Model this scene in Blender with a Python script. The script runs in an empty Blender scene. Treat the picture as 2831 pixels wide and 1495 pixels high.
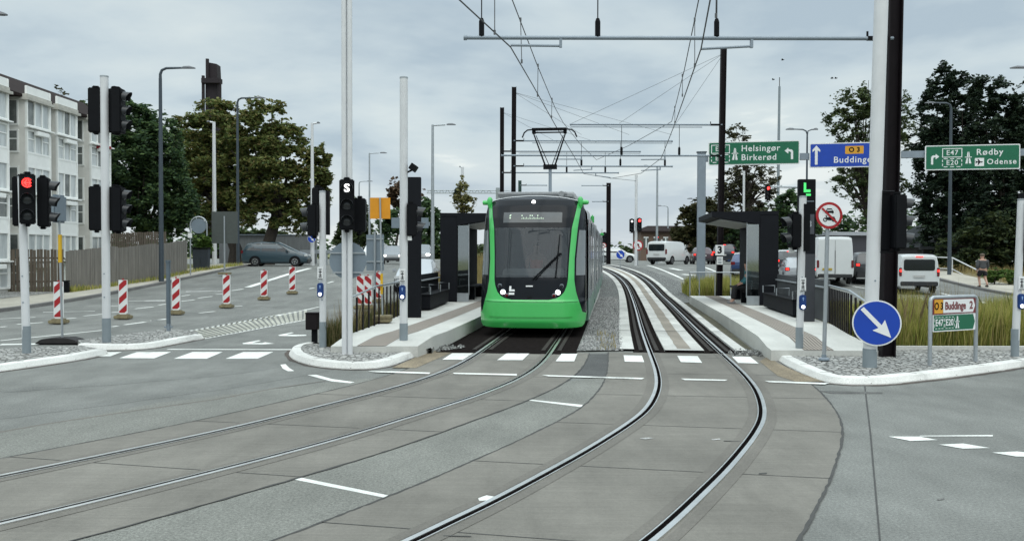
import bpy, bmesh, math, random
from mathutils import Vector, Matrix
PI = math.pi
SC = bpy.context.scene
COL = SC.collection

# ---------------------------------------------------------------- camera
F = 2400.0; CX, CY = 1415.5, 747.5          # focal length and centre in photograph pixels
PITCH, ROLL, H = 0.0188, 0.002, 2.005       # metres above the track
def ray(px, py):
    u = (px-CX)/F; v = (py-CY)/F
    c, s = math.cos(ROLL), math.sin(ROLL)
    u, v = c*u+s*v, -s*u+c*v
    return Vector((u, math.cos(PITCH)-v*math.sin(PITCH), -(math.sin(PITCH)+v*math.cos(PITCH))))
cam_d = bpy.data.cameras.new('camera'); cam = bpy.data.objects.new('camera', cam_d); COL.objects.link(cam)
cam_d.sensor_width = 36; cam_d.sensor_fit = 'HORIZONTAL'; cam_d.lens = 36*F/2831
cam_d.clip_start = 0.1; cam_d.clip_end = 6000
_c, _s = math.cos(ROLL), math.sin(ROLL)
_r = Vector((_c, _s*math.sin(PITCH), _s*math.cos(PITCH)))
_u = -Vector((_s, -_c*math.sin(PITCH), -_c*math.cos(PITCH)))
_f = Vector((0, math.cos(PITCH), -math.sin(PITCH)))
mw = Matrix(((_r.x, _u.x, -_f.x, 0), (_r.y, _u.y, -_f.y, 0), (_r.z, _u.z, -_f.z, H), (0, 0, 0, 1)))
cam.matrix_world = mw
SC.camera = cam

# ---------------------------------------------------------------- world: overcast sky
W = bpy.data.worlds.new("World"); SC.world = W; W.use_nodes = True
nt = W.node_tree; N = nt.nodes; L = nt.links
for n in list(N): N.remove(n)
SUN_EL, SUN_AZ = math.radians(58), math.radians(172)
out = N.new('ShaderNodeOutputWorld')
sky = N.new('ShaderNodeTexSky'); sky.sky_type = 'NISHITA'; sky.sun_disc = False
sky.sun_elevation = SUN_EL; sky.sun_rotation = SUN_AZ
bg1 = N.new('ShaderNodeBackground'); bg1.inputs[1].default_value = 0.1
L.new(sky.outputs[0], bg1.inputs[0])
tc = N.new('ShaderNodeTexCoord'); sep = N.new('ShaderNodeSeparateXYZ'); L.new(tc.outputs['Generated'], sep.inputs[0])
def mth(op, a=None, b=None, va=0., vb=0., clamp=False):
    m = N.new('ShaderNodeMath'); m.operation = op; m.use_clamp = clamp
    if a is not None: L.new(a, m.inputs[0])
    else: m.inputs[0].default_value = va
    if b is not None: L.new(b, m.inputs[1])
    else: m.inputs[1].default_value = vb
    return m.outputs[0]
zz = mth('MAXIMUM', sep.outputs[2], None, vb=0.0)
den = mth('ADD', zz, None, vb=0.16)
cx_ = mth('DIVIDE', sep.outputs[0], den); cy_ = mth('DIVIDE', sep.outputs[1], den)
comb = N.new('ShaderNodeCombineXYZ'); L.new(cx_, comb.inputs[0]); L.new(cy_, comb.inputs[1]); comb.inputs[2].default_value = 3.7
n1 = N.new('ShaderNodeTexNoise'); n1.inputs['Scale'].default_value = 0.62; n1.inputs['Detail'].default_value = 7; n1.inputs['Roughness'].default_value = 0.52
n1.inputs['Distortion'].default_value = 0.35
L.new(comb.outputs[0], n1.inputs['Vector'])
n2 = N.new('ShaderNodeTexNoise'); n2.inputs['Scale'].default_value = 3.1; n2.inputs['Detail'].default_value = 5
L.new(comb.outputs[0], n2.inputs['Vector'])
mixn = mth('ADD', mth('MULTIPLY', n1.outputs[0], None, vb=0.8), mth('MULTIPLY', n2.outputs[0], None, vb=0.2))
ramp = N.new('ShaderNodeValToRGB'); L.new(mixn, ramp.inputs[0])
e = ramp.color_ramp.elements
e[0].position = 0.41; e[0].color = (0.46, 0.565, 0.64, 1)
e[1].position = 0.585; e[1].color = (0.87, 0.93, 0.905, 1)
m_ = e.new(0.48); m_.color = (0.60, 0.70, 0.745, 1)
m_ = e.new(0.56); m_.color = (0.71, 0.795, 0.805, 1)
# paler towards the horizon, and brighter towards the zenith as an overcast sky is
hz = N.new('ShaderNodeMapRange'); hz.inputs[1].default_value = 0.0; hz.inputs[2].default_value = 0.13; hz.inputs[3].default_value = 0.55; hz.inputs[4].default_value = 0.0
L.new(zz, hz.inputs[0])
mx = N.new('ShaderNodeMix'); mx.data_type = 'RGBA'; L.new(hz.outputs[0], mx.inputs[0]); L.new(ramp.outputs[0], mx.inputs[6]); mx.inputs[7].default_value = (0.73, 0.77, 0.81, 1)
zr = N.new('ShaderNodeMapRange'); zr.inputs[1].default_value = 0.27; zr.inputs[2].default_value = 0.75; zr.inputs[3].default_value = 1.0; zr.inputs[4].default_value = 2.7
L.new(zz, zr.inputs[0])
bg2 = N.new('ShaderNodeBackground'); L.new(mx.outputs[2], bg2.inputs[0]); L.new(zr.outputs[0], bg2.inputs[1])
ms = N.new('ShaderNodeMixShader'); ms.inputs[0].default_value = 0.93
L.new(bg1.outputs[0], ms.inputs[1]); L.new(bg2.outputs[0], ms.inputs[2]); L.new(ms.outputs[0], out.inputs[0])

sd = bpy.data.lights.new('sun', 'SUN'); sd.energy = 1.0; sd.angle = math.radians(60); sd.color = (1.0, 0.97, 0.92)
sun = bpy.data.objects.new('sun', sd); COL.objects.link(sun)
_dir = Vector((math.sin(SUN_AZ)*math.cos(SUN_EL), math.cos(SUN_AZ)*math.cos(SUN_EL), math.sin(SUN_EL)))
sun.rotation_euler = _dir.to_track_quat('Z', 'Y').to_euler()
SC.view_settings.view_transform = 'Standard'; SC.view_settings.look = 'None'
SC.view_settings.exposure = 0.0; SC.view_settings.gamma = 1.0
try: SC.view_settings.use_curve_mapping = False
except Exception: pass

# ---------------------------------------------------------------- terrain and pixel helpers
K = 1.0994
def sm(t):
    t = max(0., min(1., t)); return t*t*(3-2*t)
def tz(x, y):
    w = sm((x+6)/10.); a = 28+w*12; b = 62+w*9
    return 1.15*sm((y-a)/(b-a))
def G(px, py, z=0.):
    """point where the line of sight through a photograph pixel meets the ground raised by z"""
    d = ray(px, py); t = 2.; lo = 1.
    while t < 900:
        if H+d.z*t-z < tz(d.x*t, d.y*t): break
        lo = t; t *= 1.02
    hi = t
    for _ in range(28):
        m = (lo+hi)/2
        if H+d.z*m-z < tz(d.x*m, d.y*m): hi = m
        else: lo = m
    return Vector((d.x*hi, d.y*hi, H+d.z*hi))
def GD(x, y, z=0.): return G(x*K, y*K, z)
def PD(px, py, Y):
    d = ray(px, py); t = Y/d.y
    return Vector((d.x*t, Y, H+d.z*t))
def PDD(x, y, Y): return PD(x*K, y*K, Y)
def zoomer(ox, oy, sc, z=0.): return lambda x, y: G(ox+x/sc, oy+y/sc, z)

# ---------------------------------------------------------------- materials
def srgb(*c):
    r = [(v/255.) for v in c]
    return tuple((v/12.92 if v <= .04045 else ((v+.055)/1.055)**2.4) for v in r)
MATS = {}
def mat(name, col, rough=.6, metal=0., var=.12, scale=6., bump=0., bscale=None, spec=.5, coat=0., emit=None, es=0., col2=None, detail=5, alpha=1., stretch=None, coords='Object'):
    if name in MATS: return MATS[name]
    m = bpy.data.materials.new(name); m.use_nodes = True
    t = m.node_tree; b = t.nodes['Principled BSDF']
    b.inputs['Roughness'].default_value = rough; b.inputs['Metallic'].default_value = metal
    b.inputs['Specular IOR Level'].default_value = spec
    if coat: b.inputs['Coat Weight'].default_value = coat; b.inputs['Coat Roughness'].default_value = .08
    if emit: b.inputs['Emission Color'].default_value = (*emit, 1); b.inputs['Emission Strength'].default_value = es
    if alpha < 1: b.inputs['Alpha'].default_value = alpha
    tcn = t.nodes.new('ShaderNodeTexCoord'); vec = tcn.outputs[coords]
    if stretch:
        mp = t.nodes.new('ShaderNodeMapping'); mp.inputs['Scale'].default_value = stretch
        t.links.new(vec, mp.inputs[0]); vec = mp.outputs[0]
    nz = t.nodes.new('ShaderNodeTexNoise'); nz.inputs['Scale'].default_value = scale; nz.inputs['Detail'].default_value = detail
    nz.inputs['Roughness'].default_value = .65
    t.links.new(vec, nz.inputs['Vector'])
    rp = t.nodes.new('ShaderNodeValToRGB'); t.links.new(nz.outputs[0], rp.inputs[0])
    c2 = col2 or tuple(min(1, v*(1+var)) for v in col); c1 = tuple(v*(1-var) for v in col) if not col2 else col
    rp.color_ramp.elements[0].position = .3; rp.color_ramp.elements[1].position = .7
    rp.color_ramp.elements[0].color = (*c1, 1); rp.color_ramp.elements[1].color = (*c2, 1)
    t.links.new(rp.outputs[0], b.inputs['Base Color'])
    if bump:
        n3 = t.nodes.new('ShaderNodeTexNoise'); n3.inputs['Scale'].default_value = bscale or scale*6; n3.inputs['Detail'].default_value = 4
        t.links.new(vec, n3.inputs['Vector'])
        bp = t.nodes.new('ShaderNodeBump'); bp.inputs['Strength'].default_value = bump; bp.inputs['Distance'].default_value = .02
        t.links.new(n3.outputs[0], bp.inputs['Height']); t.links.new(bp.outputs[0], b.inputs['Normal'])
    MATS[name] = m; return m

def asphalt(name, col, speck=.35, big=.18, rough=.85, stain=.0, streak=.0):
    if name in MATS: return MATS[name]
    m = bpy.data.materials.new(name); m.use_nodes = True; t = m.node_tree; b = t.nodes['Principled BSDF']
    b.inputs['Roughness'].default_value = rough; b.inputs['Specular IOR Level'].default_value = .3
    tcn = t.nodes.new('ShaderNodeTexCoord')
    def noise(s, d, r=.6, st=None):
        n = t.nodes.new('ShaderNodeTexNoise'); n.inputs['Scale'].default_value = s; n.inputs['Detail'].default_value = d; n.inputs['Roughness'].default_value = r
        v = tcn.outputs['Object']
        if st:
            mp = t.nodes.new('ShaderNodeMapping'); mp.inputs['Scale'].default_value = st; t.links.new(v, mp.inputs[0]); v = mp.outputs[0]
        t.links.new(v, n.inputs['Vector']); return n.outputs[0]
    def mr(x, a, bb, lo, hi):
        n = t.nodes.new('ShaderNodeMapRange'); n.inputs[1].default_value = a; n.inputs[2].default_value = bb; n.inputs[3].default_value = lo; n.inputs[4].default_value = hi
        t.links.new(x, n.inputs[0]); return n.outputs[0]
    def mul(a, bb):
        n = t.nodes.new('ShaderNodeMath'); n.operation = 'MULTIPLY'; t.links.new(a, n.inputs[0]); t.links.new(bb, n.inputs[1]); return n.outputs[0]
    f = mul(mr(noise(42, 3, .75), .3, .7, 1-speck, 1+speck), mr(noise(.45, 6, .6), .3, .7, 1-big, 1+big))
    f = mul(f, mr(noise(2.2, 5, .65, (1, .35, 1)), .3, .7, 1-big*.6, 1+big*.6))
    f = mul(f, mr(noise(130, 2, .8), .35, .65, 1-speck*.8, 1+speck*.8))
    if stain: f = mul(f, mr(noise(.9, 8, .7, (1, .25, 1)), .56, .66, 1, 1-stain))
    if streak: f = mul(f, mr(noise(1, 7, .75, (.9, 26, 1)), .3, .7, 1-streak, 1+streak))
    hs = t.nodes.new('ShaderNodeVectorMath'); hs.operation = 'SCALE'; hs.inputs[0].default_value = col; t.links.new(f, hs.inputs['Scale'])
    t.links.new(hs.outputs[0], b.inputs['Base Color'])
    bp = t.nodes.new('ShaderNodeBump'); bp.inputs['Strength'].default_value = .5; bp.inputs['Distance'].default_value = .01
    t.links.new(noise(90, 3, .7), bp.inputs['Height']); t.links.new(bp.outputs[0], b.inputs['Normal'])
    MATS[name] = m; return m

def cells(name, cols, scale, rough=.8, bump=.8, randomness=.9, gap=.05, gapcol=(.05, .05, .045), stretch=None):
    """stones / setts: voronoi cells with their own tone and sunk joints"""
    if name in MATS: return MATS[name]
    m = bpy.data.materials.new(name); m.use_nodes = True; t = m.node_tree; b = t.nodes['Principled BSDF']
    b.inputs['Roughness'].default_value = rough; b.inputs['Specular IOR Level'].default_value = .3
    tcn = t.nodes.new('ShaderNodeTexCoord'); v = tcn.outputs['Object']
    if stretch:
        mp = t.nodes.new('ShaderNodeMapping'); mp.inputs['Scale'].default_value = stretch; t.links.new(v, mp.inputs[0]); v = mp.outputs[0]
    v1 = t.nodes.new('ShaderNodeTexVoronoi'); v1.inputs['Scale'].default_value = scale; v1.inputs['Randomness'].default_value = randomness
    v2 = t.nodes.new('ShaderNodeTexVoronoi'); v2.feature = 'DISTANCE_TO_EDGE'; v2.inputs['Scale'].default_value = scale; v2.inputs['Randomness'].default_value = randomness
    t.links.new(v, v1.inputs['Vector']); t.links.new(v, v2.inputs['Vector'])
    sp = t.nodes.new('ShaderNodeSeparateColor'); t.links.new(v1.outputs['Color'], sp.inputs[0])
    rp = t.nodes.new('ShaderNodeValToRGB'); t.links.new(sp.outputs[0], rp.inputs[0])
    rp.color_ramp.elements[0].color = (*cols[0], 1); rp.color_ramp.elements[1].color = (*cols[-1], 1)
    for i, c in enumerate(cols[1:-1]):
        x = rp.color_ramp.elements.new((i+1)/(len(cols)-1)); x.color = (*c, 1)
    mr = t.nodes.new('ShaderNodeMapRange'); mr.inputs[1].default_value = gap*.4; mr.inputs[2].default_value = gap*1.6
    t.links.new(v2.outputs['Distance'], mr.inputs[0])
    mx = t.nodes.new('ShaderNodeMix'); mx.data_type = 'RGBA'; t.links.new(mr.outputs[0], mx.inputs[0]); mx.inputs[6].default_value = (*gapcol, 1); t.links.new(rp.outputs[0], mx.inputs[7])
    t.links.new(mx.outputs[2], b.inputs['Base Color'])
    bp = t.nodes.new('ShaderNodeBump'); bp.inputs['Strength'].default_value = bump; bp.inputs['Distance'].default_value = .03
    t.links.new(mr.outputs[0], bp.inputs['Height']); t.links.new(bp.outputs[0], b.inputs['Normal'])
    MATS[name] = m; return m

def leafmat(name, cols, trans=.25, rough=.6):
    """leaf colour varied leaf by leaf (random per mesh island)"""
    if name in MATS: return MATS[name]
    m = bpy.data.materials.new(name); m.use_nodes = True; t = m.node_tree; b = t.nodes['Principled BSDF']
    b.inputs['Roughness'].default_value = rough; b.inputs['Specular IOR Level'].default_value = .25
    g = t.nodes.new('ShaderNodeNewGeometry'); rp = t.nodes.new('ShaderNodeValToRGB')
    t.links.new(g.outputs['Random Per Island'], rp.inputs[0])
    els = rp.color_ramp.elements
    els[0].color = (*cols[0], 1); els[1].color = (*cols[-1], 1)
    for i, c in enumerate(cols[1:-1]):
        x = els.new((i+1)/(len(cols)-1)); x.color = (*c, 1)
    t.links.new(rp.outputs[0], b.inputs['Base Color'])
    tr = t.nodes.new('ShaderNodeBsdfTranslucent'); t.links.new(rp.outputs[0], tr.inputs[0])
    mxs = t.nodes.new('ShaderNodeMixShader'); mxs.inputs[0].default_value = trans
    t.links.new(b.outputs[0], mxs.inputs[1]); t.links.new(tr.outputs[0], mxs.inputs[2])
    t.links.new(mxs.outputs[0], t.nodes['Material Output'].inputs[0])
    MATS[name] = m; return m

def glassmat(name, tint, fac, rough=.03):
    """pane: see-through share fac, the rest a dark glossy reflection"""
    if name in MATS: return MATS[name]
    m = bpy.data.materials.new(name); m.use_nodes = True; t = m.node_tree; b = t.nodes['Principled BSDF']
    b.inputs['Base Color'].default_value = (*tint, 1); b.inputs['Roughness'].default_value = rough; b.inputs['Specular IOR Level'].default_value = .6
    tr = t.nodes.new('ShaderNodeBsdfTransparent'); tr.inputs[0].default_value = (.75, .8, .8, 1)
    mxs = t.nodes.new('ShaderNodeMixShader'); mxs.inputs[0].default_value = fac
    t.links.new(b.outputs[0], mxs.inputs[1]); t.links.new(tr.outputs[0], mxs.inputs[2])
    t.links.new(mxs.outputs[0], t.nodes['Material Output'].inputs[0])
    MATS[name] = m; return m

ASPH = asphalt('asphalt road', (.156, .160, .150), stain=.10, big=.22)
ASPH_D = asphalt('dark asphalt patch', (.075, .076, .075), big=.25)
ASPH_L = asphalt('pale worn asphalt', (.166, .168, .152), speck=.36)
CONC_S = asphalt('track slab concrete', (.160, .152, .134), speck=.10, big=.20, stain=.14, streak=.13)
CONC_W = asphalt('pale platform concrete', (.50, .50, .47), speck=.08, big=.12)
CONC_B = asphalt('bleached track concrete', (.47, .47, .445), speck=.15, big=.22)
CONC_BR = asphalt('brown oil streak concrete', (.24, .215, .18), speck=.15, big=.2)
PAVE = asphalt('paving slabs', (.36, .34, .29), speck=.15, big=.15)
KERBW = asphalt('white painted kerb', (.60, .60, .575), speck=.14, big=.16, stain=.4)
KERBG = asphalt('granite kerb', (.16, .155, .15), speck=.3)
DIRT = asphalt('sandy dirt', (.20, .165, .115), speck=.4, big=.35)
PAINT = asphalt('road paint', (.66, .67, .64), speck=.2, big=.16, stain=.4)
PAINTY = asphalt('worn yellowish road paint', (.33, .33, .285), speck=.25, big=.25)
SETTS = cells('granite setts', [(.24, .24, .23), (.36, .36, .345), (.47, .465, .44)], 9.5, bump=1., gap=.07, gapcol=(.10, .098, .09))
GRAVEL = cells('ballast stones', [(.10, .104, .10), (.21, .215, .205), (.34, .345, .33)], 17, bump=1., gap=.06, gapcol=(.035, .035, .035))
RAILTOP = mat('polished rail head', (.68, .68, .66), .36, 1., .12, 3)
RAILDK = mat('near-black track tone', (.0145, .0125, .012), .95, 0, .35, 12, spec=.0)
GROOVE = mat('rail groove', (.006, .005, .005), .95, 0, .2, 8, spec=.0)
SEAL = asphalt('joint sealant', (.138, .130, .115), speck=.15, big=.15)
DIRTDK = asphalt('dark kerb dirt', (.075, .062, .054), speck=.4, big=.4)
WEAR = asphalt('tyre worn asphalt', (.146, .150, .141), stain=.10, big=.22)
CRACK = mat('crack filler', (.05, .05, .048), .9, 0, .2, 8)
GRASSG = mat('mown verge', (.09, .105, .03), .9, 0, .3, 2, col2=(.16, .15, .06))
POLEW = mat('pale grey pole paint', (.60, .61, .62), .45, .1, .05, 3)
POLEG = mat('grey pole foot', (.20, .235, .255), .55, 0, .08, 4)
GALV = mat('galvanised steel', (.36, .39, .41), .42, .55, .1, 5)
GALVD = mat('grey painted steel', (.22, .26, .30), .5, .2, .08, 4)
MASTD = mat('dark brown mast', (.010, .0075, .009), .6, 0, .2, 3, spec=.12)
BLACK = mat('black housing', (.0035, .004, .0055), .55, 0, .2, 4, spec=.14)
VISOR = mat('visor plastic', (.014, .016, .019), .4, 0, .2, 6, spec=.5)
BLACKM = mat('matt black', (.006, .0065, .008), .75, 0, .2, 4, spec=.12)
CHARC = mat('charcoal panel', (.0085, .0095, .0125), .65, 0, .12, 3, spec=.12)
LENSD = mat('unlit lens', (.03, .034, .038), .15, 0, .1, 10)
CABLE = mat('overhead cable', (.10, .105, .11), .55, .5, .1, 4)
BLUEP = mat('blue push box', (.005, .035, .16), .4, 0, .06, 4)
WHITEP = mat('white plastic', (.70, .71, .70), .45, 0, .05, 4)
SIGNW = mat('sign white', (.72, .73, .73), .4, 0, .03, 3)
SIGNB = mat('sign blue', (.004, .047, .36), .38, 0, .06, 3)
SIGNR = mat('sign red', (.35, .012, .016), .4, 0, .06, 3)
SIGNG = mat('sign green', (.003, .115, .055), .4, 0, .06, 3)
SIGNY = mat('sign yellow', (.62, .30, .02), .4, 0, .05, 3)
SIGNO = mat('orange sign back', (.62, .25, .005), .45, 0, .06, 3)
SIGNBK = mat('grey sign back', (.17, .21, .245), .5, .15, .06, 3)
RUBBER = mat('black rubber', (.018, .016, .016), .85, 0, .2, 8)
BASEY = mat('dirty yellow-grey rubber base', (.19, .16, .09), .8, 0, .35, 9)

# ---------------------------------------------------------------- mesh helpers
class MB:
    def __init__(s): s.v = []; s.f = []; s.m = []; s.cm = 0; s.T = Matrix.Identity(4)
    def add(s, vs, fs):
        o = len(s.v); s.v += [s.T @ Vector(p) for p in vs]
        for f in fs: s.f.append([o+i for i in f]); s.m.append(s.cm)
        return s
    def box(s, c, d, rot=None):
        x, y, z = d[0]/2, d[1]/2, d[2]/2
        vs = [Vector((a, b, cc)) for cc in (-z, z) for a, b in ((-x, -y), (x, -y), (x, y), (-x, y))]
        if rot is not None: vs = [rot @ p for p in vs]
        c = Vector(c)
        return s.add([p+c for p in vs], [(3, 2, 1, 0), (4, 5, 6, 7), (0, 1, 5, 4), (1, 2, 6, 5), (2, 3, 7, 6), (3, 0, 4, 7)])
    def tube(s, p0, p1, r0, r1=None, n=10, cap=True):
        return s.path([p0, p1], [r0, r0 if r1 is None else r1], n, cap)
    def path(s, pts, r, n=8, cap=True):
        pts = [Vector(p) for p in pts]
        rs = r if isinstance(r, (list, tuple)) else [r]*len(pts)
        vs = []; prev = None
        for i, p in enumerate(pts):
            if i == 0: t = pts[1]-p
            elif i == len(pts)-1: t = p-pts[i-1]
            else: t = (pts[i+1]-p).normalized()+(p-pts[i-1]).normalized()
            t.normalize()
            if prev is None:
                a = Vector((0, 0, 1)) if abs(t.z) < .9 else Vector((1, 0, 0))
                x = t.cross(a).normalized()
            else:
                x = (prev-t*prev.dot(t)).normalized()
            prev = x; y = t.cross(x)
            for k in range(n):
                an = 2*PI*k/n; vs.append(p+(x*math.cos(an)+y*math.sin(an))*rs[i])
        fs = []
        for i in range(len(pts)-1):
            for k in range(n):
                a = i*n+k; b = i*n+(k+1) % n; fs.append((a, b, b+n, a+n))
        if cap: fs += [tuple(reversed(range(n))), tuple(range((len(pts)-1)*n, len(pts)*n))]
        return s.add(vs, fs)
    def lathe(s, prof, n=16, M=None):
        M = M or Matrix.Identity(4); vs = []; fs = []
        for r, z in prof:
            for k in range(n): vs.append(M @ Vector((r*math.cos(2*PI*k/n), r*math.sin(2*PI*k/n), z)))
        for i in range(len(prof)-1):
            for k in range(n):
                a = i*n+k; b = i*n+(k+1) % n; fs.append((a, b, b+n, a+n))
        fs += [tuple(reversed(range(n))), tuple(range((len(prof)-1)*n, len(prof)*n))]
        return s.add(vs, fs)
    def prism(s, outline, d, M=None):
        """outline in local x,z (seen from -y), from y=0 back to y=d"""
        M = M or Matrix.Identity(4); n = len(outline)
        vs = [M @ Vector((x, 0, z)) for x, z in outline]+[M @ Vector((x, d, z)) for x, z in outline]
        fs = [tuple(range(n)), tuple(reversed(range(n, 2*n)))]
        for i in range(n): fs.append((i, i+n, (i+1) % n+n, (i+1) % n))
        return s.add(vs, fs)
    def grid(s, rows):
        n = len(rows[0]); vs = [p for r in rows for p in r]; fs = []
        for i in range(len(rows)-1):
            for j in range(n-1): fs.append((i*n+j, i*n+j+1, (i+1)*n+j+1, (i+1)*n+j))
        return s.add(vs, fs)
    def build(s, name, m, parent=None, smooth=False, bevel=0., seg=2, recalc=True, loc=None):
        me = bpy.data.meshes.new(name)
        me.from_pydata([tuple(p) for p in s.v], [], s.f)
        ms = m if isinstance(m, (list, tuple)) else [m]
        for x in ms: me.materials.append(x)
        if len(ms) > 1:
            me.polygons.foreach_set('material_index', s.m)
        if bevel or recalc:
            bm = bmesh.new(); bm.from_mesh(me)
            if recalc: bmesh.ops.recalc_face_normals(bm, faces=bm.faces)
            if bevel:
                ed = [e for e in bm.edges if len(e.link_faces) == 2 and e.calc_face_angle(0) > .5]
                bmesh.ops.bevel(bm, geom=ed, offset=bevel, segments=seg, affect='EDGES', clamp_overlap=True)
            bm.to_mesh(me); bm.free()
        if smooth:
            me.polygons.foreach_set('use_smooth', [True]*len(me.polygons))
            try: me.set_sharp_from_angle(angle=math.radians(38))
            except Exception: pass
        me.update()
        o = bpy.data.objects.new(name, me); COL.objects.link(o)
        if parent is not None: o.parent = parent
        if loc is not None: o.location = loc
        return o

def tag(o, label=None, cat=None, group=None, kind=None):
    if label: o['label'] = label
    if cat: o['category'] = cat
    if group: o['group'] = group
    if kind: o['kind'] = kind
    return o
def thing(name, label, cat, loc=(0, 0, 0), rz=0., group=None):
    o = bpy.data.objects.new(name, None); COL.objects.link(o)
    o.empty_display_size = .3
    o.location = loc; o.rotation_euler = (0, 0, rz)
    return tag(o, label, cat, group)
def struct(name, mb, m, label=None, cat=None, **k):
    o = mb.build(name, m, **k); return tag(o, label, cat, kind='structure')
def copy_tree(o, parent=None):
    c = o.copy(); COL.objects.link(c)
    if parent is not None: c.parent = parent
    for ch in o.children: copy_tree(ch, c)
    return c
RX90 = Matrix.Rotation(PI/2, 4, 'X')
def text(name, body, size, m, parent, x, z, y=-.003, align='CENTER', M=None, spacing=1.0, extrude=.0008, bold=0.0, sx=1.0):
    cu = bpy.data.curves.new('lettering', 'FONT'); cu.body = body; cu.size = size; cu.align_x = align; cu.align_y = 'CENTER'
    cu.space_character = spacing; cu.extrude = extrude; cu.offset = bold; cu.resolution_u = 3
    ob = bpy.data.objects.new('lettering', cu)
    me = bpy.data.meshes.new_from_object(ob); bpy.data.objects.remove(ob); bpy.data.curves.remove(cu)
    T = (M or Matrix.Identity(4)) @ Matrix.Translation((x, y, z)) @ RX90 @ Matrix.Diagonal((sx, 1, 1, 1))
    me.transform(T); me.materials.clear(); me.materials.append(m)
    o = bpy.data.objects.new(name, me); COL.objects.link(o); o.parent = parent
    return o
def disc_outline(r, n=28, cx=0, cz=0): return [(cx+r*math.cos(2*PI*k/n), cz+r*math.sin(2*PI*k/n)) for k in range(n)]
def rrect(w, h, r, cx=0, cz=0, n=4):
    o = []
    for sx, sz, a0 in ((1, 1, 0), (-1, 1, 90), (-1, -1, 180), (1, -1, 270)):
        for k in range(n+1):
            a = math.radians(a0+90*k/n); o.append((cx+sx*(w/2-r)+r*math.cos(a), cz+sz*(h/2-r)+r*math.sin(a)))
    return o

def sheet(name, polys, m, z, label=None, step=1.0, kind='structure', thick=0.):
    """flat polygons (lists of x,y) laid on the terrain z above it, cut so that they follow it"""
    bm = bmesh.new()
    for poly in polys:
        vs = [bm.verts.new((p[0], p[1], 0)) for p in poly]
        try: bm.faces.new(vs)
        except ValueError: pass
    ys = [v.co.y for v in bm.verts]; xs = [v.co.x for v in bm.verts]
    if max(ys) > 27:
        y = math.ceil(min(ys))
        while y < max(ys):
            bmesh.ops.bisect_plane(bm, geom=bm.verts[:]+bm.edges[:]+bm.faces[:], plane_co=(0, y, 0), plane_no=(0, 1, 0)); y += step
        x = math.ceil(min(xs))
        while x < max(xs):
            bmesh.ops.bisect_plane(bm, geom=bm.verts[:]+bm.edges[:]+bm.faces[:], plane_co=(x, 0, 0), plane_no=(1, 0, 0)); x += step*2
    bmesh.ops.triangulate(bm, faces=[f for f in bm.faces if len(f.verts) > 4])
    bmesh.ops.recalc_face_normals(bm, faces=bm.faces)
    for f in bm.faces:
        f.normal_update()
        if f.normal.z < 0: f.normal_flip()
    if thick:
        r = bmesh.ops.extrude_face_region(bm, geom=bm.faces[:])
        top = {v for v in r['geom'] if isinstance(v, bmesh.types.BMVert)}
        for v in bm.verts:
            base = tz(v.co.x, v.co.y); v.co.z = base+z if v in top else base+z-thick
        bmesh.ops.recalc_face_normals(bm, faces=bm.faces)
    else:
        for v in bm.verts: v.co.z = tz(v.co.x, v.co.y)+z
    me = bpy.data.meshes.new(name); bm.to_mesh(me); bm.free(); me.materials.append(m)
    o = bpy.data.objects.new(name, me); COL.objects.link(o)
    return tag(o, label, None, kind=kind)

def resample(pts, step):
    pts = [Vector((p[0], p[1], 0)) for p in pts]; o = [pts[0]]; acc = 0
    for a, b in zip(pts, pts[1:]):
        l = (b-a).length
        n = max(1, int(round(l/step)))
        for k in range(1, n+1): o.append(a.lerp(b, k/n))
    return o
def smooth_line(pts, it=2):
    pts = [Vector((p[0], p[1], 0)) for p in pts]
    for _ in range(it):
        q = [pts[0]]
        for a, b in zip(pts, pts[1:]): q += [a.lerp(b, .25), a.lerp(b, .75)]
        q.append(pts[-1]); pts = q
    return pts
def normals(pts):
    o = []
    for i in range(len(pts)):
        t = pts[min(i+1, len(pts)-1)]-pts[max(i-1, 0)]; t.normalize(); o.append(Vector((t.y, -t.x, 0)))   # to the right of travel
    return o
def ribbon(mb, pts, a, b, z, drop=0., jag=0.):
    """strip between offsets a and b (to the right of travel) along pts; drop>0 makes a solid with sides"""
    ns = normals(pts); rows = []
    for p, n in zip(pts, ns):
        ja = random.uniform(-jag, jag); jb = random.uniform(-jag, jag)
        A = p+n*(a+ja); B = p+n*(b+jb)
        za = tz(A.x, A.y)+z; zb = tz(B.x, B.y)+z
        if drop: rows.append([(A.x, A.y, za-drop), (A.x, A.y, za), (B.x, B.y, zb), (B.x, B.y, zb-drop)])
        else: rows.append([(A.x, A.y, za), (B.x, B.y, zb)])
    return mb.grid(rows)
def cut(pts, y0, y1): return [p for p in pts if y0 <= p.y <= y1]
# ================================================================= SETTING
random.seed(3)
mb = MB(); rows = []
xs = list(range(-90, 101, 1)); ys = list(range(-8, 141, 1))
for y in ys: rows.append([(x, y, tz(x, y)) for x in xs])
mb.grid(rows); o = struct('ground', mb, ASPH, 'grey asphalt ground of the road junction', smooth=True)
# land beyond the built area, out to the horizon
mb = MB()
R = 2500.
for (x0, x1, y0, y1, za, zb) in ((-R, R, 140, R, 1.14, 1.14), (-R, -90, -200, 140, .0, 1.1), (100, R, -200, 140, .0, 1.1), (-90, 100, -200, -8, -.02, -.02)):
    mb.add([(x0, y0, za if y0 > 100 else 0), (x1, y0, za if y0 > 100 else 0), (x1, y1, zb), (x0, y1, zb)], [(0, 1, 2, 3)])
struct('land', mb, GRASSG, 'open land reaching to the horizon')

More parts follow.
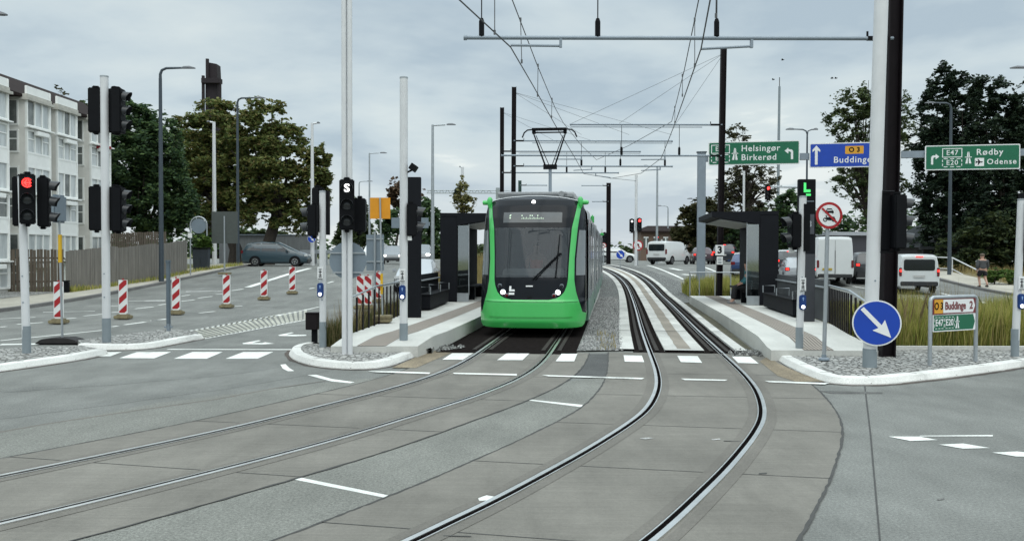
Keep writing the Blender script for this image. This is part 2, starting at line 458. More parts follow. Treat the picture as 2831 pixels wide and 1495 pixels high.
# road surface lighter area between and beside the tracks, darker patch
def z7(z=0.): return zoomer(1200, 900, 1.5794, z)
def z4(z=0.): return zoomer(400, 550, 2.72, z)
def z2(z=0.): return zoomer(0, 450, 2.267, z)
def z5(z=0.): return zoomer(800, 450, 2.266, z)
def z3(z=0.): return zoomer(2331, 700, 3.4, z)
def zA(z=0.): return zoomer(1100, 880, 4.293, z)
def zB(z=0.): return zoomer(1600, 880, 4.293, z)
def xy(ps): return [(p.x, p.y) for p in ps]
# ---- rails geometry
RLs = [(-1.55, 4.6), (-1.1, 5.32), (-.67, 6.04), (-.47, 6.4), (-.23, 6.81), (.04, 7.32), (.35, 7.94), (.72, 8.68), (1.21, 9.77), (1.41, 10.25), (1.64, 10.83), (1.85, 11.51), (2.07, 12.41), (2.25, 13.3), (2.41, 14.34), (2.55, 15.4), (2.79, 17.48), (3.04, 19.62), (3.47, 23.23), (4.46, 31.03), (5.8, 42.0), (6.42, 48.0), (6.78, 53.3), (6.8, 58.4), (6.5, 63.5), (5.8, 69.), (4.7, 75.), (3.3, 81.), (1.6, 88.)]
LLs = [(-8.2, 3.1), (-6.2, 5.55), (-5.0, 7.1), (-4.56, 7.71), (-4.13, 8.36), (-3.64, 9.12), (-3.29, 9.7), (-2.95, 10.33), (-2.39, 11.5), (-1.88, 12.55), (-1.41, 13.75), (-1.09, 14.91), (-.87, 16.07), (-.68, 17.42), (-.53, 18.71), (-.30, 20.6), (.33, 26.), (2.35, 43.), (3.2, 50.5), (3.55, 55.), (3.6, 60.), (3.3, 66.), (2.5, 73.), (1.0, 82.)]
def centre(ps, off=.7175):
    p = resample(smooth_line(ps, 3), .45)
    # light smoothing, then offset
    for _ in range(6): p = [p[0]]+[(p[i-1]+p[i]*2+p[i+1])/4 for i in range(1, len(p)-1)]+[p[-1]]
    ns = normals(p); q = [a+n*off for a, n in zip(p, ns)]
    for _ in range(3): q = [q[0]]+[(q[i-1]+q[i]*2+q[i+1])/4 for i in range(1, len(q)-1)]+[q[-1]]
    return q
RC = centre(RLs); LC = centre(LLs)
SLAB_END = 17.75
# asphalt tone patches
sheet('road_patch', [xy([GD(1445, 890), GD(1568, 890), GD(1565, 950), GD(1408, 946)])], ASPH_D, .004, 'dark fresh asphalt patch between the two tram tracks')
between = [LC_p for LC_p in cut(LC, 6.0, 14.2)]
bp = [(p+n*1.49) for p, n in zip(LC, normals(LC)) if 3.2 <= p.y <= 14.2]
br = [(p-n*1.54) for p, n in zip(RC, normals(RC)) if 4.2 <= p.y <= 14.0]
sheet('road_patch', [[(p.x, p.y) for p in bp]+[(p.x, p.y) for p in reversed(br)]], ASPH_L, .0035, 'pale coarse asphalt between the two tram tracks')
lp = [(p-n*1.44) for p, n in zip(LC, normals(LC)) if 3.2 <= p.y <= 13.2]
sheet('road_patch', [[(p.x, p.y) for p in lp]+xy([GD(1000, 945), GD(850, 958), GD(400, 1013), GD(0, 1088), GD(-300, 1145)])], ASPH_L, .0035, 'pale coarse asphalt strip along the left track slab')

# ---- concrete track slabs with joints
slab_gap = []
for nm, C0, wl, wr, lab in (('track_slab', LC, -1.45, 1.50, 'ribbed concrete slab carrying the left embedded tram rails'), ('track_slab', RC, -1.55, 1.62, 'ribbed concrete slab carrying the right embedded tram rails')):
    near = [p for p in C0 if p.y < SLAB_END]
    mb = MB(); ribbon(mb, near, wl, wr, .008); struct(nm, mb, CONC_S, lab)
    # sealant beside rails, jagged dark outer edge and joints
    mb = MB()
    for c in (-.7175, .7175):
        ribbon(mb, near, c-.17, c-.075, .0115); ribbon(mb, near, c+.075, c+.17, .0115)
    struct('rail_sealant', mb, SEAL, 'sealant strips along the '+('left' if C0 is LC else 'right')+' tram rails')
    mb = MB()
    ribbon(mb, resample(near, .25), wl-.016, wl+.008, .0105, jag=.007); ribbon(mb, resample(near, .25), wr-.008, wr+.016, .0105, jag=.008)
    acc = 0; last = near[0]; ns = normals(near)
    for i in range(1, len(near)-1):
        acc += (near[i]-near[i-1]).length
        if acc > 2.15:
            acc = 0
            # joints run roughly straight across the picture, as in the photograph
            t = Vector((near[i+1].x-near[i-1].x, near[i+1].y-near[i-1].y, 0)).normalized(); n = ns[i]
            for a, b in ((wl, -.86), (-.56, .56), (.86, wr)):
                dv = Vector((n.x*.45+.75*(1 if n.x >= 0 else -1), n.y*.45-.03, 0)); dv.normalize(); sc_ = 1/max(.3, abs(dv.dot(n)))
                A = near[i]+dv*a*sc_; B = near[i]+dv*b*sc_; w = t*.007
                mb.add([(*(A-w)[:2], .0105), (*(B-w)[:2], .0105), (*(B+w)[:2], .0105), (*(A+w)[:2], .0105)], [(0, 1, 2, 3)])
    struct('slab_joints', mb, CRACK, 'dark joints of the '+('left' if C0 is LC else 'right')+' track slab')
# ---- open track beyond the slab
def openpart(C0, y1): return [p for p in C0 if SLAB_END-.5 <= p.y <= y1]
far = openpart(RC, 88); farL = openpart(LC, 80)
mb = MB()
for C0 in (far, farL): ribbon(mb, C0, -1.05 if C0 is far else -1.6, 1.05 if C0 is far else 1.25, .006 if C0 is far else .016)  # left bed is wider and stays near-black where its concrete strip is left out
struct('dark_track_bed', mb, RAILDK, 'dark rail troughs of the open track')
mb = MB(); ribbon(mb, [p for p in far if p.y >= SLAB_END], -.40, .40, .04, drop=.05); ribbon(mb, [p for p in farL if p.y >= 26], -.40, .40, .04, drop=.05)
struct('track_concrete', mb, CONC_B, 'bleached concrete strip between the rails')
mb = MB(); ribbon(mb, [p for p in far if p.y >= SLAB_END+.2], -.13, .15, .044, jag=.012)
struct('oil_streak', mb, CONC_BR, 'brown streak along the middle of the right track')
mb = MB()
for C0 in (far, farL):
    q = [p for p in C0 if p.y >= (SLAB_END if C0 is far else 26)]
    ribbon(mb, q, -1.32, -1.03, .05, drop=.08); ribbon(mb, q, 1.03, 1.26, .05, drop=.08)
struct('track_kerb', mb, CONC_B, 'pale concrete ledges along the open tracks')
mb = MB()
for C0 in (far, farL):
    acc = 0; q = [p for p in C0 if p.y >= (SLAB_END if C0 is far else 26)]; ns = normals(q)
    for i in range(1, len(q)-1):
        acc += (q[i]-q[i-1]).length
        if acc > 4.2:
            acc = 0; n = ns[i]; t = (q[i+1]-q[i-1]).normalized()*.03
            for a, b in ((-1.32, -1.03), (-.4, .4), (1.03, 1.26)):
                A = q[i]+n*a; B = q[i]+n*b; z = tz(A.x, A.y)+.0565
                mb.add([(*(A-t)[:2], z), (*(B-t)[:2], z), (*(B+t)[:2], z), (*(A+t)[:2], z)], [(0, 1, 2, 3)])
struct('track_joints', mb, CRACK, 'dark gaps between the concrete track panels')
# ---- rails: four things
for C0, c, side, lab in ((LC, -.7175, -1, 'shiny left rail of the left track running under the green tram'), (LC, .7175, 1, 'right rail of the left track running under the green tram'),
                         (RC, -.7175, -1, 'left rail of the empty right track curving through the junction'), (RC, .7175, 1, 'outermost right rail of the empty track curving past the blue arrow sign')):
    t = thing('tram_rail', lab, 'rail', (0, 0, 0), 0, 'rails of the two tram tracks')
    mb = MB(); a, b = (c-.048, c) if side < 0 else (c, c+.048)
    ribbon(mb, C0, a, b, .0225, drop=.02); mb.build('rail_head', RAILTOP, t)
    mb = MB(); a, b = (c, c+.048) if side < 0 else (c-.048, c); ribbon(mb, C0, a, b, .0135, drop=.004); mb.build('groove', GROOVE, t)
    mb = MB(); a, b = (c+.048, c+.060) if side < 0 else (c-.060, c-.048); ribbon(mb, C0, a, b, .0205, drop=.018); mb.build('guard_lip', RAILTOP, t)
    mb = MB(); q = [p for p in C0 if p.y > SLAB_END]
    ribbon(mb, q, c-.21, c-.13, .03, drop=.03); ribbon(mb, q, c+.12, c+.20, .03, drop=.03); mb.build('rail_chamber', mat('rail chamber block', (.040, .036, .033), .85, 0, .3, 9, spec=.1), t)
# ---- ballast between and beside the tracks
l1 = [p+n*1.24 for p, n in zip(farL, normals(farL)) if 17.8 <= p.y <= 66]
r1 = [p-n*1.30 for p, n in zip(far, normals(far)) if 17.8 <= p.y <= 66]
sheet('ballast', [[(p.x, p.y) for p in l1]+[(p.x, p.y) for p in reversed(r1)]], GRAVEL, .03, 'grey ballast between the two tram tracks')
r2 = [p+n*1.25 for p, n in zip(far, normals(far)) if 35.5 <= p.y <= 68]
sheet('ballast', [[(p.x, p.y) for p in r2]+[(8.9, 70), (9.6, 62), (9.9, 52), (10.2, 43), (9.9, 35.5)]], GRAVEL, .03, 'grey ballast right of the empty track beyond the platform')
r3 = [p+n*1.25 for p, n in zip(far, normals(far)) if 17.4 <= p.y <= 36]
sheet('ballast', [[(p.x, p.y) for p in r3]+[(7.5, 36), (6.0, 25), (4.95, 17.4)]], asphalt('mossy trackside', (.075, .07, .045), speck=.5, big=.4), .012, 'dark mossy strip along the right platform wall')
l3 = [p-n*1.28 for p, n in zip(farL, normals(farL)) if 17.6 <= p.y <= 40]
sheet('ballast', [[(p.x, p.y) for p in l3]+[(.9, 40), (-.9, 25), (-1.35, 17.6)]], asphalt('mossy trackside', (.075, .07, .045)), .012, 'dark strip along the left platform wall')
# loose real stones on the ballast
mb = MB(); random.seed(8)
def stones(poly_fn, n, zoff=.03, s=(.025, .055)):
    for _ in range(n):
        x, y = poly_fn(); r = random.uniform(*s); z = tz(x, y)+zoff
        vs = [(x+r*math.cos(a)*random.uniform(.7, 1.2), y+r*math.sin(a)*random.uniform(.7, 1.2), z-.01) for a in (0, 1.26, 2.5, 3.8, 5.0)]
        k = len(vs); top = (x+random.uniform(-.3, .3)*r, y+random.uniform(-.3, .3)*r, z+r*random.uniform(.5, .9))
        mb.add(vs+[top], [(i, (i+1) % k, k) for i in range(k)])
def bt():
    y = random.uniform(17.9, 40); f = random.random()
    xl = .19+.118*(y-18.6)+1.28; xr = 2.85+.118*(y-17.5)+.72-1.33
    return xl+(xr-xl)*f, y
stones(bt, 5200)
o = mb.build('loose_stones', leafmat('stone tones', [(.09, .093, .09), (.20, .20, .195), (.34, .34, .33)], trans=0.), recalc=False); tag(o, 'loose grey ballast stones between the tracks', None, kind='stuff')

# ---- traffic islands: raised sett beds with painted kerbs
def island(name, outer, back, lab, kz=.115, gz_=.012, painted=KERBW, w=.19):
    o_ = resample(smooth_line(outer, 2), .35)
    poly = [((p-n*(w*.6)).x, (p-n*(w*.6)).y) for p, n in zip(o_, normals(o_))]+back
    sheet(name, [poly], SETTS, kz-.012, lab, thick=.2)
    mb = MB(); rows = [[(*(q_+n_*a_)[:2], tz(q_.x, q_.y)+z_) for a_, z_ in ((-w, kz-.2), (-w, kz), (-.05, kz), (-.02, kz-.012), (.035, .02), (.04, -.02))] for q_, n_ in zip(o_, normals(o_))]; mb.grid(rows); mb.add(rows[0], [tuple(range(6))]); mb.add(rows[-1], [tuple(range(6))])
    o = struct('kerb', mb, [painted], 'white painted kerb around the '+name.replace('_', ' ')+' '+lab.split(' beside ')[-1]); 
    mbj = MB(); acc = 0; no_ = normals(o_)
    for i_ in range(1, len(o_)-1):
        acc += (o_[i_]-o_[i_-1]).length
        if acc > .95:
            acc = 0; n_ = no_[i_]; t_ = Vector((-n_.y, n_.x, 0))*.010; A = o_[i_]+n_*(-w); B_ = o_[i_]+n_*(-.05); C_ = o_[i_]+n_*.034
            mbj.add([(*(A-t_)[:2], kz+.002), (*(B_-t_)[:2], kz+.002), (*(B_+t_)[:2], kz+.002), (*(A+t_)[:2], kz+.002), (*(C_-t_)[:2], .024), (*(C_+t_)[:2], .024)], [(0, 1, 2, 3), (1, 4, 5, 2)])
    struct('kerb_joints', mbj, DIRTDK, 'grey joints between the kerb stones of the '+lab)
    mb3 = MB(); ribbon(mb3, resample(o_, .2), .03, .13, .0052, jag=.03); struct('kerb_dirt', mb3, DIRTDK, 'dark dirt lying along the kerb of the '+lab)
    return o_
a = z2(); b = z4()
is1 = xy([G(-260, 1066), G(-120, 1041), G(0, 1027), G(110, 1011), G(220, 995), G(295, 979)])
back1 = xy([G(225, 968), G(100, 973), G(0, 977), G(-260, 990)])
island('traffic_island', is1, back1, 'granite sett island with white kerb beside the red lit signal')
is2 = xy([G(215, 965), G(309, 968.5), G(415, 965), G(485, 950), G(560, 937)])
back2 = xy([G(547, 928), G(488, 921), G(441, 922), G(309, 940), G(215, 953)])
island('traffic_island', is2, back2, 'granite sett island with white kerb beside the hatched marking')
isC = xy([G(846, 960), G(812, 967), G(801, 981), G(822, 999), G(885, 1015), G(985, 1022), G(1065, 1016), G(1130, 993), G(1172, 975), G(1197, 965)])
island('traffic_island', isC, [(-1.6, 17.35), (-1.6, 18.2), (-4.2, 18.35)], 'rounded granite sett island beside the left platform end')
isR = xy([G(2112, 968), G(2132, 978), G(2159, 1001), G(2212, 1028), G(2268, 1052), G(2310, 1062), G(2424, 1064), G(2487, 1058), G(2625, 1043), G(2743, 1027), G(2831, 1013), G(3050, 985)])
island('traffic_island', isR, [(13.5, 18.2), (10.2, 17.45), (7.2, 17.6), (6.9, 17.2), (5.2, 17.2)], 'granite sett island with white kerb beside the blue arrow sign', gz_=.028)
# sandy dirt at island kerbs
sheet('dirt', [xy([G(1083, 1018), G(1130, 997), G(1185, 972), G(1270, 966), G(1215, 990), G(1150, 1018)]), xy([G(2125, 985), G(2150, 1005), G(2210, 1032), G(2280, 1056), G(2200, 1056), G(2150, 1040), G(2100, 1000)])], DIRT, .0125, 'sandy dirt gathered at the kerbs')
sheet('dirt', [xy([G(1100, 1006), G(1135, 991), G(1180, 967), G(1262, 967), G(1200, 993), G(1140, 1008)])], ASPH_D, .0118, 'dark patch by the left island')
mb = MB(); random.seed(5)
def cr(px, py, n, sx, sy):
    for _ in range(n):
        p = G(px+random.gauss(0, sx), py+random.gauss(0, sy)); yield p.x, p.y
for args in ((1225, 963, 90, 22, 4), (2085, 978, 90, 30, 4)):
    for x, y in cr(*args): stones(lambda: (x, y), 1, .03, (.03, .07))
o = mb.build('rubble', GRAVEL, recalc=False); tag(o, 'grey rubble where the platforms start', None, kind='stuff')

# ---- left pavement, kerb and verge
kp = [Vector((-17.3, y, 0)) for y in range(14, 66)]
for i, p in enumerate(kp):
    if p.y > 46: p.x = -17.3-.004*(p.y-46)**2
mb = MB(); ribbon(mb, kp, -.22, 0, .12, drop=.2); struct('kerb', mb, KERBG, 'granite kerb of the left pavement')
sheet('pavement', [[(p.x-.2, p.y) for p in kp]+[(-21.6, 65), (-19.3, 50), (-18.9, 44), (-19.8, 37), (-21.4, 30), (-22, 14)]], PAVE, .112, 'pale slab pavement along the wooden fence')
sheet('verge', [[(-18.4, 65), (-19.0, 49.7), (-18.6, 44), (-19.5, 37.2), (-26, 37.2), (-30, 65)]], GRASSG, .06, 'grass verge behind the wooden fence')
sheet('verge', [[(-21.0, 14), (-20.9, 30), (-19.5, 37.5), (-40, 37.5), (-40, 14)]], SETTS, .125, 'cobbled yard in front of the apartment block')
# ---- right pavement
kr = [Vector((22.0+.165*(y-28), y, 0)) for y in range(20, 92)]
mb = MB(); ribbon(mb, kr, 0, .25, .13, drop=.22); struct('kerb', mb, KERBG, 'granite kerb of the right pavement')
mb = MB(); ribbon(mb, kr, .25, 2.6, .122); struct('pavement', mb, PAVE, 'slab pavement on the right where a person walks')
mb = MB(); ribbon(mb, kr, 2.6, 30, .10); struct('verge', mb, mat('dry verge', (.10, .085, .035), .9, 0, .3, 1.2, col2=(.19, .15, .07)), 'dry grass verge along the right pavement')
# ---- median grass bed on the right
bed = [(7.35, 17.55), (13.3, 18.3), (13.3, 21.3), (10.6, 23), (10.9, 38), (10.6, 49), (9.9, 43), (9.9, 36.3), (9.4, 33), (8.6, 26), (7.6, 20.5)]
sheet('planting_bed', [bed], GRASSG, .05, 'planted strip between the platform and the right carriageway')
sheet('planting_bed', [[(-3.75, 17.9), (-3.3, 18.2), (-3.0, 24), (-2.9, 31), (-3.3, 31), (-3.6, 24)], [(-1.6, 36), (-3.4, 36), (-3.9, 60), (0, 60)]], GRASSG, .05, 'narrow planted strips left of the platform')
mb = MB(); ribbon(mb, resample([(7.3, 17.42), (10.2, 17.42), (13.5, 18.15)], .5), -.12, .0, .17, drop=.2); struct('kerb', mb, CONC_W, 'low concrete edging in front of the tall grass')

# ---- platforms
def platform(lab, edge, backs, mirror, endy):
    """edge: track-side top edge (near to far); backs: rear edge points"""
    t = thing('tram_platform', lab, 'platform', (0, 0, 0))
    E = resample(edge, .5)
    def zt(y): return .21+.115*sm((y-16.4)/1.6)
    Bk = []
    for p in E:
        for (x0, y0), (x1, y1) in zip(backs, backs[1:]):
            if y0 <= p.y <= y1: Bk.append(Vector((x0+(x1-x0)*(p.y-y0)/(y1-y0), p.y, 0))); break
        else: Bk.append(Vector((*backs[0], 0)) if p.y < backs[0][1] else Vector((*backs[-1], 0)))
    def strip(a, b, dz, name, m, drop=0., parent=t):
        mb = MB(); rows = []
        for p, q in zip(E, Bk):
            d = (q-p); l = d.length; d.normalize()
            A = p+d*min(a, l); B = p+d*min(b, l) if b is not None else q
            z = zt(p.y)+tz(p.x, p.y)*.6+dz
            if drop: rows.append([(A.x, A.y, z-drop), (A.x, A.y, z), (B.x, B.y, z), (B.x, B.y, z-drop)])
            else: rows.append([(A.x, A.y, z), (B.x, B.y, z)])
        mb.grid(rows)
        if drop: mb.add([rows[-1][0], rows[-1][1], rows[-1][2], rows[-1][3]], [(0, 1, 2, 3)]); mb.add([rows[0][0], rows[0][1], rows[0][2], rows[0][3]], [(3, 2, 1, 0)])
        return mb.build(name, m, parent)
    strip(.0, .62, 0, 'edge_stone', CONC_W, .5)
    strip(.62, None, -.004, 'slab', CONC_W, .5)
    # wall face under the edge, slightly recessed, stained
    ts = strip(.62, 1.18, .004, 'tactile_strip', mat('brown tactile paving', (.15, .125, .105), .8, 0, .15, 3))
    mb = MB(); w = MB()
    for i, (p, q) in enumerate(zip(E, Bk)):
        if i+1 >= len(E) or p.y > 31: break
        d = (q-p).normalized(); d2 = (Bk[i+1]-E[i+1]).normalized()
        for k in range(8):
            a = .65+k*.066
            A = p+d*a; B = E[i+1]+d2*a; z0 = zt(p.y)+tz(p.x, p.y)*.6+.006; z1 = zt(E[i+1].y)+tz(E[i+1].x, E[i+1].y)*.6+.006
            mb.add([(A.x, A.y, z0), (A.x+d.x*.028, A.y+d.y*.028, z0), (B.x+d2.x*.028, B.y+d2.y*.028, z1), (B.x, B.y, z1)], [(0, 1, 2, 3)])
    mb.build('rib', mat('tactile rib', (.33, .295, .255), .8, 0, .1, 4), ts)
    return t, zt
PL, ztL = platform('left tram platform of pale concrete with brown tactile strip beside the green tram', [(-1.82, 16.75), (-1.42, 18.8), (-.95, 22.6), (-.12, 30), (1.2, 41), (2.3, 51)], [(-3.5, 16.75), (-3.15, 22), (-2.75, 31), (-1.4, 44), (.2, 52)], False, 51)
PR, ztR = platform('right tram platform of pale concrete beside the empty track', [(4.88, 16.3), (5.0, 17.3), (5.55, 21.3), (6.05, 25.2), (7.22, 35.3)], [(6.95, 16.3), (7.05, 18.0), (7.75, 21), (8.5, 27), (9.35, 32.5), (9.7, 35.3)], True, 35.3)

# ---- road markings
def mark(lab, polys, m=PAINT, z=.0055, name='road_marking'): return sheet(name, [xy(p) for p in polys], m, z, lab)
dp = lambda *pts: [GD(*p) for p in pts]
def ln(fn, x0, y0, x1, y1, w):
    """painted line between two picture points, w metres wide"""
    A = fn(x0, y0); B = fn(x1, y1); d = (B-A); d.z = 0; d.normalize(); n = Vector((-d.y, d.x, 0))*w/2
    return [A-n, B-n, B+n, A+n]
mark('zebra crossing stripes on the left carriageway', [dp((300, 900.5), (343, 885.5), (430, 885), (388, 901)), dp((437, 902), (484, 885), (560, 885), (520, 902)), dp((567, 902), (612, 885), (687, 885), (648, 902)), [G(245, 985), G(275, 974), G(337, 973), G(305, 985)], [G(-30, 980), G(-30, 974), G(28, 973), G(10, 980)]], name='zebra_crossing')
mark('zebra stripes across both tram tracks', [dp((1112, 906), (1137, 889.5), (1190, 889.5), (1164, 906)), dp((1250, 907), (1274, 890), (1331, 890.5), (1314, 907)), dp((1397, 910), (1412, 891), (1452, 891), (1444, 910)),
      dp((1568, 894.5), (1614, 895.5), (1620, 912), (1571, 911)), dp((1703, 896), (1754, 896.5), (1766, 914), (1712, 912)), dp((1840, 897.5), (1887, 898.5), (1908, 916), (1856, 914))], z=.0165, name='zebra_crossing')
mark('broken stop line across the tram tracks', [dp((925, 935), (985, 935), (1082, 938.5), (1079, 942), (945, 937.5)), dp((1138, 939), (1300, 942), (1300, 946), (1143, 942)), dp((1362, 944.5), (1621, 952), (1614, 955.5), (1380, 948)),
      dp((1712, 953.5), (1830, 956.5), (1823, 959.5), (1722, 957.5)), dp((1922, 959), (2086, 965), (2074, 968.5), (1934, 963))], z=.0165, name='stop_line')
mark('thin slanting white line between the two tram tracks', [dp((1303, 1003.5), (1325, 1004), (1514, 1023), (1511, 1026.5), (1480, 1026))])
mark('bold slanting white line on the pale asphalt in the foreground', [dp((697, 1197.5), (733, 1196.5), (1041, 1259), (1012, 1261))])
mark('two short curved white dashes by the left island', [dp((705, 917), (718, 915.5), (727, 925), (740, 933), (724, 933.5), (711, 927)), dp((773, 943), (795, 942), (835, 953), (892, 961), (880, 963.5), (833, 959))])
q = z7()
mark('white give-way triangles on the right carriageway', [[q(1985, 485), q(2120, 485), q(2200, 500), q(2080, 504)], [q(2120, 484), q(2122, 481), q(2440, 478), q(2440, 484)], [q(2205, 520), q(2310, 515), q(2428, 535), q(2310, 538)], [q(2437, 555), q(2545, 550), q(2640, 560), (q(2680, 574)), q(2540, 572)]])
mark('thin dark joint in the right asphalt', [[q(1878, 265), q(1884, 265), q(1909, 470), q(1951, 940), q(1943, 940), q(1902, 470)]], CRACK, z=.0045, name='road_joint')
mark('dark long joint across the left asphalt', [[G(-20, 1196), G(130, 1170), G(400, 1130), G(600, 1102), G(760, 1072), G(900, 1052), G(900, 1053.5), G(760, 1074.5), G(600, 1105), G(400, 1133), G(130, 1173), G(-20, 1200)]], SEAL, z=.0045, name='road_joint')
q = z4()
mark('stop line of the left carriageway', [[q(160, 1133), q(180, 1128), q(1120, 1129), q(1110, 1136)]], name='stop_line')
mark('two painted turn arrows on the left carriageway', [[q(735, 1085), q(855, 1063), q(875, 1067), q(805, 1083), q(885, 1084), q(905, 1078), q(975, 1088), q(900, 1093), q(740, 1091)], [q(1003, 1024), q(1105, 1003), q(1122, 1007), q(1060, 1021), q(1130, 1022), q(1215, 1021), q(1215, 1029), q(1130, 1032), q(1015, 1030)]], name='turn_arrow')
hp = [ln(q, 240, 1010, 1310, 812, .11), ln(q, 440, 1052, 1215, 908, .11)]
mark('white border lines of the hatched area', hp)
hs = []
for k in range(25):
    t = k/24.
    A = Vector(q(250+960*t, 1008-178*t)); B = Vector(q(445+760*t, 1051-142*t)); d = (B-A); d.z = 0; d.normalize(); n = Vector((-d.y, d.x, 0))*.045
    hs.append([A-n, B-n, B+n, A+n])
mark('yellowish hatching beside the left island', hs, PAINTY)
dash = [(50, 915, 160, 905), (410, 858, 525, 845), (675, 808, 735, 803), (0, 817, 65, 812), (105, 797, 160, 790), (275, 770, 375, 758), (400, 745, 510, 732), (535, 718, 590, 712), (650, 690, 740, 677), (1240, 675, 1275, 668), (1375, 632, 1420, 620), (275, 730, 340, 722)]
mark('dashed lane lines on the left carriageway', [ln(q, *d, .13) for d in dash])
mark('thick white line running up the left carriageway', [ln(q, 775, 664, 1245, 521, .32)])
mark('worn painted lettering on the left bus lane', [ln(q, 310, 697, 580, 691, .35), ln(q, 0, 768, 155, 766, .3)], asphalt('worn paint', (.34, .34, .33), speck=.5, big=.5))
q = z2()
mark('long white lines on the left carriageway', [ln(q, 0, 1115, 640, 1050, .11), ln(q, 700, 1028, 740, 1022, .11), ln(q, 0, 1139, 510, 1131, .28)])
mark('dashed white lines by the left marker boards', [ln(q, *d, .13) for d in ((780, 1015, 910, 998), (950, 990, 1040, 978), (0, 1030, 40, 1026), (105, 1013, 270, 1000), (525, 960, 645, 948), (845, 915, 960, 903), (0, 978, 220, 968), (270, 936, 595, 930), (410, 978, 475, 972), (700, 938, 770, 932), (805, 866, 1035, 862), (640, 898, 740, 896))])
q = z3()
mark('white lane lines on the right carriageway', [ln(q, 920, 375, 1010, 395, .2), ln(q, 1280, 455, 1720, 545, .3), ln(q, 490, 410, 600, 440, .13), ln(q, 640, 455, 760, 485, .13), ln(q, 1330, 530, 1420, 555, .13), ln(q, 1560, 590, 1700, 625, .13), ln(q, 90, 310, 220, 332, .15), ln(q, 700, 420, 810, 435, .13)])
q = zoomer(1600, 350, 2.72)
mark('white lane lines beyond the right ballast', [ln(q, 515, 1043, 790, 1148, .2), ln(q, 690, 1065, 770, 1080, .4), ln(q, 780, 1110, 880, 1120, .4), ln(q, 940, 1055, 1030, 1090, .2)])
mark('small white paint block beside the left rail of the right track', [[G(1322, 1380), G(1345, 1372), G(1370, 1376), G(1352, 1386), G(1325, 1387)]], z=.0125)
mark('faint white smears on the right track slab', [[G(1768, 1214), G(1790, 1211), G(1808, 1213), G(1785, 1217)], [G(1966, 1217), G(1990, 1214), G(1992, 1217), G(1972, 1219)], [G(1120, 1495), G(1230, 1445), G(1262, 1432), G(1255, 1440), G(1180, 1480), G(1165, 1497)]], asphalt('faint white smear', (.36, .36, .35), speck=.4, big=.4), z=.0128)
mark('short black slots in the right track slab', [[G(1226, 1483), G(1303, 1484.5), G(1303, 1487), G(1226, 1485.5)], [G(2001, 1220), G(2047, 1221.5), G(2047, 1223), G(2001, 1221.5)], [G(2098, 1310), G(2120, 1309), G(2120, 1312), G(2098, 1313)]], CRACK, z=.0128, name='slab_slot')
mark('dark oil marks and repaired spots on the asphalt', [[G(2260, 1080+0), G(2440, 1084), G(2440, 1088), G(2300, 1088)], [G(600, 1262), G(640, 1252), G(700, 1250), G(650, 1264)], [G(2590, 1380), G(2610, 1376), G(2612, 1380), G(2594, 1384)]], asphalt('oil mark', (.10, .10, .095), speck=.3, big=.4), z=.0048)
mb = MB(); random.seed(21)
for path, w in (([G(-60, 1085), G(420, 1052), G(760, 1018), G(960, 965)], .38), ([G(-60, 1160), G(300, 1112), G(700, 1060), G(1000, 1000)], .38),):
    q = resample(smooth_line([(p.x, p.y) for p in path], 3), .35); ribbon(mb, q, -w/2, w/2, .0022, jag=.035)
for x in (-6.9, -8.4, -10.6, -12.2, -14.4, -15.9): ribbon(mb, [Vector((x+.25*math.sin(k*.13+x), 19+k, 0)) for k in range(45)], -.22, .22, .0022, jag=.03)
for x in (12.6, 14.2, 16.2, 17.9, 19.6, 21.2): ribbon(mb, [Vector((x+.15*(k-6)+.1*math.sin(k*.2+x), 24+k, 0)) for k in range(48)], -.22, .22, .0022, jag=.03)
struct('tyre_wear', mb, WEAR, 'slightly darker bands worn by tyres on the asphalt lanes')
# ================================================================= TRAM
def pl(tab, z):
    if z <= tab[0][0]: return tab[0][1]
    for (a, b), (c, d) in zip(tab, tab[1:]):
        if a <= z <= c: return b+(d-b)*(z-a)/(c-a)
    return tab[-1][1]
GREENP = mat('tram green paint', (.05, .44, .095), .28, 0, .05, 1.2, coat=.5)
TBLK = mat('tram black gloss', (.006, .0075, .0105), .16, 0, .1, 2, spec=.16)
TDK = mat('tram dark side', (.018, .03, .032), .16, 0, .15, 1.5, coat=.3)
TWIN = glassmat('tram windscreen', (.062, .072, .082), .48)
SIDEW = mat('tram side pane', (.16, .18, .19), .06, 0, .12, 1.5)
ROOFG = mat('tram roof grey', (.42, .43, .44), .55, 0, .08, 2)
LAMPW = mat('lit white lamp', (.9, .9, .9), .3, emit=(1, .98, .95), es=6.)
REDL = mat('lit red lamp', (.6, .01, .01), .3, emit=(1, .03, .02), es=3.)
REDBR = mat('bright red signal light', (.8, .02, .02), .3, emit=(1, .035, .03), es=5.)
WHITESIG = mat('lit white signal letter', (.9, .9, .9), .3, emit=(1, 1, .98), es=3.)
GREENSIG = mat('lit green display', (.1, .7, .2), .3, emit=(.04, .75, .12), es=.55)
LEDY = mat('dim display dots', (.4, .5, .4), .4, emit=(.65, .85, .6), es=.6)
REDDK = mat('dark red lamp glass', (.13, .008, .012), .2, 0, .1, 5)

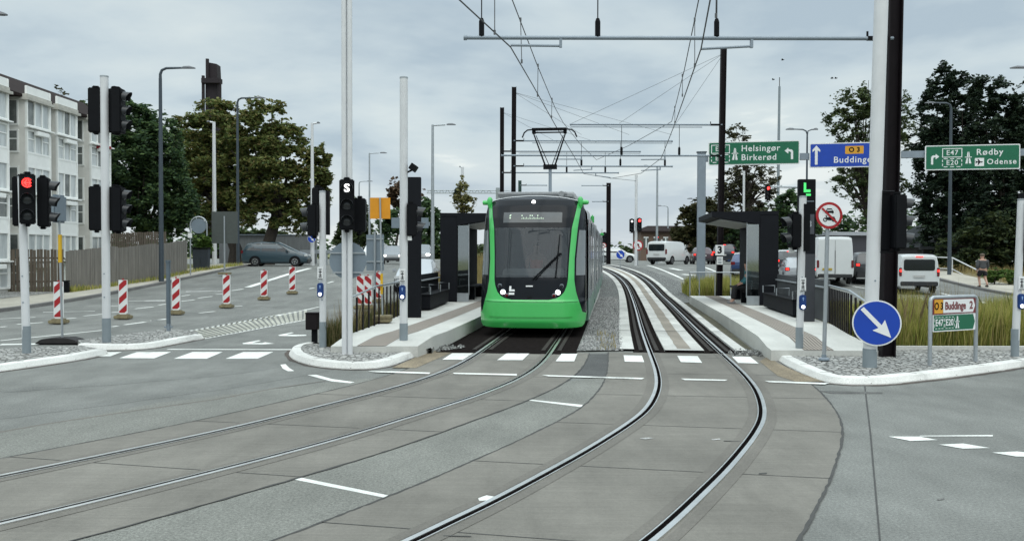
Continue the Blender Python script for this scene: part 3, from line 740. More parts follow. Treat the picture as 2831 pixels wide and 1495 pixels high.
TR = (.42, 20.5, 0.0)
tram = thing('tram', 'bright green tram with black front mask standing at the left platform', 'tram', TR, -.115)
bz = [(.26, .07), (.40, .0), (.87, .03), (.93, .07), (1.1, .11), (1.39, .18), (1.46, .2), (2.64, .56), (2.9, .68), (3.2, .88), (3.36, 1.05), (3.47, 1.3)]
def S(x, z): a = min(1., abs(x)/1.31); return pl(bz, z)+.16*a*a+.72*a**6
WO = [(.26, 1.21), (.32, 1.27), (.53, 1.30), (.9, 1.29), (2.6, 1.285), (3.0, 1.255), (3.34, 1.185), (3.40, 1.0), (3.47, .5)]
XM = [(.922, .44), (.94, .56), (.99, .69), (1.1, .80), (1.25, .86), (1.39, .885), (2.0, .91), (2.64, .955), (3.0, 1.03), (3.33, 1.085), (3.37, .92), (3.41, .68), (3.455, .15)]
XP = [(.58, 1.30), (.62, 1.22), (.75, 1.185), (.87, 1.145), (1.1, 1.075), (1.39, 1.03), (1.9, 1.03), (2.64, 1.09), (3.0, 1.135), (3.34, 1.185)]
def zr(a, b, st=.04):
    n = max(1, int(math.ceil((b-a)/st))); return [a+(b-a)*k/n for k in range(n+1)]
def strip(zs, fl, fr, off=0., n=14):
    rows = []
    for z in zs:
        a, b = fl(z), fr(z); rows.append([(a+(b-a)*j/n, S(a+(b-a)*j/n, z)-off, z) for j in range(n+1)])
    return rows
wo = lambda z: pl(WO, z); xm = lambda z: pl(XM, z); xp = lambda z: pl(XP, z)
mb = MB()
mb.grid(strip(zr(.26, .58), lambda z: -wo(z), wo, n=40))
mb.grid(strip(zr(.58, .922), lambda z: -xp(z), xp, n=40))
for sg in (-1, 1):
    mb.grid(strip(zr(.922, 3.33), lambda z: sg*xm(z), lambda z: sg*xp(z), n=8))
    # bumper wraps round the corner
    mb.grid([[(sg*wo(z), S(wo(z), z)+(1.9-S(wo(z), z))*j/4., z) for j in range(5)] for z in zr(.26, .58)])
body = mb.build('nose', GREENP, tram, smooth=True)
mb = MB(); mb.grid(strip([.50, .515, .53], lambda z: -1.0, lambda z: 1.0, off=.018, n=30)); mb.grid(strip([.255, .27, .285], lambda z: -1.15, lambda z: 1.15, off=.012, n=30)); mb.build('bumper_crease', mat('tram green crease', (.035, .33, .065), .4), body, smooth=True)
mb = MB(); mb.grid(strip([.868, .876], lambda z: -1.13, lambda z: 1.13, off=.005, n=40)); mb.build('seam', BLACK, body)
mb = MB()
for z0, z1 in ((.922, 1.47), (2.63, 3.455)):
    mb.grid(strip(zr(z0, z1, .03), lambda z: -xm(z), xm, off=-.004, n=30))
for sg in (-1, 1): mb.grid(strip(zr(1.47, 2.63), lambda z: sg*(xm(z)-.045), lambda z: sg*xm(z), off=-.004, n=3))
mask = mb.build('front_mask', TBLK, tram, smooth=True)
mb = MB(); mb.grid(strip(zr(1.45, 2.645), lambda z: -(xm(z)-.035), lambda z: xm(z)-.035, off=.004, n=30)); wind = mb.build('windscreen', TWIN, tram, smooth=True)
mb = MB(); mb.grid(strip(zr(2.77, 3.03), lambda z: -.72, lambda z: .72, off=.008, n=12)); disp = mb.build('destination_display', mat('display glass', (.05, .058, .064), .1), tram, smooth=True)
mb = MB(); random.seed(2)
def dot(x, z, w, h): mb.grid(strip([z, z+h], lambda _: x, lambda _: x+w, off=.014, n=1))
dot(-.56, 2.95, .035, .02); dot(-.57, 2.925, .035, .02); dot(-.565, 2.87, .03, .035)
x = -.27
for k in range(13):
    w = random.choice((.025, .03, .035)); dot(x, 2.865, w, .014); 
    if k in (0, 5, 6, 9): dot(x, 2.93, .022, .03)
    if k % 2: dot(x, 2.885, .012, .02)
    x += w+.014
mb.build('led_text', LEDY, disp)
for sg in (-1, 1):
    mb = MB(); n = 6
    rows = []
    for z in zr(.58, 3.34):
        a = xp(z); b = wo(z); r = [(sg*(a+(b-a)*j/6.), S(a+(b-a)*j/6., z)-.0, z) for j in range(7)]
        sb = S(b, z); r += [(sg*b, sb+(2.2-sb)*j/5., z) for j in range(1, 6)]; rows.append(r)
    mb.grid(rows); sp = mb.build('side_panel', TBLK, tram, smooth=True)
    mb = MB(); rows = []
    for z in zr(1.5, 2.6):
        a = xp(z)+.04; b = wo(z)-.012; r = [(sg*(a+(b-a)*j/6.), S(a+(b-a)*j/6., z)-.008, z) for j in range(7)]; rows.append(r)
    mb.grid(rows); mb.build('cab_side_window', SIDEW, sp, smooth=True)
    mb = MB()
    for z in (1.93,): mb.grid([[(sg*(xp(z)+.03), S(xp(z)+.03, z)-.016, z+d), (sg*(wo(z)-.01), S(wo(z)-.01, z)-.016, z+d)] for d in (-.02, .02)])
    mb.build('window_bar', BLACK, sp)
    # camera knob at the roof corner
    mb = MB(); z = 3.30; mb.lathe([(.02, -.08), (.055, -.07), (.062, .0), (.05, .08), (.02, .10)], 14, Matrix.Translation((sg*1.25, 1.35, z)) @ Matrix.Rotation(PI/2, 4, 'Y'))
    mb.lathe([(.03, -.2), (.06, -.12), (.07, .03), (.03, .09)], 14, Matrix.Translation((sg*1.14, 1.32, z+.05)))
    mb.build('camera_pod', GREENP, tram, smooth=True)
    # headlights
    for nm, x, z, r, m in (('headlight', .655, 1.10, .058, LAMPW), ('upper_lamp', .74, 1.245, .042, LENSD), ('tail_lamp', .565, 1.025, .04, REDDK)):
        M = Matrix.Translation((sg*x, S(x, z)-.004, z)) @ Matrix.Rotation(PI/2+.25, 4, 'X') @ Matrix.Rotation(0, 4, 'Z')
        mb = MB(); mb.lathe([(r, -.02), (r, .01), (r*.7, .022)], 16, M); hl = mb.build(nm, m, tram, smooth=True)
        mb = MB(); mb.lathe([(r*1.22, -.02), (r*1.22, .006), (r*1.02, .008), (r*1.02, -.02)], 16, M); mb.build('bezel', GALVD, hl, smooth=True)
M = Matrix.Translation((0, S(0, 3.28)-.004, 3.285)) @ Matrix.Rotation(PI/2+.6, 4, 'X')
mb = MB(); mb.lathe([(.045, -.02), (.045, .012), (.03, .02)], 14, M); mb.build('headlight', LAMPW, tram, smooth=True)
# emblem, plate and wiper
def plate(poly, off, m, name, parent):
    mb = MB(); mb.add([(x, S(x, z)-off, z) for x, z in poly], [tuple(range(len(poly)))]); return mb.build(name, m, parent)
em = plate([(-.505, 1.245), (-.455, 1.245), (-.455, 1.165), (-.372, 1.165), (-.372, 1.12), (-.505, 1.12)], .012, SIGNW, 'emblem', mask)
plate([(-.515, 1.09), (-.38, 1.09), (-.38, 1.04), (-.515, 1.04)], .012, SIGNW, 'emblem', mask)
plate([(-.105, 1.26), (.06, 1.26), (.06, 1.232), (-.105, 1.232)], .012, SIGNW, 'name_plate', mask)
plate([(-.06, 1.02), (.04, 1.02), (.04, .965), (-.06, .965)], .014, BLACK, 'coupler_cover', mask)
mb = MB()
P = lambda x, z, o=.05: (x, S(x, z)-o, z)
mb.tube(P(.05, 1.40, .03), P(.66, 2.0, .06), .016); mb.tube(P(.12, 1.40, .03), P(.70, 2.02, .06), .013); mb.tube(P(.60, 1.46, .04), P(.68, 2.48, .04), .020, .010); mb.box(P(.69, 2.01, .06), (.08, .04, .05))
mb.build('wiper', BLACKM, tram)
# interior: floor, rear wall, dashboard, seat
mb = MB(); mb.box((0, 2.0, .95), (2.3, 2.0, .06)); mb.box((0, 3.0, 2.1), (2.3, .06, 2.4)); mb.box((0, 1.05, 1.42), (1.6, .6, .12)); mb.box((0, 2.1, 2.72), (2.2, 2.0, .05)); mb.build('cab_interior', mat('cab interior', (.06, .063, .068), .7, spec=.1), tram)
mb = MB(); mb.prism(rrect(1.55, .30, .1, 0, 1.5), .5, Matrix.Translation((0, 1.02, 0))); mb.build('dashboard', mat('pale dashboard', (.30, .31, .32), .6), tram)
for xx_ in (-.86, -.42, .36, .80): mb = MB(); mb.tube((xx_, 2.7, .98), (xx_, 2.7, 2.7), .03); mb.build('grab_pole', POLEW, tram)
for xx_ in (-.62, .62): mb = MB(); mb.box((xx_, 2.95, 2.0), (.32, .03, 1.1)); mb.build('cab_door_pane', mat('bright cab pane', (.34, .37, .38), .3), tram)
mb = MB(); mb.box((0, 2.2, 1.75), (.5, .14, .75)); mb.box((0, 1.95, 1.38), (.5, .5, .12)); mb.box((.0, 1.95, 1.15), (.2, .2, .4)); mb.build('driver_seat', CHARC, tram, bevel=.03)
# car bodies
prof = [(1.26, .30), (1.315, .42), (1.325, .95), (1.325, 2.55), (1.29, 3.05), (1.12, 3.36), (.7, 3.45), (0, 3.48)]
prof = prof+[(-x, z) for x, z in reversed(prof[:-1])]
def bodyshell(y0, y1, ins=0.):
    mb = MB(); rows = [[(x*(1-ins), y, z) for x, z in prof] for y in (y0, y1)]; mb.grid(rows)
    mb.add([(x*(1-ins), y0, z) for x, z in prof], [tuple(range(len(prof)))]); mb.add([(x*(1-ins), y1, z) for x, z in prof], [tuple(range(len(prof)))])
    return mb
mods = [(1.95, 9.3), (10.1, 17.2), (18.0, 25.1), (25.9, 33.6)]
# first shell has no front wall so that the cab is open behind the windscreen
for i, (y0, y1) in enumerate(mods):
    if i == 0:
        mb = MB(); mb.grid([[(x, y, z) for x, z in prof] for y in (y0, y1)]); mb.add([(x, 9.3, z) for x, z in prof], [tuple(range(len(prof)))])
    else: mb = bodyshell(y0, y1)
    sh = mb.build('car_body', TDK, tram)
    for sg in (-1, 1):
        y = y0+.5; k = 0
        while y+1.2 < y1:
            w = 1.3 if k % 2 else 1.55
            mb = MB(); mb.box((sg*1.322, y+w/2, 1.95), (.02, w-.16, 1.15 if k % 2 else 1.95)); 
            mb.build('window' if k % 2 else 'door', SIDEW if k % 2 else TBLK, sh)
            y += w; k += 1
        mb = MB()
        pass
        for yy in (y0+.1, y0+2.05, y0+3.6, y1-.15): mb = MB(); mb.box((sg*1.333, yy, 1.75), (.02, .07, 2.5)); mb.build('door_post', GALV, sh)
        mb = MB(); mb.box((sg*1.30, (y0+y1)/2, .55), (.06, y1-y0-.1, .5)); mb.build('skirt', mat('tram skirt', (.10, .20, .15), .4), sh)
    mb = MB()
    for yy, w, l, h in ((y0+1.6, 1.9, 1.9, .20), (y0+4.6, 2.0, 2.4, .26)):
        if i or yy > y0+1.: mb.box((0, yy, 3.45+h/2), (w, l, h))
    mb.build('roof_unit', ROOFG, tram, bevel=.04)
for a, b in zip(mods, mods[1:]):
    mb = bodyshell(a[1], b[0], .05); mb.build('bellows', BLACKM, tram)
mb = MB()
for sg in (-1, 1): mb.box((sg*1.25, 9.6, 3.2), (.12, .3, .3))
mb.box((1.36, 27.5, 3.1), (.22, .25, .16)); mb.build('camera_pod', GREENP, tram, bevel=.04)
mb = MB(); mb.box((0, 1.85, 3.48), (1.9, .9, .08)); mb.tube((-.95, 1.4, 3.53), (.8, 1.4, 3.53), .045); mb.tube((.66, 1.33, 3.51), (.66, 1.5, 3.51), .075, n=14); mb.build('roof_unit', mat('roof pipe grey', (.24, .25, .26), .5), tram, bevel=.02)
mb = MB(); mb.grid([[(x, S(x, pl([(0, 3.455), (.15, 3.455), (.68, 3.41), (.92, 3.37), (1.085, 3.33)], abs(x)))+dy, pl([(0, 3.455), (.15, 3.455), (.68, 3.41), (.92, 3.37), (1.085, 3.33)], abs(x))+dz) for x in [(-1.085+2.17*j/24.) for j in range(25)]] for dy, dz in ((-.01, 0), (.02, .02), (.9, .04))]); mb.build('roof_edge', ROOFG, tram, smooth=True)
# bogies
for yy in (3.9, 12.6, 20.5, 29.5):
    bo = MB(); bo.box((0, yy, .42), (2.0, 2.1, .22)); b_ = bo.build('bogie', BLACKM, tram)
    for sg in (-1, 1):
        for dy in (-.75, .75):
            mb = MB(); mb.lathe([(.3, -.06), (.3, .06)], 18, Matrix.Translation((sg*.75, yy+dy, .32)) @ Matrix.Rotation(PI/2, 4, 'Y')); mb.build('wheel', RAILDK, b_)
mb = MB(); mb.box((0, 1.2, .42), (2.2, .6, .25)); mb.build('coupler_box', BLACKM, tram)
mb = MB(); mb.box((0, 17.6, .36), (2.5, 31.6, .06)); mb.build('underfloor', BLACKM, tram)
# pantograph
pan = MB(); y = 6.3; zt_ = 5.86
pan.tube((0, y+.4, 3.5), (0, y+.35, 4.72), .055, .05); pan.box((0, y+.4, 3.62), (.5, .7, .12)); pb = pan.build('pantograph', GALVD, tram)
mb = MB()
for sg in (-1, 1): mb.tube((sg*.13, y+.35, 4.7), (sg*.50, y, zt_-.12), .028, .02); mb.tube((sg*.05, y+.5, 4.8), (sg*.42, y+.05, zt_-.2), .012)
mb.box((0, y+.35, 4.72), (.42, .16, .14)); mb.box((0, y+.3, 5.18), (.56, .03, .03)); mb.tube((-.53, y, zt_-.12), (.53, y, zt_-.12), .022)
mb.build('upper_arm', BLACKM, pb)
mb = MB(); mb.box((0, y, zt_-.02), (1.06, .3, .05)); 
for sg in (-1, 1): mb.path([(sg*.50, y, zt_-.02), (sg*.68, y, zt_-.04), (sg*.78, y, zt_-.12), (sg*.84, y, zt_-.27)], .022); mb.box((sg*.48, y, zt_-.08), (.1, .2, .14))
mb.build('contact_head', BLACKM, pb)

# ================================================================= SIGNALS AND POLES
def visor_mesh(x, z, r=.115, l=.17, y=-.11):
    mb = MB(); n = 12; rows = []
    for k in range(n+1):
        a = math.radians(-35+250*k/n)
        rows.append([(x+r*math.cos(a), y, z+r*math.sin(a)), (x+r*.96*math.cos(a), y-l*(.55+.45*max(0, math.sin(a))), z+r*.96*math.sin(a)-.012)])
    mb.grid(rows)
    rows = [[(x+(r-.008)*math.cos(math.radians(-35+250*k/n)), y, z+(r-.008)*math.sin(math.radians(-35+250*k/n))), (x+(r*.96-.008)*math.cos(math.radians(-35+250*k/n)), y-l*(.55+.45*max(0, math.sin(math.radians(-35+250*k/n)))), z+(r*.96-.008)*math.sin(math.radians(-35+250*k/n))-.012)] for k in range(n+1)]
    mb.grid(rows); return mb
def signal_head(parent, loc, yaw, n=3, lit=None, name='signal_head', w=.27, sc=1.0):
    """housing facing local -y, lenses from top; lit = (index, kind)"""
    h = .30*n+.04
    mb = MB(); mb.box((0, .0, 0), (w, .2, h)); mb.box((0, .02, h/2+.02), (w*.5, .12, .05)); mb.box((0, .02, -h/2-.02), (w*.4, .12, .05))
    hd = mb.build(name, BLACK, parent, bevel=.02, loc=loc); hd.rotation_euler = (0, 0, yaw); hd.scale = (sc, sc, sc)
    for k in range(n):
        z = h/2-.17-.30*k
        visor_mesh(0, z).build('visor', VISOR, hd, smooth=True)
        m = LENSD
        M = Matrix.Translation((0, -.10, z)) @ Matrix.Rotation(PI/2, 4, 'X')
        mb = MB(); mb.lathe([(.098, -.01), (.098, .004), (.06, .016), (.001, .022)], 18, M); mb.build('lens', m, hd, smooth=True)
        if lit and lit[0] == k:
            mb = MB()
            if lit[1] == 'arrow':     # ring of led dots with a left arrow
                def d_(x, zz, r=.011): mb.lathe([(r, -.004), (r, .004)], 8, Matrix.Translation((x, -.128, z+zz)) @ RX90)
                for q in range(16):
                    a = 2*PI*q/16
                    if q not in (0, 1, 15): d_(.078*math.cos(a), .078*math.sin(a), .013)
                for i in range(7): d_(-.05+.018*i, 0, .012)
                for i in range(1, 4): d_(-.05+.014*i, .015*i, .012); d_(-.05+.014*i, -.015*i, .012)
                for i in range(3): d_(.02+.012*i, .045-.012*i, .009); d_(.02+.012*i, -.045+.012*i, .009)
                mb.build('lit_arrow', REDBR, hd)
            elif lit[1] == 'S':
                text('lit_letter', 'S', .205, WHITESIG, hd, 0, z, y=-.13, bold=.004, sx=1.15)
            elif lit[1] == 'red':
                mb.lathe([(.1, -.004), (.1, .01), (.05, .02)], 18, Matrix.Translation((0, -.115, z)) @ RX90); mb.build('lit_lens', REDBR, hd)
            elif lit[1] == 'white':
                mb.lathe([(.07, -.004), (.07, .01)], 14, Matrix.Translation((0, -.115, z)) @ RX90); mb.build('lit_lens', WHITESIG, hd)
    return hd
def backbox(parent, loc, yaw, h=.94, w=.30):
    """a head seen from behind / the side: ribbed dark housing"""
    return signal_head(parent, loc, yaw, 3, None, w=w)
def button(parent, loc, yaw=0., sticker=True):
    mb = MB(); mb.prism(rrect(.125, .29, .05), .09); b_ = mb.build('push_button', BLUEP, parent, bevel=.012, loc=loc); b_.rotation_euler = (0, 0, yaw)
    mb = MB(); mb.lathe([(.033, 0), (.033, .016), (.02, .028)], 14, Matrix.Translation((0, 0, -.085)) @ RX90); mb.build('lit_button', WHITESIG, b_)
    mb = MB(); mb.prism([(-.006, .03), (.006, .03), (.006, .07), (.02, .07), (0, .1), (-.02, .07), (-.006, .07)], .004, Matrix.Translation((0, -.006, 0))); mb.build('arrow_mark', mat('pale blue mark', (.25, .4, .7), .5), b_)
    if sticker:
        mb = MB(); mb.prism(rrect(.115, .26, .01), .01); s_ = mb.build('notice', SIGNW, parent, loc=(loc[0], loc[1]+.02, loc[2]+.34))
        mb = MB()
        for dz in (.08, .03, -.04, -.075): mb.box((0, -.006, dz), (.06, .006, .012))
        mb.box((0, -.006, .0), (.014, .006, .12)); mb.prism(rrect(.10, .012, .004), .004, Matrix.Translation((0, -.006, -.115))); mb.build('print', BLACK, s_)
def pole_thing(name, label, base, ztop, d, cat='traffic signal', lean=(0, 0), foot=.5, m=POLEW, group=None, screws=True):
    t = thing(name, label, cat, base, 0, group)
    h = ztop-base.z
    mb = MB(); mb.tube((0, 0, 0), (lean[0]*h, lean[1]*h, h), d/2, n=20); p = mb.build('pole', m, t, smooth=True)
    if foot: mb = MB(); mb.lathe([(d/2+.004, -.02), (d/2+.004, foot)], 20); mb.build('pole_foot', POLEG, t, smooth=True)
    if screws:
        mb = MB()
        for z in (1.45, .95): mb.lathe([(.016, -.01), (.016, .006)], 8, Matrix.Translation((lean[0]*z, -d/2+lean[1]*z, z)) @ RX90)
        mb.build('screw', GALVD, p)
    mb = MB(); mb.lathe([(d/2+.003, h-.03), (d/2+.003, h), (d/2*.6, h+.006)], 20, Matrix.Translation((lean[0]*h, lean[1]*h, 0))); mb.build('cap', GALV, p, smooth=True)
    return t, h
def B(xD, yD, z=.12): p = GD(xD, yD, z); return p
KZ = .12
# a) pole with the red arrow
p = B(67, 885); t, h = pole_thing('traffic_signal', 'white signal pole with a lit red left arrow on the left cobbled island', p, 3.46, .145, lean=(-.02, 0))
signal_head(t, (.13, -.16, 2.90), .47, 3, (0, 'arrow')); signal_head(t, (.27, .16, 2.86), PI/2+.3, 3); backbox(t, (-.13, .10, 2.87), PI+.45)
# b) tall pole with four heads
p = B(268, 858); t, h = pole_thing('traffic_signal', 'tall white signal pole with two upper and two lower dark heads', p, 5.78, .17, lean=(-.002, 0))
for z in (4.93, 2.84): backbox(t, (-.2, .02, z), PI+.35); signal_head(t, (.20, .05, z), PI-.6, 3); signal_head(t, (.30, -.02, z-.02), PI/2, 3)
# c)
p = B(812, 870); t, h = pole_thing('traffic_signal', 'white signal pole with push button and left facing heads beside a dark post box', p, 3.28, .135)
signal_head(t, (-.17, -.06, 2.56), -PI/2-.15, 2, w=.22); signal_head(t, (-.12, .14, 2.92), PI-.5, 2, w=.2); button(t, (-.03, -.12, 1.15+.0))
mb = MB(); mb.box((-.08, -.05, 2.28), (.07, .06, .08)); mb.build('sensor', WHITEP, t)
mb = MB(); mb.box((.10, .05, 2.72), (.06, .12, .9)); mb.build('backing', BLACK, t)
# d) twin-tube mast with the S signal
p = B(873, 888); t = thing('signal_mast', 'tall twin grey mast with a lit letter S tram signal on the rounded island', 'signal mast', p)
mb = MB(); mb.tube((-.05, 0, -.02), (-.05, 0, 8.6), .05, n=16); p1 = mb.build('mast_tube', POLEW, t, smooth=True)
mb = MB(); mb.tube((.055, 0, -.02), (.055, 0, 8.6), .05, n=16); mb.build('mast_tube', POLEW, t, smooth=True)
mb = MB(); mb.box((0, .01, 4.3), (.03, .03, 8.6)); mb.build('mast_web', GALVD, t)
signal_head(t, (.03, -.16, 2.80), .18, 3, (0, 'S'), w=.28); signal_head(t, (.22, .16, 2.62), PI, 2, w=.22)
mb = MB(); mb.prism(disc_outline(.355), .012, Matrix.Translation((0, .09, 1.76))); sg_ = mb.build('round_sign', SIGNBK, t)
for zc_, wc_ in ((1.9, .66), (1.53, .60)): mb = MB(); mb.box((0, .075, zc_), (wc_, .02, .03)); mb.build('clamp_bar', GALV, sg_)
# e)
p = B(1015, 875); t, h = pole_thing('traffic_signal', 'tall white signal pole with blue push button and small camera on the left platform', p, 5.52, .16, lean=(.001, 0))
signal_head(t, (.17, -.02, 2.56), PI/2+.15, 2, w=.22); button(t, (-.01, -.14, 1.12))
mb = MB(); mb.box((.02, .1, 2.6), (.1, .1, 1.0)); mb.build('backing', BLACK, t)
mb = MB(); mb.box((.20, -.02, 3.60), (.14, .24, .13), Matrix.Rotation(.6, 3, 'Y')); mb.tube((.05, 0, 3.5), (.2, 0, 3.57), .02); mb.build('camera', BLACK, t, bevel=.02)
mb = MB(); mb.box((.13, -.05, 2.2), (.08, .07, .09)); mb.build('sensor', WHITEP, t)
# f)
p = B(2010, 888); t, h = pole_thing('traffic_signal', 'white signal pole with push button and left facing heads on the right platform', p, 3.12, .135, lean=(.015, 0))
signal_head(t, (-.13, -.05, 2.34), -PI/2+.15, 2, w=.22); button(t, (.03, -.11, .98))
mb = MB(); mb.box((.10, -.02, 2.40), (.12, .12, .9)); mb.build('backing', BLACK, t)
mb = MB(); mb.box((-.16, .02, 1.98), (.09, .07, .12)); mb.build('sensor', WHITEP, t)
# g) thick white pole with blue arrow disc
p = B(2187, 920); t, h = pole_thing('traffic_signal', 'thick white pole with a blue round keep right arrow on the right island', p, 7.6, .225, lean=(.022, .0), foot=.30)
hd = signal_head(t, (.40, -.12, 2.44), PI/2-.05, 3, w=.30, sc=.96)
mb = MB(); mb.box((.22, .05, 2.44), (.22, .16, .98)); mb.build('backing', BLACK, t, bevel=.02)
mb = MB(); mb.path([(.12, -.03, 2.92), (.16, -.06, 2.95), (.36, -.06, 2.95)], .018); mb.path([(.1, -.03, 1.95), (.14, -.06, 1.93), (.36, -.06, 1.93)], .018); mb.tube((.15, -.06, 1.95), (.15, -.06, 2.93), .012); mb.build('bracket', BLACK, t)
SGC = (.04, -.17, (PDD(2193, 812, p.y-.17).z-p.z))
def blue_arrow(parent, loc, r, name='arrow_sign'):
    mb = MB(); mb.prism(disc_outline(r, 40), .012); s_ = mb.build(name, SIGNW, parent, loc=loc)
    mb = MB(); mb.prism(disc_outline(r*.94, 40), .004, Matrix.Translation((0, -.006, 0))); mb.build('blue_face', SIGNB, s_)
    k = r/.38; a = -PI/4-.03
    pts = [(-.31, .028), (.10, .028), (.085, .115), (.305, .0), (.085, -.115), (.10, -.028), (-.31, -.028)]
    pts = [(-.33, .034), (.075, .034), (.045, .13), (.325, .0), (.045, -.13), (.075, -.034), (-.33, -.034)]
    mb = MB(); mb.prism([((x*math.cos(a)-z*math.sin(a))*k, (x*math.sin(a)+z*math.cos(a))*k) for x, z in pts], .004, Matrix.Translation((0, -.011, 0))); mb.build('arrow', SIGNW, s_)
    return s_
blue_arrow(t, SGC, .385).rotation_euler = (0, 0, -.30)
# h) right edge pole
p = B(2552, 893); t, h = pole_thing('traffic_signal', 'white signal pole with blue push button in front of tall grass at the right edge', p, 3.06, .135, lean=(.03, 0))
signal_head(t, (.20, -.02, 2.42), PI/2+.2, 3, w=.26); button(t, (.06, -.11, 1.02))
mb = MB(); mb.box((.14, .02, 2.75), (.12, .16, .6)); mb.build('backing', BLACK, t)

# ---- dark information pylons
def pylon(label, base, top, w, face):
    t = thing('information_pylon', label, 'pylon', base, 0, None); h = top-base.z
    mb = MB(); mb.box((0, 0, h/2), (w, .16, h)); b_ = mb.build('column', CHARC, t, bevel=.01)
    if face:
        mb = MB(); mb.box((0, -.085, h-.62), (w-.03, .012, 1.2)); d_ = mb.build('display_panel', BLACK, b_)
        mb = MB(); mb.add([(x, -.093, z) for x, z in [(-.10, h-.09), (-.04, h-.09), (-.04, h-.26), (.07, h-.26), (.07, h-.33), (-.10, h-.33)]], [(0, 1, 2, 5), (5, 2, 3, 4)]); mb.add([(x, -.093, z) for x, z in [(-.04, h-.365), (.08, h-.365), (.08, h-.42), (-.04, h-.42)]], [(0, 1, 2, 3)]); mb.build('lit_emblem', GREENSIG, b_)
        mb = MB(); mb.box((.03, -.093, h-.555), (.26, .006, .02)); mb.build('light_bar', SIGNBK, b_)
        mb = MB(); mb.box((.02, -.094, h-1.13), (w-.12, .006, .5)); pp = mb.build('number_panel', mat('slate panel', (.05, .055, .068), .5), b_)
        text('lettering', '3', .22, mat('pale lettering', (.30, .32, .35), .5), b_, .06, h-1.13, y=-.099, bold=.004)
        mb = MB(); mb.box((.0, -.083, .85), (w-.01, .01, 1.7)); mb.build('lower_panel', mat('slate panel lower', (.035, .038, .046), .55), b_)
    return t
pylon('dark grey tram pylon seen behind the tall signal pole on the left platform', Vector((-2.62, 23.0, ztL(23))), 4.03, .42, False)
pylon('black tram pylon with green emblem and number 3 on the right platform', Vector((7.42, 21.92, ztR(22))), 3.9, .42, True)

# ---- overhead line masts
def overhead(label, base, top, dx, beams, w=.26, stay=None, m=MASTD):
    """beams: (z, x_end local, insulator xs, hangers up to z, doubled)"""
    t = thing('overhead_line_mast', label, 'mast', base, 0, 'dark overhead line masts'); h = top-base.z
    mb = MB(); L_ = dx
    for sx in (-1, 1): mb.box((L_*h/2+sx*(w/2-.012), 0, h/2), (.024, w, h), Matrix.Rotation(math.atan(L_), 3, 'Y'))
    mb.box((L_*h/2, 0, h/2), (w-.03, .03, h), Matrix.Rotation(math.atan(L_), 3, 'Y')); mb.build('post', m, t)
    for z, xe, ins, hang, dbl, arms in beams:
        zl = z-base.z; mb = MB(); mb.tube((L_*zl, 0, zl), (xe, 0, zl), .038, n=10); sgn = 1 if xe > 0 else -1
        if dbl: mb.tube((xe*.12, 0, zl-.10), (xe, 0, zl-.10), .018)
        mb.tube((xe-.03*sgn, 0, zl), (xe+.03*sgn, 0, zl), .05)
        bm_ = mb.build('beam', GALVD, t, smooth=True)
        mb = MB(); mb.box((L_*zl+sgn*.28, 0, zl), (.4, .09, .07)); mb.box((L_*zl+sgn*.48, 0, zl+.06), (.03, .03, .14)); mb.build('clamp', BLACKM, bm_)
        for x in ins:
            mb = MB(); mb.lathe([(.03, 0), (.05, .04), (.05, .30), (.03, .36)], 8, Matrix.Translation((x, 0, zl+.0))); 
            if hang: mb.tube((x, 0, zl+.3), (x, 0, hang-base.z), .012, n=6)
            mb.build('insulator', BLACKM, bm_)
        for xa, xb, zb in arms:
            mb = MB(); mb.box((xa, 0, zl-.09), (.05, .06, .18)); mb.tube((xa, 0, zl-.15), (xb, 0, zl-zb), .024); mb.build('registration_arm', GALVD, bm_)
    if stay:
        mb = MB()
        for P0 in stay: mb.tube((L_*h, 0, h-.25), P0, .007, n=5)
        mb.build('stay_cable', CABLE, t)
    return t
def lx(xD, yD, Y, base): return PDD(xD, yD, Y).x-base.x
b0 = Vector((7.02, 16.25, .1)); Y0 = b0.y
overhead('massive dark overhead line mast right beside the thick white pole', b0, 9.6, .012,
         [(6.03, lx(1170, 100, Y0, b0), [lx(1211, 100, Y0, b0), lx(1503, 97, Y0, b0), lx(1802, 94, Y0, b0)], 7.3, False, [(lx(1410, 100, Y0, b0), lx(1284, 118, Y0, b0), .14), (lx(1890, 95, Y0, b0), lx(1764, 123, Y0, b0), .2)]),
          (7.35, lx(1170, 100, Y0, b0), [], None, False, [])], w=.255)
b1 = Vector((PDD(1809, 600, 35.8).x, 35.8, .05)); Y1 = 35.8
bm1 = 7.32
overhead('dark overhead line mast with number 3 plate at the far end of the right platform', b1, 10.5, .012,
         [(7.33, lx(1435, 311, Y1, b1), [], None, True, []), (6.06, lx(1262, 390, Y1, b1), [lx(1263, 390, Y1, b1), lx(1563, 390, Y1, b1), lx(1708, 390, Y1, b1)], 7.3, False, [(lx(1462, 392, Y1, b1), lx(1392, 398, Y1, b1), .15), (lx(1672, 392, Y1, b1), lx(1612, 400, Y1, b1), .16)])],
         w=.22, stay=[(lx(1432, 305, Y1, b1), 0, 7.28), (lx(1557, 300, Y1, b1), 0, 7.33), (lx(1700, 300, Y1, b1), 0, 7.33)])
Y2 = 41.5; b2 = Vector((PDD(1290, 600, Y2).x, Y2, .3))
overhead('dark overhead line mast on the left platform, taller of the two behind the tram', b2, 9.95, .004,
         [(7.40, lx(1690, 366, Y2, b2), [], None, True, []), (6.2, lx(1690, 428, Y2, b2), [lx(1462, 424, Y2, b2), lx(1560, 424, Y2, b2), lx(1672, 424, Y2, b2)], 7.35, False, [(lx(1488, 424, Y2, b2), lx(1442, 436, Y2, b2), .2), (lx(1660, 428, Y2, b2), lx(1612, 436, Y2, b2), .2)])],
         w=.22, stay=[(lx(1462, 366, Y2, b2), 0, 7.4), (lx(1582, 366, Y2, b2), 0, 7.4), (lx(1690, 366, Y2, b2), 0, 7.4)])
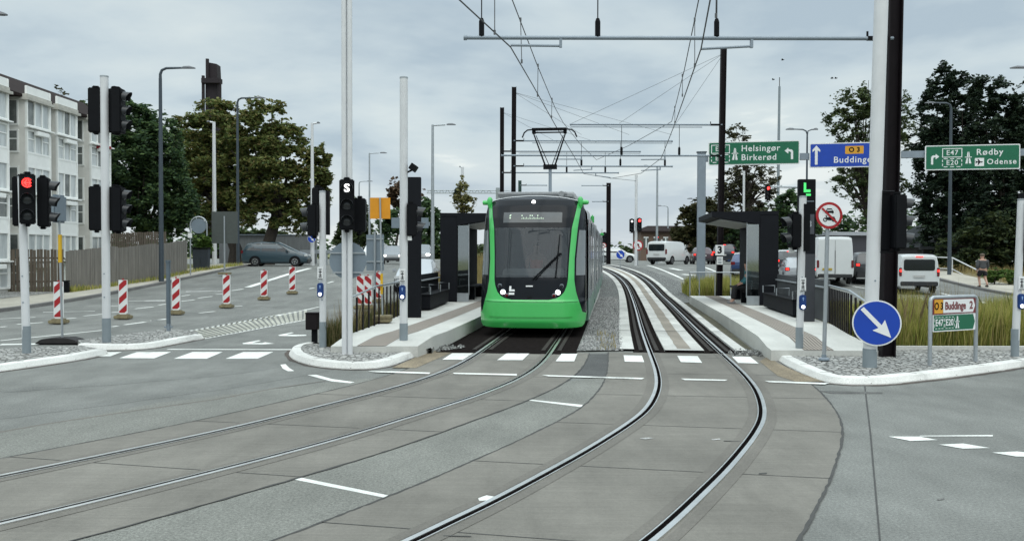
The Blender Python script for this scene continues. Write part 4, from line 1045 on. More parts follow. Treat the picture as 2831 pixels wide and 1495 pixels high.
Y3 = 47.; b3 = Vector((PDD(1262, 600, Y3).x, Y3, .5))
overhead('dark overhead line mast on the left platform, shorter looking one left of its twin', b3, 9.9, .0,
         [(7.55, lx(1610, 402, Y3, b3), [], None, True, []), (6.4, lx(1555, 441, Y3, b3), [lx(1425, 440, Y3, b3), lx(1522, 440, Y3, b3)], 7.5, False, [(lx(1498, 440, Y3, b3), lx(1535, 448, Y3, b3), .25)])], w=.22,
         stay=[(lx(1400, 402, Y3, b3), 0, 7.55), (lx(1500, 402, Y3, b3), 0, 7.55)])
Y4 = 74.; b4 = Vector((PDD(1530, 600, Y4).x, Y4, 1.1))
overhead('dark overhead line mast far down the line right of the tram', b4, PDD(1530, 460, Y4).z, 0,
         [(PDD(1530, 467, Y4).z, lx(1463, 467, Y4, b4), [], None, False, []), (PDD(1530, 507, Y4).z, lx(1490, 507, Y4, b4), [], None, False, [])], w=.35, stay=[])
Y5 = 66.; b5 = Vector((PDD(1307, 600, Y5).x, Y5, 1.0))
overhead('green topped mast end rising behind the tram roof', b5, PDD(1307, 454, Y5).z, 0, [(PDD(1307, 466, Y5).z, lx(1375, 466, Y5, b5), [], None, False, [])], w=.25, m=mat('green mast', (.02, .06, .05), .5))
# wires: one thing per wire
def wire(label, pts, r=.011):
    mb = MB(); q = [Vector(p) for p in pts]; o_ = mb.path(q, r, 6).build('overhead_wire', CABLE); tag(o_, label, 'wire', 'overhead wires of the tram line')
def sag(a, b, s, n=8): 
    a, b = Vector(a), Vector(b); return [a.lerp(b, k/n)-Vector((0, 0, s*4*(k/n)*(1-k/n))) for k in range(n+1)]
cl = [PDD(1135, -20, 13.3), PDD(1155, 0, 13.6), PDD(1284, 119, 16.2), PDD(1340, 215, 20.2), PDD(1398, 318, 26.6), PDD(1447, 399, Y1), PDD(1468, 437, Y2), PDD(1535, 448, Y3), PDD(1600, 455, 56)]
wire('left contact wire reaching down to the pantograph of the green tram', cl, .013)
ml = [PDD(1288, 0, 17.6)+Vector((-.35, -1.5, .1)), PDD(1288, 0, 17.6), PDD(1350, 162, 23.2), PDD(1396, 272, 30.), PDD(1417, 310, Y1), PDD(1462, 366, Y2), PDD(1500, 402, Y3)]
wire('left upper carrier wire ending over the pantograph', ml, .012)
cr_ = [PDD(1790, -30, 13.2), PDD(1786, 0, 13.8), PDD(1763, 123, 16.2), PDD(1720, 247, 21.5), PDD(1697, 312, 27.5), PDD(1663, 398, Y1), PDD(1612, 436, Y2), PDD(1535, 449, Y3)]
wire('right contact wire above the empty track', cr_, .013)
mr = [PDD(1762, -25, 16.8), PDD(1757, 0, 17.6), PDD(1721, 176, 24.5), PDD(1689, 306, Y1), PDD(1582, 366, Y2), PDD(1500, 402, Y3)]
wire('right upper carrier wire above the empty track', mr, .012)
def dropper(lab, x0, y0, Y, x1, y1):
    mb = MB(); A = PDD(x0, y0, Y); B_ = PDD(x1, y1, Y); mb.tube(A, B_, .009, n=5); 
    for P0 in (A, B_): mb.lathe([(.02, -.04), (.02, .04)], 6, Matrix.Translation(P0))
    o_ = mb.build('wire_dropper', CABLE); tag(o_, lab, 'wire', 'droppers between carrier and contact wires')
for a_ in ((1244, -20, 15.2, 1244, 82), (1309, 50, 18.2, 1312, 155), (1353, 165, 22.4, 1352, 240), (1388, 250, 26.5, 1387, 294)): dropper('thin vertical dropper on the left pair of overhead wires', *a_)
for a_ in ((1801, -25, 16.0, 1800, 40), (1747, 50, 18.5, 1747, 165), (1716, 190, 24., 1716, 240), (1697, 270, 30.5, 1697, 308)): dropper('thin vertical dropper on the right pair of overhead wires', *a_)
# ================================================================= STREET FURNITURE
def gz(x, y): return tz(x, y)
REDW = mat('reflective red', (.33, .009, .013), .4, 0, .08, 4)
def clip_poly(poly, w, h):
    def cl(ps, ins, inter):
        o = []
        for i in range(len(ps)):
            a, b = ps[i-1], ps[i]
            if ins(b):
                if not ins(a): o.append(inter(a, b))
                o.append(b)
            elif ins(a): o.append(inter(a, b))
        return o
    def ix(v): return lambda a, b: (v, a[1]+(b[1]-a[1])*(v-a[0])/(b[0]-a[0]))
    def iz(v): return lambda a, b: (a[0]+(b[0]-a[0])*(v-a[1])/(b[1]-a[1]), v)
    for ins, it in ((lambda p: p[0] >= -w/2, ix(-w/2)), (lambda p: p[0] <= w/2, ix(w/2)), (lambda p: p[1] >= 0, iz(0)), (lambda p: p[1] <= h, iz(h))):
        if len(poly) < 3: return []
        poly = cl(poly, ins, it)
    return poly
def marker(label, x, y, flip=1, yaw=0., sc=1., h=1.0):
    t = thing('marker_board', label, 'marker board', (x, y, gz(x, y)), yaw, 'red and white marker boards along the left carriageway'); t.scale = (sc, sc, sc)
    w = .25
    mb = MB(); mb.box((0, .0, .075), (.46, .34, .10)); mb.box((0, 0, .13), (.36, .22, .06)); mb.build('rubber_base', BASEY, t, bevel=.02)
    mb = MB(); mb.prism([(-w/2-.012, .2), (w/2+.012, .2), (w/2+.012, .2+h), (-w/2-.012, .2+h)], .03, Matrix.Translation((0, -.015, 0)))
    mb.prism([(-w/2, .2), (-.05, .12), (.05, .12), (w/2, .2)], .03, Matrix.Translation((0, -.015, 0))); b_ = mb.build('board', mat('board white', (.66, .67, .66), .45, 0, .06, 5), t)
    mb = MB(); k = 0; z = -.16
    while z < h+.3:
        p_ = clip_poly([(-w/2*1.01, z), (w/2*1.01, z+.23*1), (w/2*1.01, z+.20+.23), (-w/2*1.01, z+.20)], w-.012, h-.015)
        if len(p_) > 2: mb.add([(flip*a, -.018, .207+b) for a, b in p_], [tuple(range(len(p_)))])
        z += .40
    mb.build('red_stripes', REDW, b_)
    mb = MB(); mb.tube((0, 0, .2+h), (0, 0, .24+h), .03); mb.build('lamp_stub', REDW, t)
for (xD, yD, lab) in ((148, 815, 'red and white marker board nearest the left edge, behind a pole with a yellow band'), (310, 803, 'red and white marker board just right of the tall four headed signal pole'), (443, 792, 'red and white marker board right behind the grey bollard post'),
                      (570, 775, 'red and white marker board standing alone in the middle of the row'), (664, 755, 'red and white marker board in front of the thick white road line'), (735, 740, 'red and white marker board farthest up the row below the teal car')):
    p = GD(xD, yD); marker(lab, p.x, p.y, 1, random.uniform(-.08, .08))
p = PDD(915, 760, 31.); marker('double width red and white marker board behind the left railing, left one', p.x-.13, 31., -1, .02); marker('red and white marker board behind the left railing next to the orange sign pole', PDD(951, 700, 34.).x, 34., -1, 0)
marker('red and white marker board behind the left railing, close beside its twin', p.x+.15, 31., -1, .0)

# ---- no motor vehicles sign
p = GD(2072, 905, .12); t = thing('round_sign', 'red ringed round sign with black car and motorcycle on a thin grey pole', 'road sign', p)
zc = PDD(2080, 542, p.y).z-p.z; r = .237
mb = MB(); mb.tube((0, 0, 0), (.05, 0, zc+.2), .036, n=12); mb.build('pole', GALV, t, smooth=True)
mb = MB(); mb.lathe([(.10, 0), (.10, .03), (.045, .05), (.045, .1)], 8); mb.build('pole_foot', GALVD, t)
mb = MB(); mb.prism(disc_outline(r, 40), .012); s_ = mb.build('sign_plate', SIGNR, t, loc=(.05, -.06, zc))
mb = MB(); mb.prism(disc_outline(r*.80, 40), .003, Matrix.Translation((0, -.004, 0))); mb.build('white_field', SIGNW, s_)
car_o = [(-.075, .03), (-.07, .065), (-.055, .07), (-.04, .105), (.04, .105), (.055, .07), (.07, .065), (.075, .03), (.06, .03), (.06, .02), (.045, .02), (.045, .03), (-.045, .03), (-.045, .02), (-.06, .02), (-.06, .03)]
mb = MB(); mb.prism([(x*1.05, z*1.05+.012) for x, z in car_o], .003, Matrix.Translation((0, -.008, 0))); mb.build('car_symbol', BLACK, s_)
mb = MB(); mb.prism([(x, z) for x, z in [(-.037, .10), (.037, .10), (.045, .083), (-.045, .083)]], .002, Matrix.Translation((0, -.010, .0))); mb.build('car_window', SIGNW, s_)
mb = MB()
def ring(mb, cx_, cz_, ro, ri, y, n=18):
    mb.grid([[(cx_+ro*math.cos(2*PI*k/n), y, cz_+ro*math.sin(2*PI*k/n)), (cx_+ri*math.cos(2*PI*k/n), y, cz_+ri*math.sin(2*PI*k/n))] for k in range(n+1)])
ring(mb, -.075, -.075, .037, .022, -.009); ring(mb, .075, -.075, .037, .022, -.009)
mb.prism([(-.08, -.06), (-.05, -.035), (.0, -.03), (.06, -.02), (.10, -.03), (.06, -.06), (.03, -.09), (-.03, -.085)], .003, Matrix.Translation((0, -.008, 0))); mb.prism([(-.06, -.03), (-.07, .0), (-.05, .0), (-.04, -.03)], .003, Matrix.Translation((0, -.008, 0))); mb.build('motorcycle_symbol', BLACK, s_)
mb = MB(); mb.prism([(-.145, .115), (-.12, .14), (.145, -.115), (.12, -.14)], .003, Matrix.Translation((0, -.013, 0))); mb.build('red_bar', SIGNR, s_)

# ---- direction sign in a frame
pl_ = GD(2338, 918, .12); pr_ = GD(2453, 908, .12)
v = pr_-pl_; yaw = math.atan2(v.y, v.x); wd = v.length
t = thing('direction_sign', 'framed low direction sign with white and green arrow boards in front of tall grass', 'road sign', pl_, yaw)
zt_ = PDD(2350, 748, pl_.y).z-pl_.z
mb = MB(); mb.path([(0, 0, 0), (0, 0, zt_-.07), (.02, 0, zt_-.02), (.07, 0, zt_), (wd-.07, 0, zt_), (wd-.02, 0, zt_-.02), (wd, 0, zt_-.07), (wd, 0, 0)], .034, 10); mb.build('frame', GALV, t, smooth=True)
zc1 = PDD(2400, 770, pl_.y+.3).z-pl_.z; zc2 = PDD(2400, 808, pl_.y+.3).z-pl_.z; cw = wd-.09; ch = .30
REDBRN = mat('brown red border', (.16, .022, .025), .45, 0, .06, 4)
M0 = Matrix.Translation((wd/2, -.02, zc1+.01))
mb = MB(); mb.prism(rrect(cw, ch, .02), .02, M0); s_ = mb.build('destination_board', REDBRN, t)
mb = MB(); mb.prism([(-cw/2+.26, -ch/2+.035), (cw/2-.075, -ch/2+.035), (cw/2-.02, 0), (cw/2-.075, ch/2-.035), (-cw/2+.26, ch/2-.035)], .003, M0 @ Matrix.Translation((0, -.004, 0))); mb.build('white_field', SIGNW, s_)
mb = MB(); mb.prism(rrect(.225, ch-.06, .015, -cw/2+.14), .003, M0 @ Matrix.Translation((0, -.004, 0))); mb.build('yellow_field', SIGNY, s_)
text('lettering', 'O 3', .175, BLACK, s_, -cw/2+.14, 0, y=-.008, M=M0, bold=.004, sx=.82); text('lettering', 'Buddinge', .185, REDBRN, s_, -cw/2+.30, 0, y=-.008, M=M0, align='LEFT', bold=.005, sx=.82); text('lettering', '2', .185, REDBRN, s_, cw/2-.13, 0, y=-.008, M=M0, bold=.005)
M1 = Matrix.Translation((wd/2, -.02, zc2-.01))
mb = MB(); mb.prism(rrect(cw, ch, .02), .02, M1); s_ = mb.build('motorway_board', SIGNW, t)
mb = MB(); mb.prism([(-cw/2+.02, -ch/2+.02), (cw/2-.07, -ch/2+.02), (cw/2-.02, 0), (cw/2-.07, ch/2-.02), (-cw/2+.02, ch/2-.02)], .003, M1 @ Matrix.Translation((0, -.004, 0))); mb.build('green_field', SIGNG, s_)
text('lettering', 'E47', .16, SIGNW, s_, -cw/2+.155, 0, y=-.008, M=M1, bold=.003, sx=.85); text('lettering', 'E20', .16, SIGNW, s_, -cw/2+.425, 0, y=-.008, M=M1, bold=.003, sx=.85)
def dashed_box(parent, M, x, z, w, h, solid, th=.014, m=SIGNW, y=-.009):
    mb = MB(); mb.T = M @ Matrix.Translation((x, 0, z))
    if solid:
        for dz in (-h/2, h/2): mb.box((0, y, dz), (w+th, .002, th))
        for dx in (-w/2, w/2): mb.box((dx, y, 0), (th, .002, h-th))
    else:
        n = 3
        for dz in (-h/2, h/2):
            for k in range(n): mb.box((-w/2+w*(k+.5)/n, y, dz), (w/n*.62, .002, th))
        for dx in (-w/2, w/2): 
            for k in range(2): mb.box((dx, y, -h/4+h/2*k), (th, .002, h*.3))
    mb.build('number_frame', m, parent)
dashed_box(s_, M1, -cw/2+.155, 0, .245, .19, False, .010); dashed_box(s_, M1, -cw/2+.425, 0, .245, .19, False, .010)
def motorway_symbol(parent, M, x, z, k, m=SIGNW, y=-.008):
    mb = MB(); mb.T = M @ Matrix.Translation((x, y, z)) @ Matrix.Diagonal((k, 1, k, 1))
    for s in (-1, 1): mb.prism([(s*.05, -.5), (s*.24, -.5), (s*.13, -.02), (s*.03, -.02)], .002); mb.prism([(s*.02, .10), (s*.12, .10), (s*.07, .5), (s*.01, .5)], .002)
    mb.prism([(-.30, .02), (.30, .02), (.26, .08), (-.26, .08)], .002); mb.build('motorway_symbol', m, parent)
motorway_symbol(s_, M1, -cw/2+.635, 0, .21)

# ---- sign gantry
GA = Vector((PDD(1763, 600, 41.4).x, 41.4, 0)); GBx = PDD(2600, 410, 38.6); yawg = math.atan2(38.6-41.4, GBx.x-GA.x); lg = 26.
t = thing('sign_gantry', 'grey gantry carrying two green and one blue motorway signs over the right carriageway', 'sign gantry', (GA.x, GA.y, gz(GA.x, GA.y)), yawg)
cg, sg2 = math.cos(yawg), math.sin(yawg)
def gx(xD, yD=400):
    """position along the gantry seen at a picture column"""
    d = ray(xD*K, yD*K); k = d.x/d.y
    # GA + s*(cg,sg2): x = k*y
    s = (k*GA.y-GA.x)/(cg-k*sg2); Y = GA.y+s*sg2; return s, PDD(xD, yD, Y).z-t.location.z
zb = gx(1763, 400)[1]
mb = MB(); mb.box((0, 0, (zb+.3)/2), (.40, .34, zb+.3)); mb.box((0, 0, zb+.32), (.5, .44, .05)); mb.build('post', GALVD, t, bevel=.03)
mb = MB(); mb.box((lg, 0, (zb+.3)/2), (.40, .34, zb+.3)); mb.build('post', GALVD, t, bevel=.03)
mb = MB(); mb.box((lg/2, .0, zb+.02), (lg, .3, .30)); mb.build('beam', GALVD, t)
def gsign(x0, x1, yt, yb, face):
    s0, z1 = gx(x0, yt); s1, z0 = gx(x1, yb); _, z0b = gx(x0, yb); _, z1b = gx(x1, yt)
    w = s1-s0; h = ((z1-z0b)+(z1b-z0))/2; zc = (z1+z0b+z1b+z0)/4; xc = (s0+s1)/2
    M = Matrix.Translation((xc, -.24, zc))
    mb = MB(); mb.prism(rrect(w, h, .06), .05, M); s_ = mb.build('sign_board', SIGNW, t)
    mb = MB(); mb.prism(rrect(w-.09, h-.09, .04), .003, M @ Matrix.Translation((0, -.006, 0))); mb.build('face', face, s_)
    return s_, M, w, h
def bent_arrow(s_, M, x, z, k, left=True):
    o = [(-.02, -.5), (.16, -.5), (.16, .12), (.10, .26), (-.04, .32), (-.22, .32), (-.22, .46), (-.52, .20), (-.22, -.04), (-.22, .14), (-.08, .14), (-.02, .06)]
    mb = MB(); mb.prism([((x_ if left else -x_)*k, z_*k) for x_, z_ in o], .003, M @ Matrix.Translation((x, -.010, z))); mb.build('arrow', SIGNW, s_)
s_, M, w, h = gsign(1781, 2009, 357, 416, SIGNG)
text('lettering', 'Helsingør', .40, SIGNW, s_, -w/2+1.50, h*.19, y=-.012, M=M, align='LEFT', bold=.004, spacing=1.12); text('lettering', 'Birkerød', .40, SIGNW, s_, -w/2+1.50, -h*.19, y=-.012, M=M, align='LEFT', bold=.004, spacing=1.12)
bent_arrow(s_, M, w/2-.38, -.04, .56, True); motorway_symbol(s_, M, -w/2+1.22, -.03, .55, y=-.012)
text('lettering', 'E47', .30, SIGNW, s_, -w/2+.56, h*.19, y=-.012, M=M, bold=.002, spacing=1.1); dashed_box(s_, M, -w/2+.56, h*.19, .82, .38, True, .035)
text('lettering', 'E55', .30, SIGNW, s_, -w/2+.56, -h*.21, y=-.012, M=M, bold=.002, spacing=1.1); dashed_box(s_, M, -w/2+.56, -h*.21, .82, .36, False, .035)
s_, M, w, h = gsign(2034, 2262, 360, 422, SIGNB)
mb = MB(); mb.prism([(-.06, -.42), (.06, -.42), (.06, .24), (.17, .16), (.17, .26), (0, .46), (-.17, .26), (-.17, .16), (-.06, .24)], .003, M @ Matrix.Translation((-w/2+.30, -.010, 0))); mb.build('arrow', SIGNW, s_)
mb = MB(); mb.prism(rrect(.80, .36, .03), .003, M @ Matrix.Translation((-.02, -.010, h*.20))); mb.build('number_field', SIGNY, s_)
text('lettering', 'O 3', .30, BLACK, s_, -.02, h*.20, y=-.016, M=M, bold=.010, spacing=1.05); text('lettering', 'Buddinge', .40, SIGNW, s_, -.93, -h*.20, y=-.012, M=M, align='LEFT', bold=.004, spacing=1.12)
s_, M, w, h = gsign(2323, 2560, 366, 428, SIGNG)
bent_arrow(s_, M, -w/2+.33, -.05, .50, False)
text('lettering', 'E47', .31, SIGNW, s_, -w/2+1.13, h*.19, y=-.012, M=M, bold=.002, spacing=1.12); dashed_box(s_, M, -w/2+1.13, h*.19, .80, .38, True, .032)
text('lettering', 'E20', .31, SIGNW, s_, -w/2+1.13, -h*.21, y=-.012, M=M, bold=.002, spacing=1.12); dashed_box(s_, M, -w/2+1.13, -h*.21, .80, .36, False, .032)
motorway_symbol(s_, M, -w/2+1.80, -.02, .52, y=-.012)
text('lettering', 'Rødby', .38, SIGNW, s_, -w/2+2.12, h*.19, y=-.012, M=M, align='LEFT', bold=.004, spacing=1.15); text('lettering', 'Odense', .335, SIGNW, s_, -w/2+2.56, -h*.20, y=-.012, M=M, align='LEFT', bold=.004, spacing=1.18)
mb = MB(); mb.prism(rrect(.38, .36, .02), .003, M @ Matrix.Translation((-w/2+2.26, -.010, -h*.20))); mb.build('airport_field', SIGNW, s_)
mb = MB(); mb.prism([(.15, 0), (.10, .025), (.03, .025), (-.04, .13), (-.08, .13), (-.05, .025), (-.11, .025), (-.14, .06), (-.165, .06), (-.15, 0), (-.165, -.06), (-.14, -.06), (-.11, -.025), (-.05, -.025), (-.08, -.13), (-.04, -.13), (.03, -.025), (.10, -.025)], .003, M @ Matrix.Translation((-w/2+2.26, -.014, -h*.20))); mb.build('airplane_symbol', BLACK, s_)

# ---- temporary signs seen from behind
YELL = mat('yellow band', (.60, .36, .01), .5, 0, .08, 4)
p = GD(962, 812, .32); p.z = ztL(p.y); t = thing('temporary_sign', 'orange rectangular sign seen from behind on a pole with rubber base on the left platform', 'road sign', p)
zt_ = PDD(953, 497, p.y).z-p.z; zb_ = PDD(953, 550, p.y).z-p.z; wS = 51*K/F*p.y
mb = MB(); mb.tube((0, 0, .1), (-.06, 0, zt_), .022, n=10); mb.build('pole', GALV, t)
mb = MB(); mb.box((-.02, 0, .95), (.055, .055, .5)); mb.build('yellow_sleeve', YELL, t)
mb = MB(); mb.box((-.06, .03, (zt_+zb_)/2), (wS, .012, zt_-zb_)); mb.build('sign_plate', SIGNO, t)
mb = MB(); mb.box((0, 0, .07), (.42, .5, .09)); mb.box((0, 0, .15), (.44, .5, .07)); mb.build('rubber_base', BASEY, t, bevel=.015)
p = GD(157, 862, .02); t = thing('temporary_sign', 'narrow grey sign seen edge on, on a pole with yellow band and black rubber base', 'road sign', p)
zt_ = PDD(148, 490, p.y).z-p.z; zb_ = PDD(148, 560, p.y).z-p.z
mb = MB(); mb.tube((0, 0, .05), (-.06, 0, zt_), .024, n=10); mb.build('pole', GALV, t)
z0 = PDD(150, 660, p.y).z-p.z; z1 = PDD(150, 590, p.y).z-p.z
mb = MB(); mb.box((-.035, -.0, (z0+z1)/2), (.06, .06, z1-z0)); mb.build('yellow_sleeve', YELL, t)
mb = MB(); mb.box((-.07, .02, (zt_+zb_)/2), (.12, .5, zt_-zb_)); mb.build('sign_plate', SIGNBK, t, bevel=.04)
mb = MB(); mb.prism([(-.50, 0), (-.36, .10), (-.1, .13), (.2, .13), (.36, .09), (.52, 0)], .45, Matrix.Translation((0, -.25, .0))); mb.build('rubber_base', RUBBER, t, bevel=.02)
p = GD(938, 800, .0); t = thing('large_sign', 'grey rectangular sign seen from behind, partly hidden by the round grey sign', 'road sign', (PDD(943, 700, 26.).x, 26., 0)); Y = 26.
z0 = PDD(943, 680, Y).z; z1 = PDD(943, 590, Y).z; ww = 44*K/F*Y
mb = MB(); mb.box((0, .03, (z0+z1)/2), (ww, .02, z1-z0)); mb.build('sign_plate', SIGNBK, t); mb = MB(); mb.tube((0, -.02, 0), (0, -.02, z1+.1), .035); mb.build('pole', GALV, t)
for dz in (.12, .75): mb = MB(); mb.box((0, .0, z1-dz*(z1-z0)), (ww*.96, .02, .04)); mb.build('clamp_bar', GALV, t)
Y = 92.; P0 = PDD(1011, 600, Y); t = thing('sign_gantry', 'small far grey sign gantry seen from behind beyond the orange sign', 'sign gantry', (P0.x, Y, 1.15)); zt_ = PDD(1011, 563, Y).z-1.15; xe = PDD(1076, 560, Y).x-P0.x
mb = MB(); mb.box((0, 0, zt_/2), (.5, .4, zt_)); mb.build('post', GALVD, t); mb = MB(); mb.box((xe/2, 0, zt_), (xe+.4, .3, .4)); mb.build('beam', GALVD, t)
for xa, xb in ((985, 1008), (1050, 1078)): mb = MB(); x0 = PDD(xa, 560, Y).x-P0.x; x1 = PDD(xb, 560, Y).x-P0.x; mb.box(((x0+x1)/2, -.2, zt_+.1), (x1-x0, .06, 1.1)); mb.build('sign_board', SIGNBK, t)
# ---- grey bollard post on the second island
p = GD(424, 834, .08); t = thing('bollard', 'slim grey bollard post on the left cobbled island', 'bollard', p); zt_ = PDD(424, 655, p.y).z-p.z
mb = MB(); mb.box((0, 0, zt_/2+.06), (.085, .085, zt_-.12)); mb.box((0, 0, zt_-.02), (.11, .11, .06)); mb.build('post', mat('bollard grey', (.10, .13, .155), .5, 0, .1, 4), t, bevel=.012)
mb = MB(); mb.tube((0, 0, 0), (0, 0, .2), .05); mb.box((0, 0, .12), (.19, .06, .04)); mb.build('bollard_foot', GALVD, t)
# ---- brown box on a post
p = GD(786, 868, .0); t = thing('post_box', 'dark brown box on a short post beside the left signal pole', 'box', p); z1 = PDD(786, 788, p.y).z; z0 = PDD(786, 828, p.y).z
mb = MB(); mb.box((0, 0, (z0+z1)/2), (.26, .22, z1-z0)); mb.box((0, 0, z1+.01), (.29, .25, .03)); mb.build('box', mat('brown box', (.012, .009, .010), .7, spec=.15), t, bevel=.01)
mb = MB(); mb.box((.04, .02, z0/2), (.11, .11, z0)); mb.build('post', BLACKM, t)
# ---- number plates on the mast
for nm, lab, yc, hh, ww, tx in (('number_plate', 'white plate with black number 3 on the dark mast behind the right platform', 629, 26, 22, '3'), ('number_plate', 'small white notice plate under the number 3 plate on the dark mast', 655, 20, 15, None)):
    P0 = PDD(1810, yc, 35.62); t = thing(nm, lab, 'plate', P0); h_ = hh*K/F*35.6; w_ = ww*K/F*35.6
    mb = MB(); mb.box((0, 0, 0), (w_, .02, h_)); b_ = mb.build('plate', SIGNW, t)
    if tx: text('lettering', tx, .40, BLACK, t, 0, 0, y=-.014, bold=.016)
    else:
        mb = MB()
        for z in (.09, .03, -.05, -.1): mb.box((0, -.013, z), (w_*.6, .004, .025))
        mb.build('print', SIGNBK, t)
# ---- round blue sign on the left lamp, far keep-right sign, no left turn sign
def roundsign(label, xD, yD, Y, r, kind, pole_to=None):
    P0 = PDD(xD, yD, Y); zg = gz(P0.x, Y); t = thing('round_sign', label, 'road sign', (P0.x, Y, zg)); z = P0.z-zg
    if pole_to is not None: mb = MB(); mb.tube((0, .04, 0), (0, .04, z+r*.4), .035); mb.build('pole', GALV, t)
    if kind == 'blue': blue_arrow(t, (0, -.03, z), r, 'sign_plate')
    elif kind == 'red':
        mb = MB(); mb.prism(disc_outline(r, 30), .012); s_ = mb.build('sign_plate', SIGNR, t, loc=(0, -.02, z)); mb = MB(); mb.prism(disc_outline(r*.76, 30), .004, Matrix.Translation((0, -.008, 0))); mb.build('white_field', SIGNW, s_)
        k = r/.4; mb = MB(); mb.prism([(x*k, zz_*k) for x, zz_ in [(.03, -.2), (.10, -.2), (.10, .07), (.04, .14), (-.05, .14), (-.05, .20), (-.20, .09), (-.05, -.02), (-.05, .05), (.03, .05)]], .004, Matrix.Translation((0, -.014, 0))); mb.build('arrow', BLACK, s_)
        mb = MB(); mb.prism([(-.23*k, .19*k), (-.19*k, .23*k), (.23*k, -.19*k), (.19*k, -.23*k)], .004, Matrix.Translation((0, -.02, 0))); mb.build('red_bar', SIGNR, s_)
    elif kind == 'back':
        mb = MB(); mb.prism(disc_outline(r, 30), .02, Matrix.Translation((0, 0, z))); mb.build('sign_plate', SIGNBK, t)
    return t
roundsign('small blue round sign with white arrow on the slim white lamp post left', 784, 600, 61.5, .29, 'blue', None)
roundsign('small blue keep right arrow far down the line in front of a white car', 1560, 640, 63., .32, 'blue', True)
roundsign('red ringed no left turn sign beside the far white van', 1604, 617, 68., .41, 'red', True)
roundsign('tiny round sign on a pole far right of the tram', 1518, 617, 66., .20, 'red', True)
# arch-framed round sign back and big rectangular sign back beyond the fence
p = GD(500, 692, .1); t = thing('bus_stop_sign', 'grey round sign back in an arched frame beyond the wooden fence', 'road sign', p); Y = p.y; zc = PDD(501, 568, Y).z-p.z; r = 19*K/F*Y
mb = MB(); zt_ = zc+r*.1; pts = [(-r*1.1, 0, 0), (-r*1.1, 0, zt_)]+[(-r*1.1*math.cos(PI*k/10), 0, zt_+r*1.1*math.sin(PI*k/10)) for k in range(1, 10)]+[(r*1.1, 0, zt_), (r*1.1, 0, zc-r*1.3)]
mb.path(pts, .04, 8); mb.build('frame', GALV, t); mb = MB(); mb.prism(disc_outline(r, 28, 0, zc), .03); mb.build('sign_plate', SIGNBK, t)
mb = MB(); mb.box((-r*1.1, -.05, PDD(481, 592, Y).z-p.z), (.22, .05, .26)); mb.build('small_plate', SIGNW, t)
p = GD(565, 690, .1); t = thing('large_sign', 'large dark grey rectangular sign seen from behind above the pavement end', 'road sign', p); Y = p.y
z0 = PDD(565, 612, Y).z-p.z; z1 = PDD(565, 532, Y).z-p.z; ww = 65*K/F*Y
mb = MB(); mb.box((0, .03, (z0+z1)/2), (ww, .03, z1-z0)); mb.build('sign_plate', mat('dark grey sign back', (.06, .07, .065), .6), t); mb = MB(); mb.tube((0, -.02, 0), (0, -.02, z1-.25), .045); mb.build('pole', GALV, t); mb = MB(); mb.box((0, 0, .06), (.6, .5, .1)); mb.build('rubber_base', BASEY, t)

# ---- street lamps
def lamp(label, xD, ytop, Y, arm, m=POLEW, r=.075, short=False, zbase=None, double=False, xtop=None):
    P0 = PDD(xD, ytop, Y); zg = gz(P0.x, Y) if zbase is None else zbase; h = P0.z-zg
    t = thing('street_lamp', label, 'street lamp', (P0.x, Y, zg), 0, 'street lamps'); a = arm*K/F*Y; sgn = 1 if a > 0 else -1
    mb = MB(); mb.tube((0, 0, 0), (0, 0, h-(.0 if short else .5)), r*1.25, r*.8, n=12); mb.build('post', m, t, smooth=True)
    mb = MB()
    if short: mb.tube((0, 0, h-.05), (a*.55, 0, h), r*.5)
    else: mb.path([(0, 0, h-.55), (0, 0, h-.3), (sgn*.08, 0, h-.1), (sgn*.3, 0, h), (a*.62, 0, h+.02)], [r*.8, r*.75, r*.7, r*.65, r*.5], 8)
    mb.build('arm', m, t, smooth=True)
    def head(x0, x1):
        mb = MB(); rows = []
        for k, (f, hw, th) in enumerate(((0, .06, .05), (.2, .12, .09), (.6, .15, .10), (.9, .10, .05), (1, .03, .02))):
            x = x0+(x1-x0)*f; rows.append([(x, -hw, h), (x, -hw*.6, h+th), (x, hw*.6, h+th), (x, hw, h), (x, 0, h-.03), (x, -hw, h)])
        mb.grid(rows); mb.build('lamp_head', mat('lamp head', (.09, .10, .115), .4), t, smooth=True)
    head(a*.6, a)
    if double: 
        mb = MB(); mb.path([(0, 0, h-.55), (-sgn*.05, 0, h-.1), (-sgn*.3, 0, h), (-a*.3, 0, h)], r*.55, 8); mb.build('arm', m, t); head(-a*.3, -a*.5)
    return t
DKP = mat('dark lamp post', (.045, .06, .075), .45, .2, .1, 3)
lamp('dark curved street lamp by the wooden fence', 403, 172, 43.4, 88, DKP, .10)
lamp('dark curved street lamp rising in front of the chestnut tree', 597, 247, 62, 70, DKP, .10)
lamp('white straight lamp post left of the chestnut trunk', 538, 307, 60, -18, POLEW, .13, True)
lamp('slim white lamp post with a short head at the right side of the chestnut tree', 785, 310, 62, 20, POLEW, .12, True)
lamp('thin street lamp between the two tall white signal poles', 929, 385, 85, 44, GALV, .09, True)
lamp('small far street lamp just right of the twin grey mast', 903, 456, 112, 34, GALV, .10)
lamp('tall street lamp with a long arm left of the tram shelter', 1088, 314, 62, 58, GALV, .11, True)
lamp('street lamp with a left arm above the far white van', 1653, 418, 80, -38, GALV, .10, True)
lamp('grey street lamp with unequal arms between the green and blue gantry signs', 2030, 326, 58, -54, DKP, .07, False, None, True)
lamp('dark street lamp curving left beside the pines and the right footpath', 2392, 260, 56.2, -67, DKP, .10)
lamp('far small street lamp above the brick house', 1680, 518, 120, -28, GALV, .10)
lamp('far pale street lamp left of the gantry post', 1762, 500, 95, -34, GALV, .09, True)
lamp('street lamp out of frame whose head shows in the top left corner', -70, 38, 29, 88, DKP, .08)
